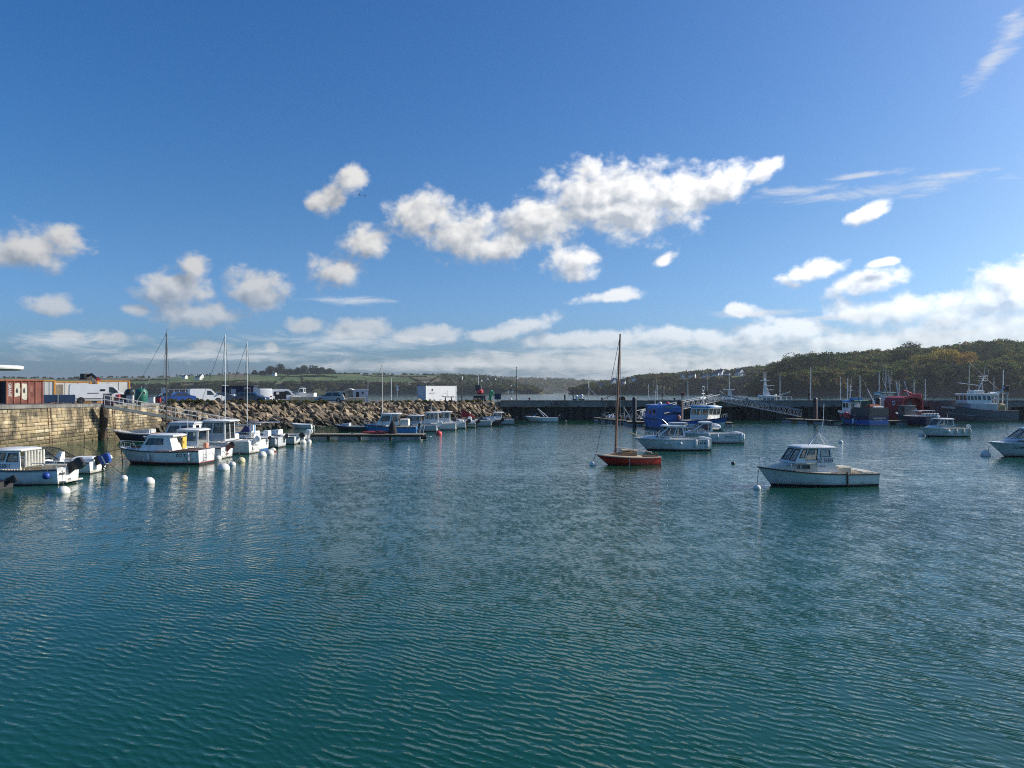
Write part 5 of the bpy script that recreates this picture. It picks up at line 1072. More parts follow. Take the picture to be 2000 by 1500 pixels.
sh.add([(-3.77, y, z) for y, z in ((-1.68, 2.7), (-1.3, 3.05), (0, 3.25), (1.3, 3.05), (1.68, 2.7))], [(0, 1, 2, 3, 4)]); B.part('stern_shelter', sh, BLUE)
sg_ = MB(); sg_.box((-3.84, -.7, 2.66), (-3.81, .7, 2.98)); B.part('name_board', sg_, TEAL); B.text_at('AR MOR', .2, lambda a, b: (-3.85, -a, 2.82 + b), TEXTN)
for z in (1.28, 2.72):
    tr_ = MB(); tr_.tube([(-3.83, -1.72, z), (-3.83, 1.72, z)], .035, 5); B.part('trim', tr_, SKYB)
for y in (-.95, .35): q_ = MB(); q_.box((-3.86, y, .5), (-3.81, y + .6, .95)); B.part('scupper_plate', q_, NAVY)
for x in (-2.9, -1.6): q_ = MB(); q_.box((x, 1.69, 2.0), (x + .55, 1.72, 2.45)); B.part('side_window', q_, GLASSD)
B.tube('side_rail', [(-3.6, 1.75, 1.45), (-.4, 1.75, 1.5)], .04, SKYB); B.rail(.72, .5, n=3)
for y in (-.5, .6): q_ = MB(); q_.sphere((-2.2, y, 3.3), .25); B.part('float', q_, [mat('red_buoy', (.62,.06,.07), .5, .1, 3), WHITE2][y > 0], True)
B.stays((.5, 0, 5.1), [(3.6, 0, 1.9), (-3.6, 1.2, 3.0), (-3.6, -1.2, 3.0)], r=.018)
nb = MB(); nb.box((-3.5, -1.2, 1.4), (-3.0, 1.2, 1.9)); B.part('net_bin', nb, mat('brown_net', (.12,.09,.06), .95, .4, 6, .05)); gear_mast(B, .6, 3.1, 5.2); gear_mast(B, -1.6, 3.05, 4.4, DSTEEL); lbv = MB(); lbv.sphere((-3.9, -1.25, 1.5), .28); B.part('float', lbv, SALMON, True)
# white and blue boat bow toward us
B = Boat('fishing_boat', 'white and blue wheelhouse boat with raked windows, bow toward us', 'fishing boat', wl(1378, 839), -52, Hull(6.8, 2.9, 1.7, 1.25, 1.15, .5, .12, .92))
B.hull(WHITE, AFB, None, BLUE, .08, rub=NAVY, rubr=.06, bandf=.62).deck(WHITE, .3, .5, .2, .06)
B.cabin(WHITE, (-1.5, 1.2), (-1.4, 1.55), 2.5, 2.35, 1.3, 2.85, side=[(.06, .30, .42, .88), (.36, .62, .42, .88), (.68, .95, .42, .88)], front=[(.03, .32, .42, .9), (.355, .645, .42, .9), (.68, .97, .42, .9)], back=[(.3, .7, .05, .9)], roof=SKYB, over=(.2, .15, .1), rt=.16)
ro_ = MB(); ro_.bbox((-1.4, -1.0, 3.03), (1.3, 1.0, 3.12), .05); B.part('roof_panel', ro_, WHITE); gear_mast(B, -.3, 3.1, 5.0, ALU, ((.55, .55), (.8, .3))); B.part('radar', (lambda m: (m.bbox((-.6, -.5, 3.9), (-.4, .5, 4.05), .04), m)[1])(MB()), WHITE2)
B.part('searchlight', (lambda m: (m.sphere((.9, .6, 3.25), .14), m.sphere((.4, -.5, 3.3), .16), m)[2])(MB()), CREAM, True)
for k, x in enumerate((-.8, .6)): B.part('hoop', (lambda m: (m.tube([(-.35 + .0*k, .28*math.cos(a), 5.3 + .28*math.sin(a)) for a in [i*math.pi/5 for i in range(11)]], .03, 5), m)[1])(MB()), WHITE2) if k == 0 else None
B.rail(.72, .45, n=3)
# trawler with the red floats
B = Boat('trawler', 'blue trawler GWALARN with grey stern side and red floats', 'fishing boat', wl(1676, 829), 105, Hull(8.6, 3.6, 2.0, 1.45, 1.45, .7, .12, .94))
B.hull(BLUE, AFB, None, NAVY, .05, bandf=.55, rub=NAVY, rubr=.06).deck(DGREY, .35, .8, .12, .05)
B.cabin(WHITE, (.6, 2.2), (.7, 2.1), 2.2, 2.1, 1.6, 3.35, side=[(.1, .45, .5, .88), (.55, .9, .5, .88)], front=[(.03, .32, .5, .9), (.355, .645, .5, .9), (.68, .97, .5, .9)], back=[(.2, .45, .05, .85)], roof=SKYB, over=(.3, .2, .1), rt=.2)
ub = MB(); ub.box((.0, -.8, 3.6), (.9, .8, 3.95)); B.part('roof_box', ub, SKYB); gear_mast(B, 1.8, 3.5, 6.0, WHITE2); B.tube('gantry', [(-.5, -1.2, 1.5), (-.6, -1.2, 3.5), (-.6, 1.2, 3.5), (-.5, 1.2, 1.5)], .09, GREENP); 
sw_ = MB()
for sg in (1, -1): sw_.loft([[(x, sg*(B.h.D(max(0, B.h.ux(x))) - .02), z) for x, z in ((-4.28, 1.4), (-.6, 1.45), (-.6, 2.2), (-1.4, 2.6), (-4.28, 2.55))], [(x, sg*(B.h.D(max(0, B.h.ux(x))) - .1), z) for x, z in ((-4.28, 1.4), (-.6, 1.45), (-.6, 2.2), (-1.4, 2.6), (-4.28, 2.55))]])
sw_.box((-4.30, -1.55, 1.4), (-4.22, 1.55, 2.5)); B.part('shelter_side', sw_, DGREY)
B.text_at('GWALARN II', .36, lambda a, b: (-4.33, -a*.95, 1.05 + b), TEXTW); B.text_at('DOUARNENEZ', .2, lambda a, b: (-4.33, -a, .70 + b), TEXTW)
for k, (x, z, r_) in enumerate([(.4, 1.4, .24), (.0, 1.2, .26), (.2, 1.65, .24), (-.3, 1.5, .25), (-.35, 1.05, .22), (1.6, 1.3, .22), (.55, 1.0, .2)]):
    f_ = MB(); f_.sphere((x, B.h.hb(x, z) + r_*.8, z), r_); B.part('float', f_, mat('red_buoy'), True)
B.fender(-1.2, 1, .55, .13, .8); nb = MB(); nb.bbox((-3.6, -1.0, 2.2), (-2.4, 1.0, 3.0), .25); B.part('net_drum', nb, mat('net_heap', (.28,.08,.05), .95, .5, 5, .06)); nb = MB(); nb.bbox((-3.9, -1.2, 2.4), (-3.6, .6, 2.75), .1); B.part('fish_box', nb, CANVAS)
for x, y, z1 in ((-1.2, .5, 5.4), (-2.6, -.4, 4.9)): B.tube('derrick', [(x, y, 2.5), (x + .7, y*1.4, z1)], .07, DSTEEL, 6); 
B.tube('boom', [(-3.8, .3, 3.0), (-2.2, .2, 5.2)], .06, GREYH)
# red trawler
B = Boat('trawler', 'red trawler with arched red stern shelter', 'fishing boat', wl(1741, 822), 102, Hull(10.5, 4.0, 2.3, 1.75, 1.7, .8, .12, .94))
B.hull(REDP, AFB, None, None, .06, rub=DGREY, rubr=.07).deck(DGREY, .35, .9, .12, .05)
pr = [(-1.95, 1.7), (-2.0, 3.3), (-1.75, 3.85), (-.9, 4.1), (.9, 4.1), (1.75, 3.85), (2.0, 3.3), (1.95, 1.7)]; sh = MB(); sh.loft([[(-4.9, y, z) for y, z in pr], [(-.8, y, z) for y, z in pr]], closed=False)
ip = [(y*.84, 1.7 + (z - 1.7)*.88) for y, z in pr]; sh.loft([[(-4.95, y, z) for y, z in pr], [(-4.95, y, z) for y, z in ip]], closed=False); sh.loft([[(-4.95, y, z) for y, z in ip], [(-4.3, y, z) for y, z in ip]], closed=False); B.part('stern_shelter', sh, REDP)
dr = MB(); dr.box((-4.25, -1.7, 1.0), (-4.15, 1.7, 3.75)); B.part('shelter_bulkhead', dr, mat('dark_red_paint', (.24,.02,.02), .6)); dr = MB(); dr.box((-4.3, -.35, 1.3), (-4.26, .45, 3.2)); B.part('shelter_door', dr, DGREY)
B.stays((1.5, 0, 8.3), [(-4.8, 1.7, 3.9), (-4.8, -1.7, 3.9), (5.0, 0, 2.4)], r=.022)
for k in range(4): q_ = MB(); q_.bbox((-5.15, -1.5 + .75*k, 1.2), (-4.7, -.9 + .75*k, 1.75 + .1*(k % 2)), .06); B.part('fish_box', q_, [CANVAS, GREYH, mat('red_buoy'), SKYB][k])
wr = MB(); wr.lathe([(.3,-.8),(.35,-.75),(.35,.75),(.3,.8)], (-4.6, 0, 1.9), 12, 'y'); B.part('winch', wr, GREYH, True)
B.cabin(WHITE, (1.0, 3.0), (1.1, 2.8), 2.6, 2.4, 2.0, 4.6, side=[(.1, .45, .55, .88), (.55, .9, .55, .88)], front=[(.03, .32, .55, .9), (.355, .645, .55, .9), (.68, .97, .55, .9)], back=[], roof=TEAL, over=(.6, .2, .15), rt=.14); gear_mast(B, 1.6, 4.7, 8.4, GREYH); gear_mast(B, .4, 4.5, 7.2, GREYH)
B.tube('lattice', [(.9, -.5, 4.7), (.9, -.2, 7.6), (.9, .2, 7.6), (.9, .5, 4.7)], .06, GREYH); B.tube('lattice', [(.9, -.4, 5.6), (.9, .4, 5.6)], .05, GREYH); B.tube('lattice', [(.9, -.3, 6.6), (.9, .3, 6.6)], .05, GREYH)
for p in (((-1, 1.4, 4.2), (-.2, 2.0, 7.0)), ((-2.5, -1.2, 4.2), (-1.0, -1.6, 6.6)), ((-3.5, 1.5, 4.1), (-2.6, 1.2, 6.4))): B.tube('derrick', p, .08, GREYH if p[0][0] < -2 else DSTEEL)
B.part('lifebuoy', (lambda m: (m.tube([(-3.2 + .3*math.cos(a), 2.08, 3.0 + .3*math.sin(a)) for a in [i*math.pi/6 for i in range(13)]], .08, 6), m)[1])(MB()), TEXTW, True)
# dark blue boat
B = Boat('fishing_boat', 'dark blue open stern fishing boat between the red and grey trawlers', 'fishing boat', wl(1786, 829), 104, Hull(7.5, 3.0, 1.7, 1.3, 1.3, .6, .12, .94))
B.hull(NAVY, AFB, None, None, .05, rub=DGREY, rubr=.06).deck(GREYH, .5, .7, .12, .05); B.text_at('SKRAVIG', .3, lambda a, b: (-3.77, -a, .95 + b), TEXTW); B.text_at('DOUARNENEZ', .18, lambda a, b: (-3.77, -a, .65 + b), TEXTW)
B.cabin(DGREY, (.8, 2.2), (.9, 2.1), 2.0, 1.9, 1.4, 2.7, side=[(.1, .45, .4, .88)], front=[(.05, .47, .4, .9), (.53, .95, .4, .9)], back=[]); fr_ = MB()
for k in range(4): fr_.tube([(-2.5 + k*.5, -1.3, 1.3), (-2.5 + k*.5, -1.3, 2.1), (-2.5 + k*.5, 1.3, 2.1), (-2.5 + k*.5, 1.3, 1.3)], .04, 5)
fr_.tube([(-2.5, -1.3, 2.1), (-1, -1.3, 2.1)], .04, 5); fr_.tube([(-2.5, 1.3, 2.1), (-1, 1.3, 2.1)], .04, 5); B.part('pot_rack', fr_, GREYH)
for k in range(5): pb = MB(); pb.bbox((-3.5 + .1*k, -1.1 + .45*k, 1.2), (-2.9 + .1*k, -.72 + .45*k, 1.75), .06); B.part('crate', pb, [CANVAS, GREYH][k % 2])
# grey trawler, broadside
B = Boat('trawler', 'long steel grey trawler with white wheelhouse alongside the jetty', 'fishing boat', wl(1893, 822.5), 181, Hull(14.3, 4.6, 3.15, 1.95, 1.75, .9, .10, .82, .42, 2.4, .8, .92), roll=0)
B.hull(STGREY, AFB, None, None, .06, rub=None).deck(DGREY, .45, 1.0, .15, .05)
st_ = MB()
for sg in (1, -1): st_.tube([(x, sg*(B.h.hb(x, z) + .02), z) for x, z in ((6.4, 1.75), (4, 1.32), (1.5, .98), (.3, .86))], .05, 5)
B.part('white_strake', st_, GREYH); st_ = MB()
for sg in (1, -1): st_.tube([(x, sg*(B.h.hb(x, z) + .03), z) for x, z in ((.3, .86), (-2, .72), (-5.2, .66))], .07, 5)
B.part('dark_strake', st_, DGREY); B.tube('bulwark_cap', [(B.h.x(u, 9), B.h.D(u), B.h.zs(u)) for u in [i/14 for i in range(15)]], .06, DGREY)
pl = MB(); n_ = 6
pl.loft([[(5.35 - 1.9*i/n_, B.h.hb(5.35 - 1.9*i/n_, z) + .025, z - .16*i/n_) for i in range(n_ + 1)] for z in (2.15, 2.5)], closed=False); B.part('number_plate', pl, GREYH)
B.text('DZ 643 912', 4.4, 2.24, .30, 1, TEXTB, .035, .85)
lo = MB(); lo.bbox((-3.6, -1.9, 1.5), (.9, 1.9, 2.9), .1); B.part('deckhouse', lo, GREYH)
B.cabin(WHITE, (-2.9, 1.3), (-2.7, 1.35), 3.2, 3.0, 2.88, 4.35, side=[(.05, .17, .4, .85), (.24, .34, .4, .85), (.44, .54, .4, .85), (.60, .69, .4, .85), (.74, .83, .4, .85), (.88, .97, .4, .85)], front=[(.03, .3, .4, .88), (.36, .64, .4, .88), (.7, .97, .4, .88)], back=[(.35, .6, .05, .85)], roof=WHITE, over=(.5, .35, .1), rt=.12, gm=GLASSD)
ub = MB(); ub.bbox((-2.0, -.9, 4.5), (-.2, .9, 5.1), .12); B.part('upper_house', ub, WHITE); lr = MB(); lr.lathe([(.2,-.75),(.38,-.6),(.4,.6),(.2,.75)], (-3.3, 1.0, 4.4), 10, 'x'); B.part('liferaft', lr, WHITE2, True)
B.tube('main_mast', [(.1, 0, 4.4), (-.1, 0, 9.9)], .10, CREAM, 8, .06); B.tube('gaff', [(1.9, 0, 6.3), (-1.6, 0, 5.9)], .06, ALU); B.tube('stay', [(3.3, 0, 2.5), (1.7, 0, 6.3), (0, 0, 9.6)], .02, DSTEEL)
B.tube('radar_mast', [(-1.5, 0, 5.1), (-2.4, 0, 7.2), (-2.5, 0, 7.4)], .09, ALU); B.part('radar', (lambda m: (m.bbox((-2.55, -.9, 7.35), (-2.15, .9, 7.5), .05), m.bbox((-2.9, -.5, 6.6), (-1.8, .5, 6.68), .03), m.bbox((-2.5, -.7, 7.0), (-2.1, .7, 7.08), .03), m)[3])(MB()), WHITE2)
for x, z in ((-2.7, 9.3), (-3.3, 8.6)): B.tube('aerial', [(x + .3, 0, 6.6), (x, 0, z)], .02, WHITE2)
B.stays((0, 0, 9.7), [(-5.5, 0, 4.6), (6.6, 0, 3.1), (-2.7, 1.4, 4.4)], r=.025)
B.tube('gallows', [(-5.2, -1.6, 1.7), (-5.4, -1.6, 4.6), (-5.4, 1.6, 4.6), (-5.2, 1.6, 1.7)], .11, GREYH); B.tube('derrick', [(-4.0, 0, 3.2), (-5.9, 0, 5.6)], .10, ALU); B.tube('after_mast', [(-5.6, 0, 2), (-5.75, 0, 8.5)], .08, ALU, 7, .05); bk = MB(); bk.bbox((-6.6, -.3, 5.0), (-6.0, .3, 5.9), .1); B.part('power_block', bk, DSTEEL); B.tube('funnel', [(-4.2, .9, 2.8), (-4.25, .9, 5.0)], .2, GREYH, 9)
nb = MB(); nb.bbox((-5.2, -1.4, 1.3), (-4.0, 1.5, 2.9), .3); B.part('net_drum', nb, mat('ochre_net', (.40,.32,.18), .95, .4, 4, .06), True); nb = MB(); nb.lathe([(.2,-1.2),(.75,-1.1),(.75,1.1),(.2,1.2)], (-5.6, 0, 2.0), 12, 'y'); B.part('winch_drum', nb, DGREY, True); pk = MB(); pk.bbox((2.0, -1.3, 1.7), (4.4, 1.3, 2.6), .15); B.part('hatch', pk, mat('salmon_deck', (.30,.17,.13), .8))
wb_ = MB(); wb_.bbox((-6.95, -.2, .1), (-6.7, .6, .9), .08); B.part('stern_fender', wb_, TEXTW)
# ---------------------------------------------------------------- boats lying behind the jetty: only what shows above it matters, but each is whole
def yacht(px, d, ytop, label, hullm=WHITE, head=175, lean=0., L=9.5, mastm=ALU, furl=None):
    zt = zat(ytop, d); B = Boat('yacht', label, 'sailboat', at(px, d), head, Hull(L, 3.0, 1.35, 1.1, 1.1, .6, .14, .75), group='yachts moored behind the jetty')
    B.hull(hullm, AFB, None, None, .1, rub=GREYH).deck(WHITE, .35, .5, .3, .08); B.cuddy(WHITE, -1.5, 2.8, 2.0, 1.0, 1.75, 1.65, [(-1.0, 1.4, 1.4, 1.55)])
    B.mast(.4, 1.4, zt, .085, mastm, lean, (zt*.55, .9)); B.tube('boom', [(.35, 0, 2.5), (-3.6, 0, 2.6)], .12, furl or CANVAS, 7); B.rail(.0, .6, n=7, mid=True, name='guard_rail')
for px, d, yt, lb, hd, fu in [(768, 148, 738, 'yacht mast beside the white sign post left of the kiosk', 170, None), (1270, 175, 750, 'yacht moored beyond the jetty left of the two piles', 172, None), (1281, 190, 752, 'farther yacht beyond the jetty between the two piles', 10, None), (1347, 168, 744, 'yacht beyond the jetty above the right hand pile', 175, None), (1384, 230, 728, 'distant yacht beyond the gangway, left of the aerial hoops', 172, None), (1421, 170, 728, 'yacht whose mast rises right of the gangway top', 8, None),
        (1527, 168, 731, 'yacht beyond the white patrol boat', 174, None), (1587, 158, 716, 'tallest yacht mast above the jetty, by the walking person', 176, None), (1645, 175, 736, 'yacht mast above the blue trawler, left of three', 172, None), (1659, 165, 738, 'yacht with slanting stay above the blue trawler', 176, None), (1676, 160, 733, 'yacht mast above the stern of the blue trawler', 4, None), (1721, 155, 727, 'yacht mast left of the red trawler', 175, None), (1760, 158, 743, 'yacht mast right of the red trawler aerials', 172, None), (1789, 160, 740, 'yacht mast above the red crane', 176, None), (1811, 158, 740, 'yacht with blue furled headsail behind the grey trawler bow', 174, CANVB), (1922, 165, 741, 'yacht mast behind the grey trawler wheelhouse', 176, None), (1945, 170, 737, 'yacht mast at the stern of the grey trawler', 172, None)]:
    yacht(px, d, yt, lb, head=hd, furl=fu)
def workboat(px, d, label, hm, cm, L=11, head=178, zc=4.2, mast_=6.5, name='work_boat', cat='boat'):
    B = Boat(name, label, cat, at(px, d), head, Hull(L, 3.8, 2.3, 1.9, 1.8, .7, .12, .92)); B.hull(hm, AFB, None, None, .1, rub=DGREY, rubr=.06).deck(GREYH, .4, 1.1, .15, .05)
    B.cabin(cm, (-1.2, 1.4), (-1.0, 1.1), 2.6, 2.4, 1.9, zc, side=[(.06, .3, .5, .88), (.37, .62, .5, .88), (.7, .94, .5, .88)], front=[(.05, .47, .5, .9), (.53, .95, .5, .9)], back=[], rt=.12); return B
B = workboat(1498, 146, 'white patrol boat with stepped mast behind the jetty', GREYH, WHITE, 12, 178, 3.9)
tw = MB(); tw.loft([[(-.6, -.5, 3.9), (.7, -.5, 3.9), (.7, .5, 3.9), (-.6, .5, 3.9)], [(.0, -.2, 5.6), (.6, -.2, 5.6), (.6, .2, 5.6), (.0, .2, 5.6)], [(.3, -.1, 7.4), (.5, -.1, 7.4), (.5, .1, 7.4), (.3, .1, 7.4)]]); B.part('mast_tower', tw, WHITE)
for z, w in ((5.1, 1.2), (5.9, 1.3), (6.9, .9)): rd = MB(); rd.bbox((-1.2 if z < 6.5 else -.4, -w/2, z), (.5 if z < 6.5 else 1.2, w/2, z + .12), .04); B.part('platform', rd, WHITE)
for y in (-.8, -.3, .3, .8): B.tube('aerial', [(.4, y, 6.9), (.4, y, 8.6)], .02, WHITE2)
for x in (-2.2, -3.2, -4.2): B.tube('stern_rail', [(x, -1.4, 1.9), (x, -1.4, 3.9), (x, 1.4, 3.9), (x, 1.4, 1.9)], .035, WHITE2)
B.tube('stern_rail', [(-2.2, 1.4, 3.9), (-4.2, 1.4, 3.9)], .035, WHITE2); B.tube('davit', [(-1.2, .6, 3.8), (-4.2, .6, 4.8)], .07, WHITE2); B.part('dome', (lambda m: (m.sphere((1.6, .6, 3.9), .35), m.sphere((-1.5, .5, 4.1), .25), m)[2])(MB()), WHITE2, True)
B = workboat(1424, 150, 'small white pilot boat behind the gangway top', WHITE, WHITE, 8, 172, 3.4); tw = MB(); tw.loft([[(-.6, -.7, 3.4), (.2, -.7, 3.4), (.2, .7, 3.4), (-.6, .7, 3.4)], [(-.3, -.6, 5.1), (.1, -.6, 5.1), (.1, .6, 5.1), (-.3, .6, 5.1)]]); tw.bbox((-.9, -1.0, 5.1), (1.1, 1.0, 5.3), .06); B.part('radar_arch', tw, WHITE)
B = workboat(1130, 144, 'grey fishing boat behind the jetty with white floats on its rail', GREYH, DGREY, 9, 178, 3.3); B.tube('gantry', [(2.6, -1.2, 1.9), (2.6, -1.2, 4.2), (2.6, 1.2, 4.2), (2.6, 1.2, 1.9)], .12, BLACK); B.tube('post', [(1.0, 0, 2), (1.0, 0, 5.6)], .14, BLACK)
for k in range(7): f_ = MB(); r_ = random.Random(k); f_.sphere((.0 - r_.uniform(-.6, .6), 1.3, 3.5 + r_.uniform(-.5, .6)), .28); B.part('float', f_, WHITE2, True)
gear_mast(B, -1.9, 2.2, 7.8); B.tube('boom', [(-1.9, 0, 5.5), (-4.0, .4, 3.4)], .06, ALU); B.tube('ramp', [(-4.2, 0, 3.2), (-7.4, 0, 4.6)], .06, DSTEEL)
B = workboat(938, 143, 'fishing boat with green gantry and red float behind the breakwater end', mat('grey_white_paint', (.45,.46,.45), .6), BLACK, 9, 175, 3.9); f_ = MB(); f_.bbox((-.5, -.7, 4.3), (.6, .7, 5.3), .3); B.part('red_bundle', f_, mat('red_buoy'), True)
gt = MB(); gt.tube([(-1.6, -1.2, 2.2), (-2.1, -1.2, 5.0), (-2.1, 1.2, 5.0), (-1.6, 1.2, 2.2)], .16, 7); gt.tube([(-2.1, 0, 5.0), (-3.4, 0, 3.4)], .16, 7); gt.tube([(-3.4, -.8, 2.0), (-3.0, -.8, 4.2), (-3.0, .8, 4.2)], .12, 7); B.part('gantry', gt, GREENP); gear_mast(B, .4, 5.2, 7.6, WHITE2); B.part('cabin_top', (lambda m: (m.bbox((-.2, -.6, 5.1), (.9, .6, 6.1), .1), m)[1])(MB()), DGREY)
B = workboat(1780, 150, 'barge with a small red crane behind the jetty', DGREY, GREYH, 10, 178, 3.0); cr = MB(); cr.bbox((-1.6, -.8, 3.3), (.2, .8, 4.4), .1); cr.tube([(.0, 0, 4.4), (1.4, 0, 5.0), (2.4, 0, 4.2)], .18, 7); B.part('crane', cr, mat('red_buoy'))
# ================================================================ things on the quay, pontoons, gangways
def onq(px, d): p = at(px, d); p.z = qz(d) + .004; return p
TYRE = mat('tyre', (.02,.02,.02), .85); RIM = mat('wheel_rim', (.35,.35,.36), .4, metal=.6); LAMPR = mat('tail_lamp', (.35,.02,.02), .3); LAMPW = mat('head_lamp', (.7,.72,.75), .2)
def wheel(t, x, y, r=.32, w=.2):
    b = MB(); b.lathe([(r*.6,-w/2),(r*.95,-w/2),(r,-w*.3),(r,w*.3),(r*.95,w/2),(r*.6,w/2)], (x, y, r), 16, 'y'); o = b.build('wheel', TYRE, t, True)
    b = MB(); s_ = 1 if y > 0 else -1; b.lathe([(.02,-.02),(r*.58,-.02),(r*.6,.02),(.05,.03)], (x, y + s_*(w/2 - .02), r), 12, 'y'); b.build('rim', RIM, o)
def vehicle(name, label, px, d, rz, paint, L, W, H, kind='van', wins=True):
    """x forward; body lofted from a side profile with tumblehome"""
    t = thing(name, label, 'van' if kind.startswith('van') else 'car', onq(px, d), rz, 'vehicles parked on the quay')
    if kind == 'van': pr = [(-L/2, .35), (-L/2, .55), (-L/2+.05, H-.12), (-L/2+.2, H), (L*.22, H), (L*.27, H-.08), (L*.385, H*.58), (L*.47, H*.47), (L/2, H*.36), (L/2, .3)]
    elif kind == 'van_s': pr = [(-L/2, .35), (-L/2-.02, .6), (-L/2+.1, H-.1), (-L/2+.25, H), (L*.05, H), (L*.13, H-.08), (L*.27, H*.60), (L*.42, H*.52), (L/2, H*.40), (L/2, .3)]
    elif kind == 'estate': pr = [(-L/2, .35), (-L/2-.03, .75), (-L/2+.1, .95), (-L/2+.35, H-.05), (-L*.2, H), (L*.08, H-.04), (L*.24, .95), (L*.43, .82), (L/2, .62), (L/2, .3)]
    else: pr = [(-L/2, .35), (-L/2-.02, .7), (-L/2+.08, .95), (-L*.36, 1.0), (-L*.18, H-.04), (-L*.02, H), (L*.1, H-.05), (L*.24, .96), (L*.44, .84), (L/2, .6), (L/2, .3)]
    b = MB(); ring = lambda y, k: [(x*(1 - .012*k), y*(1 - (.10 if kind in ('car', 'estate') else .05)*max(0, (z - .9)/(H - .9))), z - .02*k) for x, z in pr]
    b.loft([ring(-W/2, 0), ring(-W/2*.93, -1), ring(W/2*.93, -1), ring(W/2, 0)]); b.build('body', paint, t, True)
    ub = MB(); ub.box((-L/2+.15, -W/2+.06, .2), (L/2-.15, W/2-.06, .36)); ub.build('underbody', BLACK, t)
    r = .34 if kind.startswith('van') else .31
    for x in (-L*.30, L*.31):
        for y in (-W/2+.08, W/2-.08): wheel(t, x, y, r)
        for y in (-1, 1): a = MB(); a.lathe([(r*1.14, -.01), (r*1.14, .012), (.02, .014)] if y > 0 else [(.02, -.014), (r*1.14, -.012), (r*1.14, .01)], (x, y*W/2, r + .02), 16, 'y'); a.build('wheel_arch', BLACK, t)
    def sidewin(poly, nm='window', m=None):
        for s_ in (1, -1):
            g = MB(); q = [(x, s_*(W/2*(1 - (.10 if kind in ('car', 'estate') else .05)*max(0, (z - .9)/(H - .9))) + .012), z) for x, z in poly]
            g.loft([q, [(p[0], p[1] - s_*.03, p[2]) for p in q]]); g.build(nm, m or GLASSV, t)
    def cross(x0, z0, x1, z1, w0, w1, nm, m=None):
        g = MB(); n_ = Vector((z1 - z0, 0, -(x1 - x0))).normalized() * (.012 if x0 > 0 else -.012)
        q = [Vector((x0, -w0, z0)), Vector((x0, w0, z0)), Vector((x1, w1, z1)), Vector((x1, -w1, z1))]; g.loft([[tuple(p + n_) for p in q], [tuple(p - n_*2) for p in q]]); g.build(nm, m or GLASSV, t)
    if kind == 'van':
        sidewin([(L*.20, H*.57), (L*.36, H*.55), (L*.345, H*.66), (L*.27, H*.84), (L*.20, H*.86)]); cross(L*.38, H*.6, L*.28, H*.93, W*.42, W*.39, 'windscreen')
        ln = MB()
        for s_ in (1, -1): ln.box((-L*.18, s_*W/2-.015, H*.52), (L*.02, s_*W/2+.015, H*.55)); ln.box((-L/2+.3, s_*W/2-.012, .48), (L*.28, s_*W/2+.012, .60))
        ln.build('side_trim', DGREY, t)
    elif kind == 'van_s': sidewin([(L*.0, H*.58), (L*.2, H*.57), (L*.16, H*.72), (L*.1, H*.87), (L*.0, H*.88)]); cross(L*.265, H*.62, L*.14, H*.93, W*.42, W*.38, 'windscreen')
    elif kind == 'estate': sidewin([(-L*.38, .98), (-L*.10, .97), (-L*.10, H-.1), (-L*.30, H-.12)]); sidewin([(-L*.07, .97), (L*.2, .96), (L*.07, H-.12), (-L*.07, H-.1)]); cross(L*.235, .98, L*.09, H-.08, W*.40, W*.36, 'windscreen'); cross(-L/2+.09, 1.0, -L/2+.33, H-.08, W*.4, W*.36, 'rear_window')
    else: sidewin([(-L*.33, 1.0), (-L*.08, .98), (-L*.08, H-.1), (-L*.17, H-.1)]); sidewin([(-L*.05, .98), (L*.2, .96), (L*.08, H-.12), (-L*.05, H-.09)]); cross(L*.235, .98, L*.11, H-.08, W*.40, W*.36, 'windscreen'); cross(-L*.355, 1.03, -L*.19, H-.07, W*.4, W*.36, 'rear_window')
    for s_ in (1, -1):
        for x, z, m, nm in ((L/2, .62 if H < 1.7 else .82, LAMPW, 'headlight'), (-L/2, .78 if H < 1.7 else .9, LAMPR, 'tail_light')):
            g = MB(); g.bbox((x - .06, s_*(W/2 - .2) - .13, z - .09), (x + .035, s_*(W/2 - .2) + .13, z + .09), .02); g.build(nm, m, t)
        g = MB(); g.bbox((L*.22 if H < 1.7 else L*.3, s_*(W/2 + .1) - .08, H*.55 if H > 1.7 else .95), (L*.22 + .1 if H < 1.7 else L*.3 + .12, s_*(W/2 + .1) + .08, H*.66 if H > 1.7 else 1.1), .02); g.build('wing_mirror', BLACK, t)
    g = MB(); g.bbox((L/2 - .1, -W/2+.05, .32), (L/2 + .06, W/2-.05, .52), .04); g.build('bumper', DGREY, t); g = MB(); g.bbox((-L/2 - .06, -W/2+.05, .34), (-L/2 + .08, W/2-.05, .54), .04); g.build('bumper', DGREY, t)
    return t
GLASSV = mat('car_glass', (.02,.028,.03), .06, .1, 2, coat=.5)
WHITEC = mat('white_car_paint', (.80,.80,.79), .3, .03, 1, dirt=(.5,.48,.42), dscale=1, damt=.25, coat=.5); BLUEC = mat('blue_car_paint', (.015,.055,.26), .25, .05, 1, coat=.7); DBLUEC = mat('dark_blue_car_paint', (.012,.025,.05), .25, .05, 1, coat=.7); SILV = mat('silver_car_paint', (.30,.33,.34), .3, .05, 1, metal=.3, coat=.6); BLACKC = mat('black_car_paint', (.012,.013,.016), .2, .05, 1, coat=.7)
v = vehicle('white_van', 'large white panel van with small dark logo at the quay edge', 190, 92, 33, WHITEC, 5.9, 2.0, 2.25)
lg = MB(); lg.bbox((.25, -1.015, 1.45), (.75, -.975, 1.68), .01); lg.build('logo', BLACK, v)
v = vehicle('blue_car', 'bright blue hatchback beside the tall dark mast', 349, 103, 215, BLUEC, 4.0, 1.75, 1.48, 'car')
v = vehicle('black_car', 'black car just left of the blue hatchback', 327, 106, 220, BLACKC, 4.3, 1.78, 1.5, 'car')
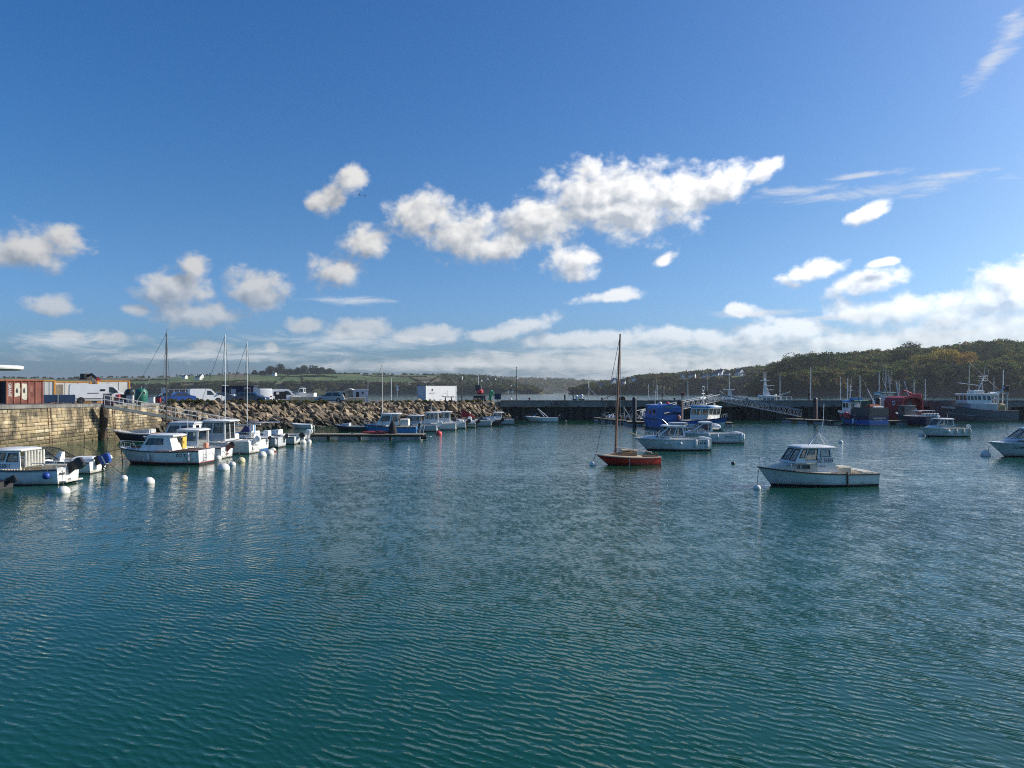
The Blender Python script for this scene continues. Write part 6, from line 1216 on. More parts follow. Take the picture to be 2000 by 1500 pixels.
v = vehicle('white_van', 'white van with grey rear end right of the blue hatchback', 402, 107, 33, WHITEC, 4.6, 1.85, 1.95, 'van_s')
v = vehicle('dark_car', 'dark car half hidden behind the white van nose', 436, 116, 35, DBLUEC, 4.3, 1.75, 1.5, 'car')
v = vehicle('estate_car', 'dark blue estate car at the top of the rubble slope', 494, 108.5, -8, DBLUEC, 4.4, 1.78, 1.5, 'estate')
v = vehicle('white_van', 'white van with pale rear doors behind the estate car', 512, 116, 122, WHITEC, 4.6, 1.9, 2.05, 'van')
v = vehicle('white_van', 'white van with its side door wide open', 556, 120, 20, WHITEC, 4.8, 1.9, 2.0, 'van_s')
dr = MB(); dr.box((-1.7, -1.00, .5), (.2, -.965, 1.65)); dr.build('dark_doorway_panel', BLACK, v); ld_ = MB(); ld_.bbox((-1.3, -1.05, 1.2), (-.9, -.98, 1.5), .02); ld_.bbox((-1.9, -1.15, .5), (-1.55, -.99, .95), .03); ld_.build('cargo_box', WHITE2, v)  # black slab on the side paints the dark interior behind the open door
v = vehicle('suv', 'grey estate with its tailgate raised beside the low cream wall', 647, 114.5, 176, SILV, 4.4, 1.8, 1.6, 'estate')
tg = MB(); tg.loft([[(-2.0, -.75, 1.58), (-2.0, .75, 1.58), (-2.0, .75, 1.64), (-2.0, -.75, 1.64)], [(-2.9, -.7, 2.0), (-2.9, .7, 2.0), (-2.9, .7, 2.08), (-2.9, -.7, 2.08)], [(-3.3, -.65, 1.9), (-3.3, .65, 1.9), (-3.3, .65, 1.97), (-3.3, -.65, 1.97)]]); tg.build('tailgate', WHITE2, v, True); bo = MB(); bo.box((-2.28, -.7, .6), (-2.2, .7, 1.5)); bo.build('dark_boot_panel', BLACK, v)  # black slab below the tailgate paints the dark boot interior
# ---- rusty skip container, left edge
CONT = mat('rusty_container', (.22,.07,.05), .8, .3, 1.5, .01, dirt=(.35,.16,.11), dscale=1.2, damt=.6); PAPER = mat('torn_poster', (.72,.69,.55), .85, .15, 3, dirt=(.4,.36,.25), dscale=2, damt=.4)
t = thing('cargo_container', 'rust red open container with torn white posters, left edge', 'container', onq(38, 71), 46)
b = MB(); W_, D_, H_ = 3.2, 2.4, 2.3
b.box((-1.1, -.02, .12), (1.9, .06, H_)); b.box((-1.1, D_-.06, .12), (1.9, D_, H_)); b.box((1.82, 0, .12), (1.9, D_, H_)); b.box((-1.1, 0, .08), (1.9, D_, .2)); b.build('shell', CONT, t)
for k in range(6):
    x = -1.05 + k * .58; b = MB(); b.prism([(x, -.06), (x + .06, -.06), (x + .1, -.02), (x - .04, -.02)], .1, H_ - .12, 'z'); b.build('rib', CONT, t)
b = MB(); b.bbox((-1.15, -.1, H_-.12), (1.95, .08, H_+.04), .02); b.bbox((-1.15, D_-.1, H_-.12), (1.95, D_+.1, H_+.04), .02); b.bbox((1.8, -.1, H_-.12), (1.96, D_, H_+.04), .02); b.build('top_rail', mat('orange_rust', (.36,.13,.07), .8, .3, 2), t)
b = MB(); b.box((-.98, .07, .21), (-.9, D_-.07, H_-.1)); b.build('dark_interior_panel', mat('interior_shade', (.02,.01,.009), .9), t)  # near-black panel added inside the open end, painting its shaded interior
for x, z0, z1, w_ in ((-.2, .70, 2.05, .50), (.38, .45, 2.02, .50), (.95, 1.15, 1.75, .22)):
    r_ = random.Random(int(x*10)); b = MB(); n_ = 18; sg_ = lambda v, e: math.copysign(abs(v)**e, v)
    pl_ = [(x + w_/2*sg_(math.cos(a), .45)*(1 + r_.uniform(-.14, .06)), (z0 + z1)/2 + (z1 - z0)/2*sg_(math.sin(a), .45)*(1 + r_.uniform(-.16, .06))) for a in [i*2*math.pi/n_ for i in range(n_)]]
    b.prism(pl_, -.035, -.022, 'y'); b.build('poster', PAPER if x < .9 else mat('faded_poster', (.33,.16,.13), .85), t)
for x in (-.2, .38):
    b = MB(); b.prism([(x - .08, 1.12), (x + .05, 1.08), (x + .09, 1.32), (x + .03, 1.42), (x + .05, 1.52), (x - .02, 1.56), (x - .05, 1.45), (x - .1, 1.36)], -.042, -.037, 'y'); b.build('poster_figure', DGREY, t)
lettering('GRANIT', .34, lambda a, b_: (-.78 + b_, -.03, 1.35 - a), TEXTW, t, label='faint white vertical lettering on the container')
# ---- site cabins with orange frames
CAB = mat('site_panel', (.70,.68,.61), .7, .08, 1, dirt=(.5,.46,.38), dscale=.8, damt=.3)
def site_cabin(px, d, rz, w, h, dp, label, pm=CAB):
    t = thing('site_cabin', label, 'cabin', onq(px, d), rz, 'orange framed site cabins'); b = MB(); b.box((-w/2, 0, .15), (w/2, dp, h)); b.build('wall', pm, t)
    for x in (-w/2, w/2): b = MB(); b.bbox((x-.09, -.07, 0), (x+.09, .1, h+.08), .02); b.build('post', ORANGE, t); b = MB(); b.bbox((x-.09, dp-.1, 0), (x+.09, dp+.07, h+.08), .02); b.build('post', ORANGE, t)
    for z in (h - .04, .05): b = MB(); b.bbox((-w/2+.1, -.06, z), (w/2-.1, .09, z+.13), .02); b.build('beam', ORANGE, t)
    b = MB(); b.box((w/2-.05, .11, h - .04), (w/2+.06, dp-.11, h+.09)); b.build('beam', ORANGE, t)
    for k in range(1, 3): b = MB(); b.box((-w/2 + w*k/3 - .02, -.03, .2), (-w/2 + w*k/3 + .02, .004, h-.06)); b.build('joint', GREYH, t)
    b = MB(); b.box((-w/2, 0, h), (w/2, dp, h+.03)); b.build('roof', GREYH, t); return t
site_cabin(92, 96, 34, 1.6, 2.75, 2.4, 'narrow white cabin with orange corner post beside the rusty container'); site_cabin(140, 100, 36, 4.4, 2.7, 2.4, 'white site cabin with orange frame behind the large van rear'); site_cabin(222, 103, 36, 3.8, 2.9, 2.4, 'white site cabin with orange frame behind the large van nose')
t = thing('site_fence', 'tall beige mesh fence panel between the container and the cabins', 'fence', onq(106, 98), 10); b = MB(); b.box((-.9, 0, .1), (1.0, .05, 2.35)); b.build('panel', mat('beige_mesh', (.36,.31,.24), .9, .1, 5), t); b = MB(); b.tube([(-.95, 0, 0), (-.95, 0, 2.4), (1.05, 0, 2.4), (1.05, 0, 0)], .03); b.build('frame', STEEL, t)
for k, (px, lb) in enumerate([(94, 'left grey solid barrier in front of the beige fence'), (128, 'right grey solid barrier, its end behind the van')]):
    t = thing('barrier', lb, 'barrier', onq(px + 3, 84), 8, 'grey solid barriers'); b = MB(); b.bbox((-.85, -.04, .12), (.85, .04, .98), .02); b.build('panel', mat('blue_grey_sheet', (.19,.23,.28), .6, .1, 2), t)
    for x in (-.7, .7): b = MB(); b.bbox((x-.06, -.3, 0), (x+.06, .3, .1), .02); b.build('foot', DGREY, t); b = MB(); b.tube([(x, 0, .05), (x, 0, 1.05)], .03); b.build('post', STEEL, t)
# ---- telehandler behind the cabins, only its arm shows
t = thing('telehandler', 'red and black telehandler arm rising behind the white van', 'telehandler', onq(203, 109), 165)
b = MB(); b.bbox((-2.2, -1.1, .6), (2.2, 1.1, 1.4), .1); b.build('chassis', REDP, t)
for x in (-1.4, 1.4):
    for y in (-1.15, 1.15): wheel(t, x, y, .55, .4)
def beam(p0, p1, w): b = MB(); b.tube([p0, p1], w, 4); return b
beam((-1.8, 0, 1.4), (1.2, 0, 3.4), .26).build('boom', REDP, t); ex = beam((1.2, 0, 3.4), (2.2, 0, 4.1), .2); ex.tube([(2.2, 0, 4.1), (2.9, 0, 3.75)], .18, 4); ex.build('boom_extension', BLACK, t)
b = MB(); b.bbox((2.7, -.7, 3.35), (3.5, .7, 4.15), .08); b.box((2.6, -.6, 3.3), (3.9, .6, 3.4)); b.build('fork_head', BLACK, t); cb_ = MB(); cb_.bbox((-.9, .2, 1.4), (.4, 1.1, 2.5), .1); cb_.build('cab', BLACK, t)
# ---- recycling bins and small things near the gangway
GRN = mat('bottle_bank_green', (.012,.13,.09), .45, .1, 2); 
def bottle_bank(px, d, label, m):
    t = thing('bottle_bank', label, 'recycling bin', onq(px, d), 20); b = MB(); b.lathe([(.62,.05),(.66,.15),(.70,1.0),(.66,1.35),(.5,1.62),(.2,1.72),(.02,1.73)], n=18); b.build('shell', m, t, True)
    for a in (-100, -60): b = MB(); b.lathe([(.12,-.03),(.12,.03)], (.67*math.cos(R(a)), .67*math.sin(R(a)), 1.2), 10, 'y'); b.build('opening', BLACK, t)
    b = MB(); b.tube([(0, 0, 1.7), (0, 0, 1.95)], .03); b.build('lifting_eye', STEEL, t)
bottle_bank(276, 88, 'bright green dome bottle bank by the quay edge', GRN); bottle_bank(255, 91, 'dark bottle bank left of the bright green one', mat('dark_green_plastic', (.012,.03,.03), .5))
def cabinet(px, d, w, h, dp, m, label, cat='cabinet', name='cabinet', z=None):
    t = thing(name, label, cat, onq(px, d), 12)
    if z is not None: t.location.z = z
    b = MB(); b.bbox((-w/2, 0, .03), (w/2, dp, h), .03); b.build('body', m, t); b = MB(); b.bbox((-w/2+.06, -.025, .12), (w/2-.06, -.004, h-.08), .01); b.build('door', m, t); b = MB(); b.box((-w/2-.03, -.05, h), (w/2+.03, dp+.03, h+.05)); b.build('lid', DGREY, t); return t
cabinet(210, 84, .9, 1.05, .5, mat('grey_beige_metal', (.26,.24,.21), .6), 'grey box cabinet at the head of the gangway'); cabinet(253, 86, .7, .95, .5, GREYH, 'pale cabinet with handle in front of the bottle banks'); cabinet(291, 92, 1.1, .75, .6, WHITE2, 'white low bin right of the bright green bottle bank', 'bin', 'low_bin'); cabinet(242, 90, 1.2, 1.0, .7, BLACK, 'black wheeled bin under the dark bottle bank', 'bin', 'wheeled_bin')
cabinet(309, 99, .5, .7, .4, REDP, 'small red box beside the black car', 'box', 'red_box')
t = thing('life_ring_housing', 'red lifebuoy housing at the head of the gangway', 'lifebuoy', onq(230, 83)); b = MB(); b.bbox((-.25, -.1, .45), (.25, .1, 1.0), .1); b.build('shell', mat('red_buoy'), t, True); b = MB(); b.tube([(0, .05, 0), (0, .05, .6)], .04); b.build('post', STEEL, t)
def sign(px, d, z0, w, h, m, label, text=None, tm=TEXTW, size=.12, post=True, rz=0, lines=None, zbase=None):
    t = thing('sign_board', label, 'sign', onq(px, d), rz)
    if zbase is not None: t.location.z = zbase
    b = MB(); b.bbox((-w/2, -.03, z0), (w/2, .03, z0 + h), .01); b.build('board', m, t)
    for i, s_ in enumerate(lines or []): lettering(s_, size, (lambda a, b_, i=i: (a, -.036, z0 + h - (i + .7)*h/(len(lines) + .4) + b_)), tm, t)
    if post:
        for x in (-w*.4, w*.4): b = MB(); b.tube([(x, .05, 0), (x, .05, z0 + h)], .03); b.build('post', STEEL, t)
    return t
sign(212, 79.5, -.25, 1.15, .62, mat('maroon_sign', (.16,.012,.018), .5), 'dark red notice board with white writing at the gangway head', lines=['ACCES RESERVE', 'AUX USAGERS', 'DU PORT'], size=.13, post=False)
sign(234, 80, -.05, .75, .42, GREYH, 'grey blank panel right of the dark red notice board', post=False)
sign(320, 104, 1.35, .7, .65, WHITE2, 'small white notice above the black car')
t = thing('railing', 'pale tubular railing and gate behind the black and blue cars', 'railing', onq(348, 113), 8)
for k in range(8): b = MB(); b.tube([(-2.2 + k*.8, 0, 0), (-2.2 + k*.8, 0, 2.0)], .03); b.build('post', WHITE2, t)
for z in (1.0, 1.95): b = MB(); b.tube([(-2.3, 0, z), (3.6, 0, z)], .035); b.build('rail', WHITE2, t)
t = thing('filling_station_canopy', 'white rimmed flat canopy roof entering at the top left of the quay', 'canopy', onq(-28, 66)); zc_ = zat(716, 66) - qz(66)
b = MB(); b.lathe([(2.7,zc_-.22),(2.78,zc_-.1),(2.78,zc_+.02),(2.6,zc_+.1)], n=32); b.build('rim', WHITE2, t, True); b = MB(); b.lathe([(2.5,zc_-.3),(2.69,zc_-.22)], n=32); b.build('soffit', mat('pale_green_soffit', (.25,.42,.33), .7), t); b = MB(); b.lathe([(.2,0),(.2,zc_-.28)], (-.8, 0, 0), 12); b.build('column', STEEL, t)
# ---- sheds, walls and kiosk farther along
SHEDB = mat('navy_cladding', (.02,.03,.07), .6, .15, 1)
t = thing('shed', 'dark blue shed with pale door behind the parked cars', 'shed', onq(463, 128), 6); b = MB(); b.box((-2.6, 0, 0), (2.6, 3, 2.5)); b.build('wall', SHEDB, t); b = MB(); b.bbox((-2.8, -.25, 2.5), (2.8, 3.2, 2.68), .04); b.build('roof', DGREY, t); b = MB(); b.box((-1.0, -.06, .0), (-.2, -.005, 2.1)); b.build('door', GREYH, t); b = MB(); b.box((1.4, -.06, 1.1), (2.3, -.005, 1.9)); b.build('window', GLASSV, t)
for px, lb, w in ((449, 'left pale crate stack before the blue shed', 1.2), (470, 'pale fish crate stack before the blue shed, right one', 1.7)):
    t = thing('crate_stack', lb, 'crates', onq(px, 122), 5)
    for k in range(4): b = MB(); b.bbox((-w/2, 0, k*.3), (w/2, .8, k*.3 + .28), .03); b.build('crate', [GREYH, WHITE2][k % 2], t)
CRW = mat('cream_concrete', (.55,.47,.32), .9, .12, 1.2, .01, dirt=(.3,.25,.17), dscale=.9, damt=.5)
def low_wall(pa, pb, d, h, label):
    a, b_ = onq(pa, d), onq(pb, d + .8); t = thing('low_wall', label, 'wall', a, math.degrees(math.atan2(b_.y - a.y, b_.x - a.x)), 'low cream walls'); L_ = (b_ - a).length; n_ = max(2, int(L_/1.3))
    for k in range(n_): r_ = random.Random(k + pa); q = MB(); q.bbox((L_*k/n_, 0, 0), (L_*(k+1)/n_ - .02, .45, h + r_.uniform(-.03, .03)), .03); q.build('block', CRW, t)
low_wall(567, 630, 119, .85, 'long low cream block wall right of the open van'); low_wall(672, 705, 124, 1.15, 'upper cream block wall left of the small white cabin'); low_wall(674, 714, 120.5, .75, 'lower cream block wall before the small white cabin')
t = thing('boat_on_trailer', 'small white motor boat parked ashore behind the cream wall', 'boat', onq(588, 123)); hh = Hull(4.6, 1.9, 1.1, .9, .85, .3, .15, .9); Bq = Boat.__new__(Boat); Bq.h = hh; e_ = bpy.data.objects.new('hull_group', None); Bq.t = t; t.rotation_euler.z = R(178)
Bq.hull(WHITE, WHITE).deck(WHITE, .5, .3); Bq.cabin(WHITE, (-.6, .4), (-.55, .1), 1.2, 1.1, .85, 1.55, side=[(.1, .9, .2, .9)], front=[(.1, .9, .2, .9)], back=[(.1, .9, .2, .9)])
fr_ = MB(); fr_.box((-1.6, -.5, -.45), (1.4, .5, -.32)); fr_.tube([(1.4, 0, -.4), (2.6, 0, -.35)], .05); fr_.build('trailer_frame', STEEL, t)
for y in (-.7, .7): q = MB(); q.lathe([(.02,-.08),(.3,-.08),(.3,.08),(.02,.08)], (-.4, y, -.3), 14, 'y'); q.build('wheel', TYRE, t)
t.location.z += .6
t = thing('white_cabin', 'small white box cabin with black door and thin pole by the water', 'cabin', onq(705, 123), 12); b = MB(); b.box((-1.25, 0, .05), (1.15, 2.0, 1.95)); b.build('wall', mat('grey_white_panel', (.55,.55,.57), .6, .06, 1), t); b = MB(); b.box((-.75, -.05, .55), (-.3, -.004, 1.6)); b.build('door', BLACK, t); b = MB(); b.box((.15, -.05, 1.3), (.4, -.004, 1.6)); b.build('window', BLACK, t); b = MB(); b.bbox((-1.3, -.06, 1.95), (1.2, 2.06, 2.03), .02); b.build('roof', WHITE2, t); b = MB(); b.tube([(1.1, .1, 2), (1.1, .1, 3.3)], .025); b.build('pole', ALU, t)
# kiosk: white twenty foot container
t = thing('kiosk', 'white container kiosk with black sign board at the breakwater end', 'kiosk', onq(832, 125), 40); KW, KD, KH = 6.1, 2.5, 2.62
KP = mat('kiosk_white', (.80,.80,.79), .5, .04, 1, dirt=(.55,.53,.48), dscale=.7, damt=.2); KSHADE = mat('kiosk_white_shaded', (.52,.53,.56), .5, .04, 1)  # second colour: the same white with shade painted in, for the end wall
b = MB(); b.box((0, 0, .1), (KW, KD, KH)); b.build('wall', KP, t); b = MB(); b.box((-.06, -.0, .1), (-.003, KD, KH)); b.build('end_wall', KSHADE, t)
for x in (0, KW): b = MB(); b.bbox((x-.06, -.05, 0), (x+.06, .06, KH+.06), .02); b.build('corner_post', WHITE2, t)
b = MB(); b.bbox((-.08, -.06, KH), (KW+.1, KD+.05, KH+.09), .02); b.build('roof', DGREY, t); b = MB(); b.bbox((-.9, .2, KH+.28), (.9, .3, KH+.98), .02); b.bbox((-.6, .22, KH+.09), (-.5, .28, KH+.3), .01); b.bbox((.5, .22, KH+.09), (.6, .28, KH+.3), .01); sb = b.build('sign_board', BLACK, t); lettering('COMPTOIR DE LA MER', .15, lambda a, b_: (a, .192, KH + .72 + b_), TEXTW, t); lettering('LOCATION', .14, lambda a, b_: (a, .192, KH + .48 + b_), TEXTW, t)
lettering('BREIZH C', .30, lambda a, b_: (1.25 + a, -.008, 1.35 + b_), mat('grey_lettering', (.22,.22,.23), .6), t)
b = MB(); b.prism([(1.1, 1.75), (1.35, 1.75), (1.28, 1.85), (1.4, 1.92), (1.38, 2.08), (1.12, 2.08)], -.02, -.004, 'y'); b.build('logo', BLACK, t)
for x0, x1, z0, z1 in ((1.5, 1.75, .25, .45), (3.3, 4.1, 1.3, 1.33), (4.25, 4.45, .9, .98), (4.2, 4.24, .95, 1.9), (2.8, 3.1, .3, .36)): b = MB(); b.box((x0, -.016, z0), (x1, -.004, z1)); b.build('printed_mark', mat('grey_print', (.30,.30,.31), .6), t)
wb_ = thing('upturned_dinghy', 'dark upturned dinghy lying before the kiosk', 'dinghy', onq(876, 122.5), 10); b = MB(); b.loft([[(x, y*w_, z) for y in (-1, -.5, 0, .5, 1)] for x, w_, z in ((-1.1, .05, .95), (-.8, .35, .75), (0, .5, .72), (.8, .45, .75), (.9, .4, .72))] , closed=False); b.loft([[(x, y*w_, z + .12*(1 - y*y)) for y in (-1, -.5, 0, .5, 1)] for x, w_, z in ((-1.1, .05, .95), (-.8, .35, .77), (0, .5, .74), (.8, .45, .77), (.9, .4, .74))], closed=False); b.build('hull', BLACK, wb_)
for x in (-.5, .5): b = MB(); b.box((x-.05, -.4, 0), (x+.05, .4, .72)); b.build('trestle', WOODD, wb_)
# lamp posts, masts, posts
def lamp_post(px, d, ytop, label, dark=True, base=None, head=True):
    t = thing('lamp_post', label, 'lamp post', onq(px, d) if base is None else at(px, d, base)); zt = zat(ytop, d) - t.location.z
    b = MB(); b.tube([(0, 0, 0), (0, 0, zt*.5), (0, 0, zt)], .075, 8, r1=.05); b.build('pole', DSTEEL if dark else STEEL, t, True); b = MB(); b.lathe([(.14,0),(.14,.25),(.09,.3)], n=8); b.build('base', DSTEEL, t)
    if head: b = MB(); b.lathe([(.10,zt-.55),(.13,zt-.5),(.13,zt-.06),(.03,zt)], n=10); b.build('lamp_head', WHITE2, t, True)
    else: b = MB(); b.tube([(-.18, 0, zt), (.18, 0, zt)], .03, 5); b.build('cross_bar', DSTEEL, t)
lamp_post(902, 122, 735, 'dark lamp post with pale head right of the kiosk'); lamp_post(1009, 133, 717, 'tall thin mast pole on the jetty root', base=JZ, head=False)
t = thing('sign_post', 'pale post with two stacked round signs left of the kiosk', 'sign', onq(776, 121)); b = MB(); b.tube([(0, 0, 0), (0, 0, 2.6)], .035); b.build('post', STEEL, t)
for z in (2.45, 1.95): b = MB(); b.lathe([(.02,-.02),(.2,-.02),(.2,.02),(.02,.02)], (0, -.05, z), 14, 'y'); b.build('disc', WHITE2, t)
sign(972, 127, .35, 1.05, .95, NAVY, 'dark blue board on posts at the breakwater end', rz=5)
for px, lb in ((993, 'left of two small white round signs at the jetty root'), (1001, 'right of two small white round signs at the jetty root')):
    t = thing('round_sign', lb, 'sign', at(px, 134, JZ)); b = MB(); b.tube([(0, 0, 0), (0, 0, 1.75)], .03); b.build('post', STEEL, t); b = MB(); b.lathe([(.02,-.02),(.22,-.02),(.22,.02),(.02,.02)], (0, -.05, 1.6), 14, 'y'); b.build('disc', WHITE2, t)
for px, lb in ((1012, 'pale drum on the jetty root, left'), (1021, 'pale leaning post on the jetty root, right of the drum')):
    t = thing('jetty_drum', lb, 'drum', at(px - 14, 135, JZ)); b = MB(); b.lathe([(.18,0),(.2,.05),(.2,.4),(.16,.46),(.05,.47)], n=12); b.build('shell', WHITE2, t, True); b = MB(); b.tube([(0, 0, .4), (.1, 0, .8)], .03); b.build('handle', STEEL, t)
# ---------------------------------------------------------------- pontoons
PLK = mat('pontoon_planks', (.30,.26,.19), .85, .3, 2, .01, stretch=(6, .7, 1)); FLOATM = mat('concrete_float', (.30,.31,.30), .85, .2, 1, dirt=(.10,.11,.08), dscale=1, damt=.6)
def pontoon(a, b_, w, z, label, step=3.2, fm=FLOATM, planks=True):
    a, b_ = Vector(a), Vector(b_); t = thing('pontoon', label, 'pontoon', a, math.degrees(math.atan2(b_.y - a.y, b_.x - a.x))); L_ = (b_ - a).length
    q = MB(); q.box((0, -w/2, z-.22), (L_, -w/2+.08, z-.03)); q.box((0, w/2-.08, z-.22), (L_, w/2, z-.03)); q.build('side_beam', WOODD, t)
    n_ = int(L_/.45); me = None
    for k in range(n_):
        if me is None: q = MB(); q.box((0, -w/2-.03, z-.028), (L_/n_-.025, w/2+.03, z+.02)); o = q.build('plank', PLK, t); me = o.data
        else: o = bpy.data.objects.new('plank', me); col.objects.link(o); o.parent = t; o.location.x = L_*k/n_
    k = 0.2
    while k < L_ - 1: q = MB(); q.bbox((k, -w/2+.05, -.3), (min(L_ - .1, k + step*.62), w/2-.05, z-.2), .06); q.build('float', fm, t); k += step
    for x in np.arange(.8, L_, 4.): q = MB(); q.tube([(x-.14, -w/2+.15, z+.1), (x+.14, -w/2+.15, z+.1)], .03, 5); q.tube([(x, -w/2+.15, z), (x, -w/2+.15, z+.1)], .03, 5); q.build('cleat', DSTEEL, t)
    return t
pa, pb = wl(596, 859), wl(827, 859.5); pontoon(pa + Vector((0, .9, 0)), pb + Vector((0, .9, 0)), 1.8, .55, 'floating pontoon with pale plank edge in the left harbour')
pontoon(at(455, 82), at(470, 96), 1.8, .5, 'pontoon at the foot of the footbridge, mostly hidden by boats')
pontoon(at(1225, 109), at(1430, 107), 2.2, .6, 'pontoon with two tall piles behind the white cruisers'); pontoon(at(1535, 122), at(1632, 113), 2.2, .6, 'pontoon at the foot of the right gangway'); pontoon(at(1705, 112.5), at(1830, 116), 2.0, .6, 'pontoon between the blue and red trawlers')
pontoon(at(1170, 126), at(1240, 111), 2.0, .6, 'dark work pontoon with scrap gear beneath the jetty left of the blue boat')
# things on the left pontoon
t = thing('kayak', 'red kayak lying on the left pontoon', 'kayak', at(738, 79.3, .575), 4); b = MB(); b.loft([[(x, w_*math.cos(a), .14 + h_*math.sin(a)) for a in [i*math.pi/4 for i in range(8)]] for x, w_, h_ in ((-1.7, .03, .04), (-1.1, .22, .12), (0, .33, .15), (1.1, .22, .12), (1.7, .03, .04))]); b.build('hull', mat('red_kayak', (.45,.06,.05), .5, .1, 3), t, True); b = MB(); b.lathe([(.2,.28),(.24,.3),(.2,.32)], n=10); b.build('cockpit_rim', BLACK, t)
t = thing('covered_outboard', 'black hooded cover over an engine standing on the left pontoon', 'engine cover', at(767, 79.2, .575)); b = MB(); b.lathe([(.42,0),(.45,.2),(.36,.7),(.24,1.1),(.1,1.32),(.02,1.36)], n=12); b.build('cover', CANVD, t, True); b = MB(); b.tube([(0, 0, 1.0), (.2, 0, 1.15)], .05); b.build('handle', BLACK, t)
t = thing('tilted_outboard', 'black outboard engine hung on the right end of the left pontoon', 'engine', at(826, 78.4, .2)); b = MB(); b.bbox((-.35, -.25, -.15), (.45, .25, .3), .14); b.build('cowl', BLACK, t, True); b = MB(); b.tube([(.3, 0, 0), (.75, 0, .1)], .07); b.lathe([(.02,-.1),(.08,0),(.02,.1)], (.78, 0, .1), 8, 'x'); b.build('leg', WHITE2, t)
for k, (px, lb) in enumerate(((818, 'left leaning ladder frame at the right end of the pontoon'), (826, 'right ladder frame at the right end of the pontoon'))):
    t = thing('swim_ladder', lb, 'ladder', at(px - 2, 79.0, .575), 60)
    for y in (-.2, .2): b = MB(); b.tube([(-.1, y, 0), (.25, y, .95)], .025); b.build('rail', STEEL, t)
    for z in (.2, .45, .7): b = MB(); b.tube([(-.1 + z*.37, -.2, z), (-.1 + z*.37, .2, z)], .02); b.build('rung', STEEL, t)
# piles
def pile(px, d, ytop, r, label, m, stripe=True):
    t = thing('mooring_pile', label, 'pile', at(px, d), group='tall mooring piles'); zt = zat(ytop, d); b = MB(); b.lathe([(r,-2),(r,zt-.05),(r*.9,zt),(.02,zt+.02)], n=14); b.build('tube', m, t, True); b = MB(); b.lathe([(r*1.08,zt-.02),(r*.7,zt+.15),(.02,zt+.2)], n=14); b.build('cap', DGREY, t, True)
    if stripe: b = MB(); b.box((r*.80, -.12, .8), (r*1.10, .12, zt - .1)); b.build('guide_rail', WHITE2, t)
PM = mat('rust_brown_pile', (.085,.045,.035), .8, .3, 1.5, dirt=(.03,.025,.022), dscale=.8, damt=.6); PMD = mat('black_pile', (.022,.026,.03), .7, .3, 1.5)
pile(1239, 108, 778, .29, 'black mooring pile with white strip left of the blue fishing boat', PMD); pile(1328, 107, 783, .42, 'brown mooring pile right of the blue fishing boat', PM); pile(1592, 118, 779, .32, 'brown mooring pile below the walking person', PM); pile(1715, 114, 779, .36, 'brown mooring pile at the left of the red trawler', PM)
# ---------------------------------------------------------------- gangways
def gangway(a, b_, w, h, label, m, n=14, truss=True, name='gangway'):
    a, b_ = Vector(a), Vector(b_); t = thing(name, label, 'gangway', a); d_ = b_ - a; L_ = d_.length; f_ = d_.normalized(); s_ = Vector((-f_.y, f_.x, 0)).normalized()*(w/2); up = Vector((0, 0, h)); P = lambda k, sg, v: tuple(d_*k + s_*sg + up*v)
    b = MB(); b.loft([[P(k, -1, -.04 if truss else -.28), P(k, 1, -.04 if truss else -.28), P(k, 1, .02), P(k, -1, .02)] for k in (0, 1)]); b.build('deck', DSTEEL if truss else mat('gangway_grey', (.10,.12,.13), .6), t)
    for sg in (-1, 1):
        for v in ((0, 1) if truss else (1, .55)): b = MB(); b.tube([P(0, sg, v), P(1, sg, v)], .05 if truss else .025, 5); b.build('chord' if truss else 'handrail', m, t)
        for k in range(n + 1): b = MB(); b.tube([P(k/n, sg, 0), P(k/n, sg, 1)], .032 if truss else .022, 5); b.build('upright', m, t) if not truss or k in (0, n) else None
        if truss:
            for k in range(n): b = MB(); b.tube([P(k/n, sg, 0), P((k+.5)/n, sg, 1)], .035, 5); b.build('brace', m, t); b = MB(); b.tube([P((k+.5)/n, sg, 1), P((k+1)/n, sg, 0)], .035, 5); b.build('brace', m, t)
gangway(at(1405, 130, 3.3), at(1562, 121, .95), 1.3, 1.05, 'right hand lattice gangway sloping down from the jetty', STEEL, 15); gangway(at(1398, 129.5, 3.3), at(1243, 112, .9), 1.3, 1.05, 'left hand lattice gangway sloping down behind the brown pile', STEEL, 15)
gangway(onq(193, 77.5) + Vector((.4, 0, -.05)), at(462, 87, .75), 1.1, 1.0, 'grey footbridge with railings from the stone quay to the left boats', STEEL, 16, False, 'footbridge')
t = thing('gangway_platform', 'railed landing where the two lattice gangways meet the jetty', 'platform', at(1402, 131, JZ)); b = MB(); b.box((-1.6, -.9, 0), (1.6, .9, .14)); b.build('deck', DSTEEL, t)
for x in (-1.5, -.5, .5, 1.5): b = MB(); b.tube([(x, .85, .1), (x, .85, 1.2)], .03); b.build('post', STEEL, t)
b = MB(); b.tube([(-1.5, .85, 1.2), (1.5, .85, 1.2)], .03); b.tube([(-1.3, .8, 1.2), (-.6, .8, 1.75), (.6, .8, 1.75), (1.3, .8, 1.2)], .03); b.build('rail', STEEL, t)
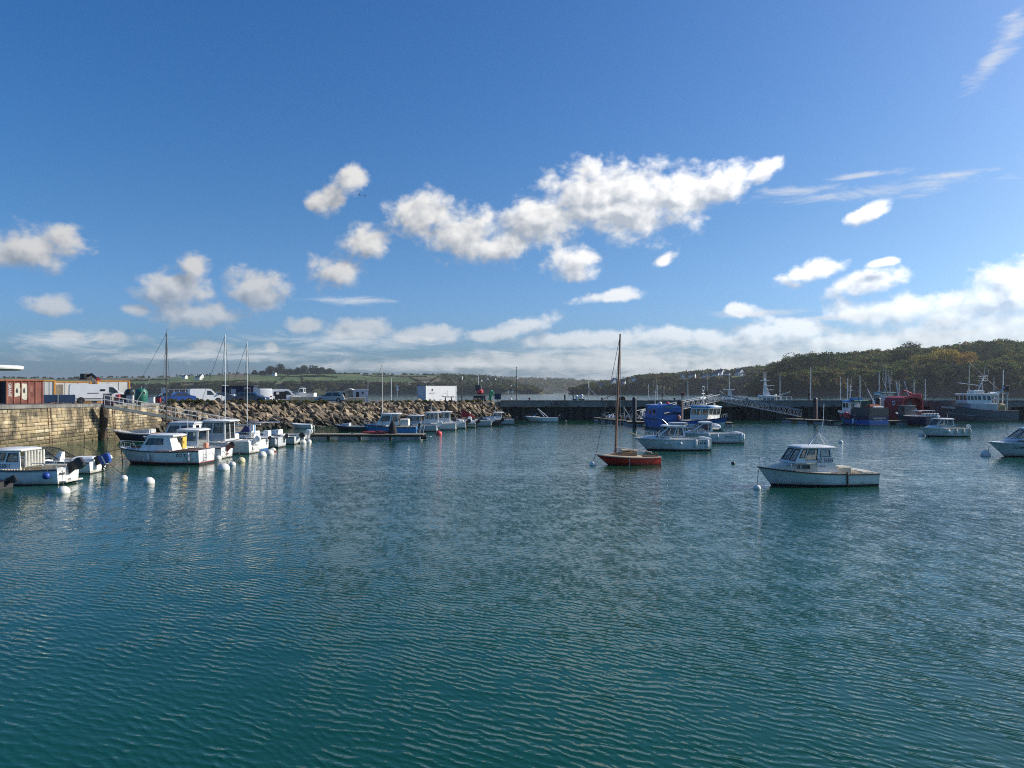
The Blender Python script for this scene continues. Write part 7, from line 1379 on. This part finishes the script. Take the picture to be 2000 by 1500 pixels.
# scrap gear on the work pontoon
GR = random.Random(8)
for k, (px, lb) in enumerate([(1183, 'tangled net heap on the dark work pontoon, leftmost'), (1196, 'rope heap in the middle of the dark work pontoon'), (1212, 'fender heap by the mast of the red boat on the work pontoon'), (1226, 'net heap at the foot of the black pile')]):
    d_ = 126 - 15*(px - 1170)/70; t = thing('gear_heap', lb, 'net heap', at(px, d_, .62)); b = MB()
    for j in range(9): b.sphere((GR.uniform(-.6, .6), GR.uniform(-.5, .5), GR.uniform(0, .5)), GR.uniform(.18, .34), 7, 5)
    b.build('netting', [DGREY, GREYH, RUBBER][k % 3], t, True); b = MB(); b.tube([(-.6, 0, .2), (0, .2, .8), (.5, 0, .9)], .05); b.build('spar', GREYH, t)
t = thing('lattice_frame', 'pale upright lattice frame beside the black pile', 'frame', at(1227, 112.5, .62))
for x in (-.5, .5): b = MB(); b.tube([(x, 0, 0), (x*1.3, 0, 2.0)], .05); b.build('post', STEEL, t)
b = MB(); b.tube([(-.5, 0, .1), (.6, 0, 1.9)], .04); b.tube([(.5, 0, .1), (-.6, 0, 1.9)], .04); b.tube([(-.55, 0, .6), (.55, 0, .6)], .04); b.build('brace', STEEL, t)
# small shelter roof on the jetty behind the red mast
t = thing('jetty_hut', 'small dark hut on the jetty behind the red boat mast', 'hut', at(1215, 134, JZ)); b = MB(); b.prism([(-.5, 0), (.5, 0), (.55, .5), (0, .75), (-.55, .5)], -.4, .4, 'y'); b.build('wall', mat('brown_boards', (.06,.035,.025), .8), t); b = MB(); b.loft([[(x, y, z) for x, z in ((-.62, .48), (0, .8), (.62, .48), (.62, .54), (0, .86), (-.62, .54))] for y in (-.46, .46)]); b.build('roof', DGREY, t)
# ---------------------------------------------------------------- people (each body one skinned surface)
def person(label, loc, rz, top, trousers, skin=(.45,.28,.2), pose='walk', h=1.74, hair=(.03,.02,.015)):
    t = thing('person', label, 'person', loc, rz); k = h / 1.74; st = .16 if pose == 'walk' else .02; bend = .0 if pose != 'bend' else .32
    J = {'pel': (0,0,.95), 'bel': (bend*.35,0,1.1), 'che': (bend*.9,0,1.33), 'nek': (bend*1.35,0,1.48), 'hl': (0,.10,.90), 'hr': (0,-.10,.90), 'kl': (st*.7+.02,.11,.50), 'kr': (-st*.3+.04,-.11,.50), 'al': (st,.11,.09), 'ar': (-st*1.3,-.11,.10), 'tl': (st+.16,.12,.035), 'tr': (-st*1.3+.15,-.12,.05),
         'sl': (bend*1.1,.19,1.41), 'sr': (bend*1.1,-.19,1.41), 'el': (bend*1.1-.08+bend*.4,.25,1.14), 'er': (bend*1.1+.06+bend*.4,-.25,1.14), 'wl': (bend*1.3+.08,.24,.90), 'wr': (bend*1.3+.18,-.23,.93), 'fl': (bend*1.3+.13,.235,.80), 'fr': (bend*1.3+.24,-.225,.83)}
    RD = {'pel': .15, 'bel': .135, 'che': .16, 'nek': .065, 'hl': .095, 'hr': .095, 'kl': .065, 'kr': .065, 'al': .045, 'ar': .045, 'tl': .035, 'tr': .035, 'sl': .07, 'sr': .07, 'el': .048, 'er': .048, 'wl': .032, 'wr': .032, 'fl': .03, 'fr': .03}
    E = [('pel','bel'),('bel','che'),('che','nek'),('pel','hl'),('pel','hr'),('hl','kl'),('hr','kr'),('kl','al'),('kr','ar'),('al','tl'),('ar','tr'),('che','sl'),('che','sr'),('sl','el'),('sr','er'),('el','wl'),('er','wr'),('wl','fl'),('wr','fr')]
    ks = list(J); me = bpy.data.meshes.new('body'); me.from_pydata([tuple(c_*k for c_ in J[n_]) for n_ in ks], [(ks.index(a), ks.index(b_)) for a, b_ in E], [])
    o = bpy.data.objects.new('body', me); col.objects.link(o); o.parent = t
    md = o.modifiers.new('skin', 'SKIN'); sv = me.skin_vertices[0].data
    for i, n_ in enumerate(ks): sv[i].radius = (RD[n_]*k, RD[n_]*k*(.72 if n_ in ('che', 'bel', 'pel') else 1)); sv[i].use_root = n_ == 'pel'
    o.modifiers.new('sub', 'SUBSURF').levels = 1; o.modifiers['sub'].render_levels = 2
    dg = bpy.context.evaluated_depsgraph_get(); nm = bpy.data.meshes.new_from_object(o.evaluated_get(dg)); o.modifiers.clear(); o.data = nm; nm.name = 'body'
    nm.materials.clear()
    for m in (top, trousers, mat('skin_%d' % int(skin[0]*100), skin, .6), BLACK): nm.materials.append(m)
    for p in nm.polygons:
        z = p.center.z/k; y = abs(p.center.y)/k; p.use_smooth = True
        p.material_index = 3 if z < .10 else (2 if (y > .17 and z < .92) or z > 1.50 else (1 if z < .98 and y < .2 else 0))
    hx = bend*1.55*k; b = MB(); b.lathe([(.02,-.125),(.06,-.115),(.078,-.05),(.085,.02),(.08,.08),(.05,.115),(.01,.125)], (hx, 0, 1.61*k), 12); b.box((hx+.075, -.013, 1.585*k), (hx+.105, .013, 1.62*k)); hd = b.build('head', MC['skin_%d' % int(skin[0]*100)], t, True)
    b = MB(); b.lathe([(.082,.0),(.094,.04),(.09,.09),(.055,.128),(.01,.138)], (hx-.012, 0, 1.615*k), 12); b.build('hair', mat('hair_%d' % int(hair[0]*100), hair, .8), hd, True); return t
DK = mat('dark_clothing', (.018,.019,.024), .9, .2, 4); DKB = mat('navy_clothing', (.02,.025,.05), .9, .2, 4); JEAN = mat('denim', (.05,.07,.12), .9, .2, 4); GREYC = mat('grey_clothing', (.12,.12,.13), .9, .2, 4); KHAKI = mat('khaki_clothing', (.11,.09,.06), .9, .2, 4); WHC = mat('pale_clothing', (.5,.5,.48), .9, .1, 4); REDCL = mat('dark_red_clothing', (.14,.02,.02), .9, .2, 4)
person('person in dark clothes walking along the jetty beside the tallest mast', at(1580, 133, JZ + .004), 180, DK, DK)
person('person in dark red top standing on the jetty above the brown pile', at(1333, 133, JZ + .004), 250, REDCL, DK, pose='stand', h=1.7)
person('person in khaki with pale bag at the head of the gangways', at(1381, 130, JZ + .2), 200, KHAKI, DK)
person('person in black leaning near the small pilot boat', at(1406, 134, JZ + .004), 200, DK, DK, pose='bend', h=1.7)
person('person in dark coat standing by the raised tailgate', onq(672, 114.2), 200, DK, KHAKI, pose='stand')
person('person in pale shirt bending at the raised tailgate', onq(665, 115.2), 190, GREYC, WHC, pose='bend')
# ---------------------------------------------------------------- gulls
def gull(px, py, d, label, rz):
    t = thing('gull', label, 'gull', at(px, d, zat(py, d)), rz); W_ = mat('gull_white', (.6,.6,.6), .8); G_ = mat('gull_grey', (.22,.23,.25), .8)
    b = MB(); b.lathe([(.01,-.28),(.05,-.2),(.085,0),(.06,.14),(.045,.2),(.04,.26),(.008,.33)], (0, 0, 0), 8, 'x'); b.build('body', W_, t, True)
    for s_ in (1, -1):
        b = MB(); b.loft([[(.10, s_*.05, .03), (-.08, s_*.05, .03), (-.08, s_*.05, .045), (.10, s_*.05, .05)], [(.13, s_*.33, .15), (-.06, s_*.33, .15), (-.06, s_*.33, .158), (.13, s_*.33, .165)], [(-.06, s_*.72, .08), (-.12, s_*.72, .08), (-.12, s_*.72, .084), (-.06, s_*.72, .088)]]); b.build('wing', G_, t)
    b = MB(); b.loft([[(-.25, -.03, .0), (-.25, .03, .0), (-.25, .03, .015), (-.25, -.03, .015)], [(-.42, -.07, .0), (-.42, .07, .0), (-.42, .07, .01), (-.42, -.07, .01)]]); b.build('tail', W_, t)
gull(703, 381, 150, 'left one of two gulls gliding under the small cloud', 165); gull(713, 383, 155, 'right one of two gulls gliding under the small cloud', 195); gull(1062, 759, 126, 'gull flying low above the jetty', 120)
# ---------------------------------------------------------------- haze: even sea air round the whole scene
hz = MB(); hz.box((-5600, -460, -3), (5600, 5600, 110)); ho = hz.build('haze', mat('unused_haze'))
hm = bpy.data.materials.new('sea_air'); hm.use_nodes = True; T = NT(hm.node_tree); T.n.clear(); pv = T.new('ShaderNodeVolumePrincipled'); pv.inputs['Color'].default_value = (.80, .88, .98, 1); pv.inputs['Density'].default_value = HAZE_D; pv.inputs['Anisotropy'].default_value = .2
om = T.new('ShaderNodeOutputMaterial'); T.l.new(pv.outputs[0], om.inputs['Volume']); ho.data.materials.clear(); ho.data.materials.append(hm); tag(ho, 'thin bluish sea air softening the far shores', kind='stuff')
bpy.data.materials.remove(MC['unused_haze'])
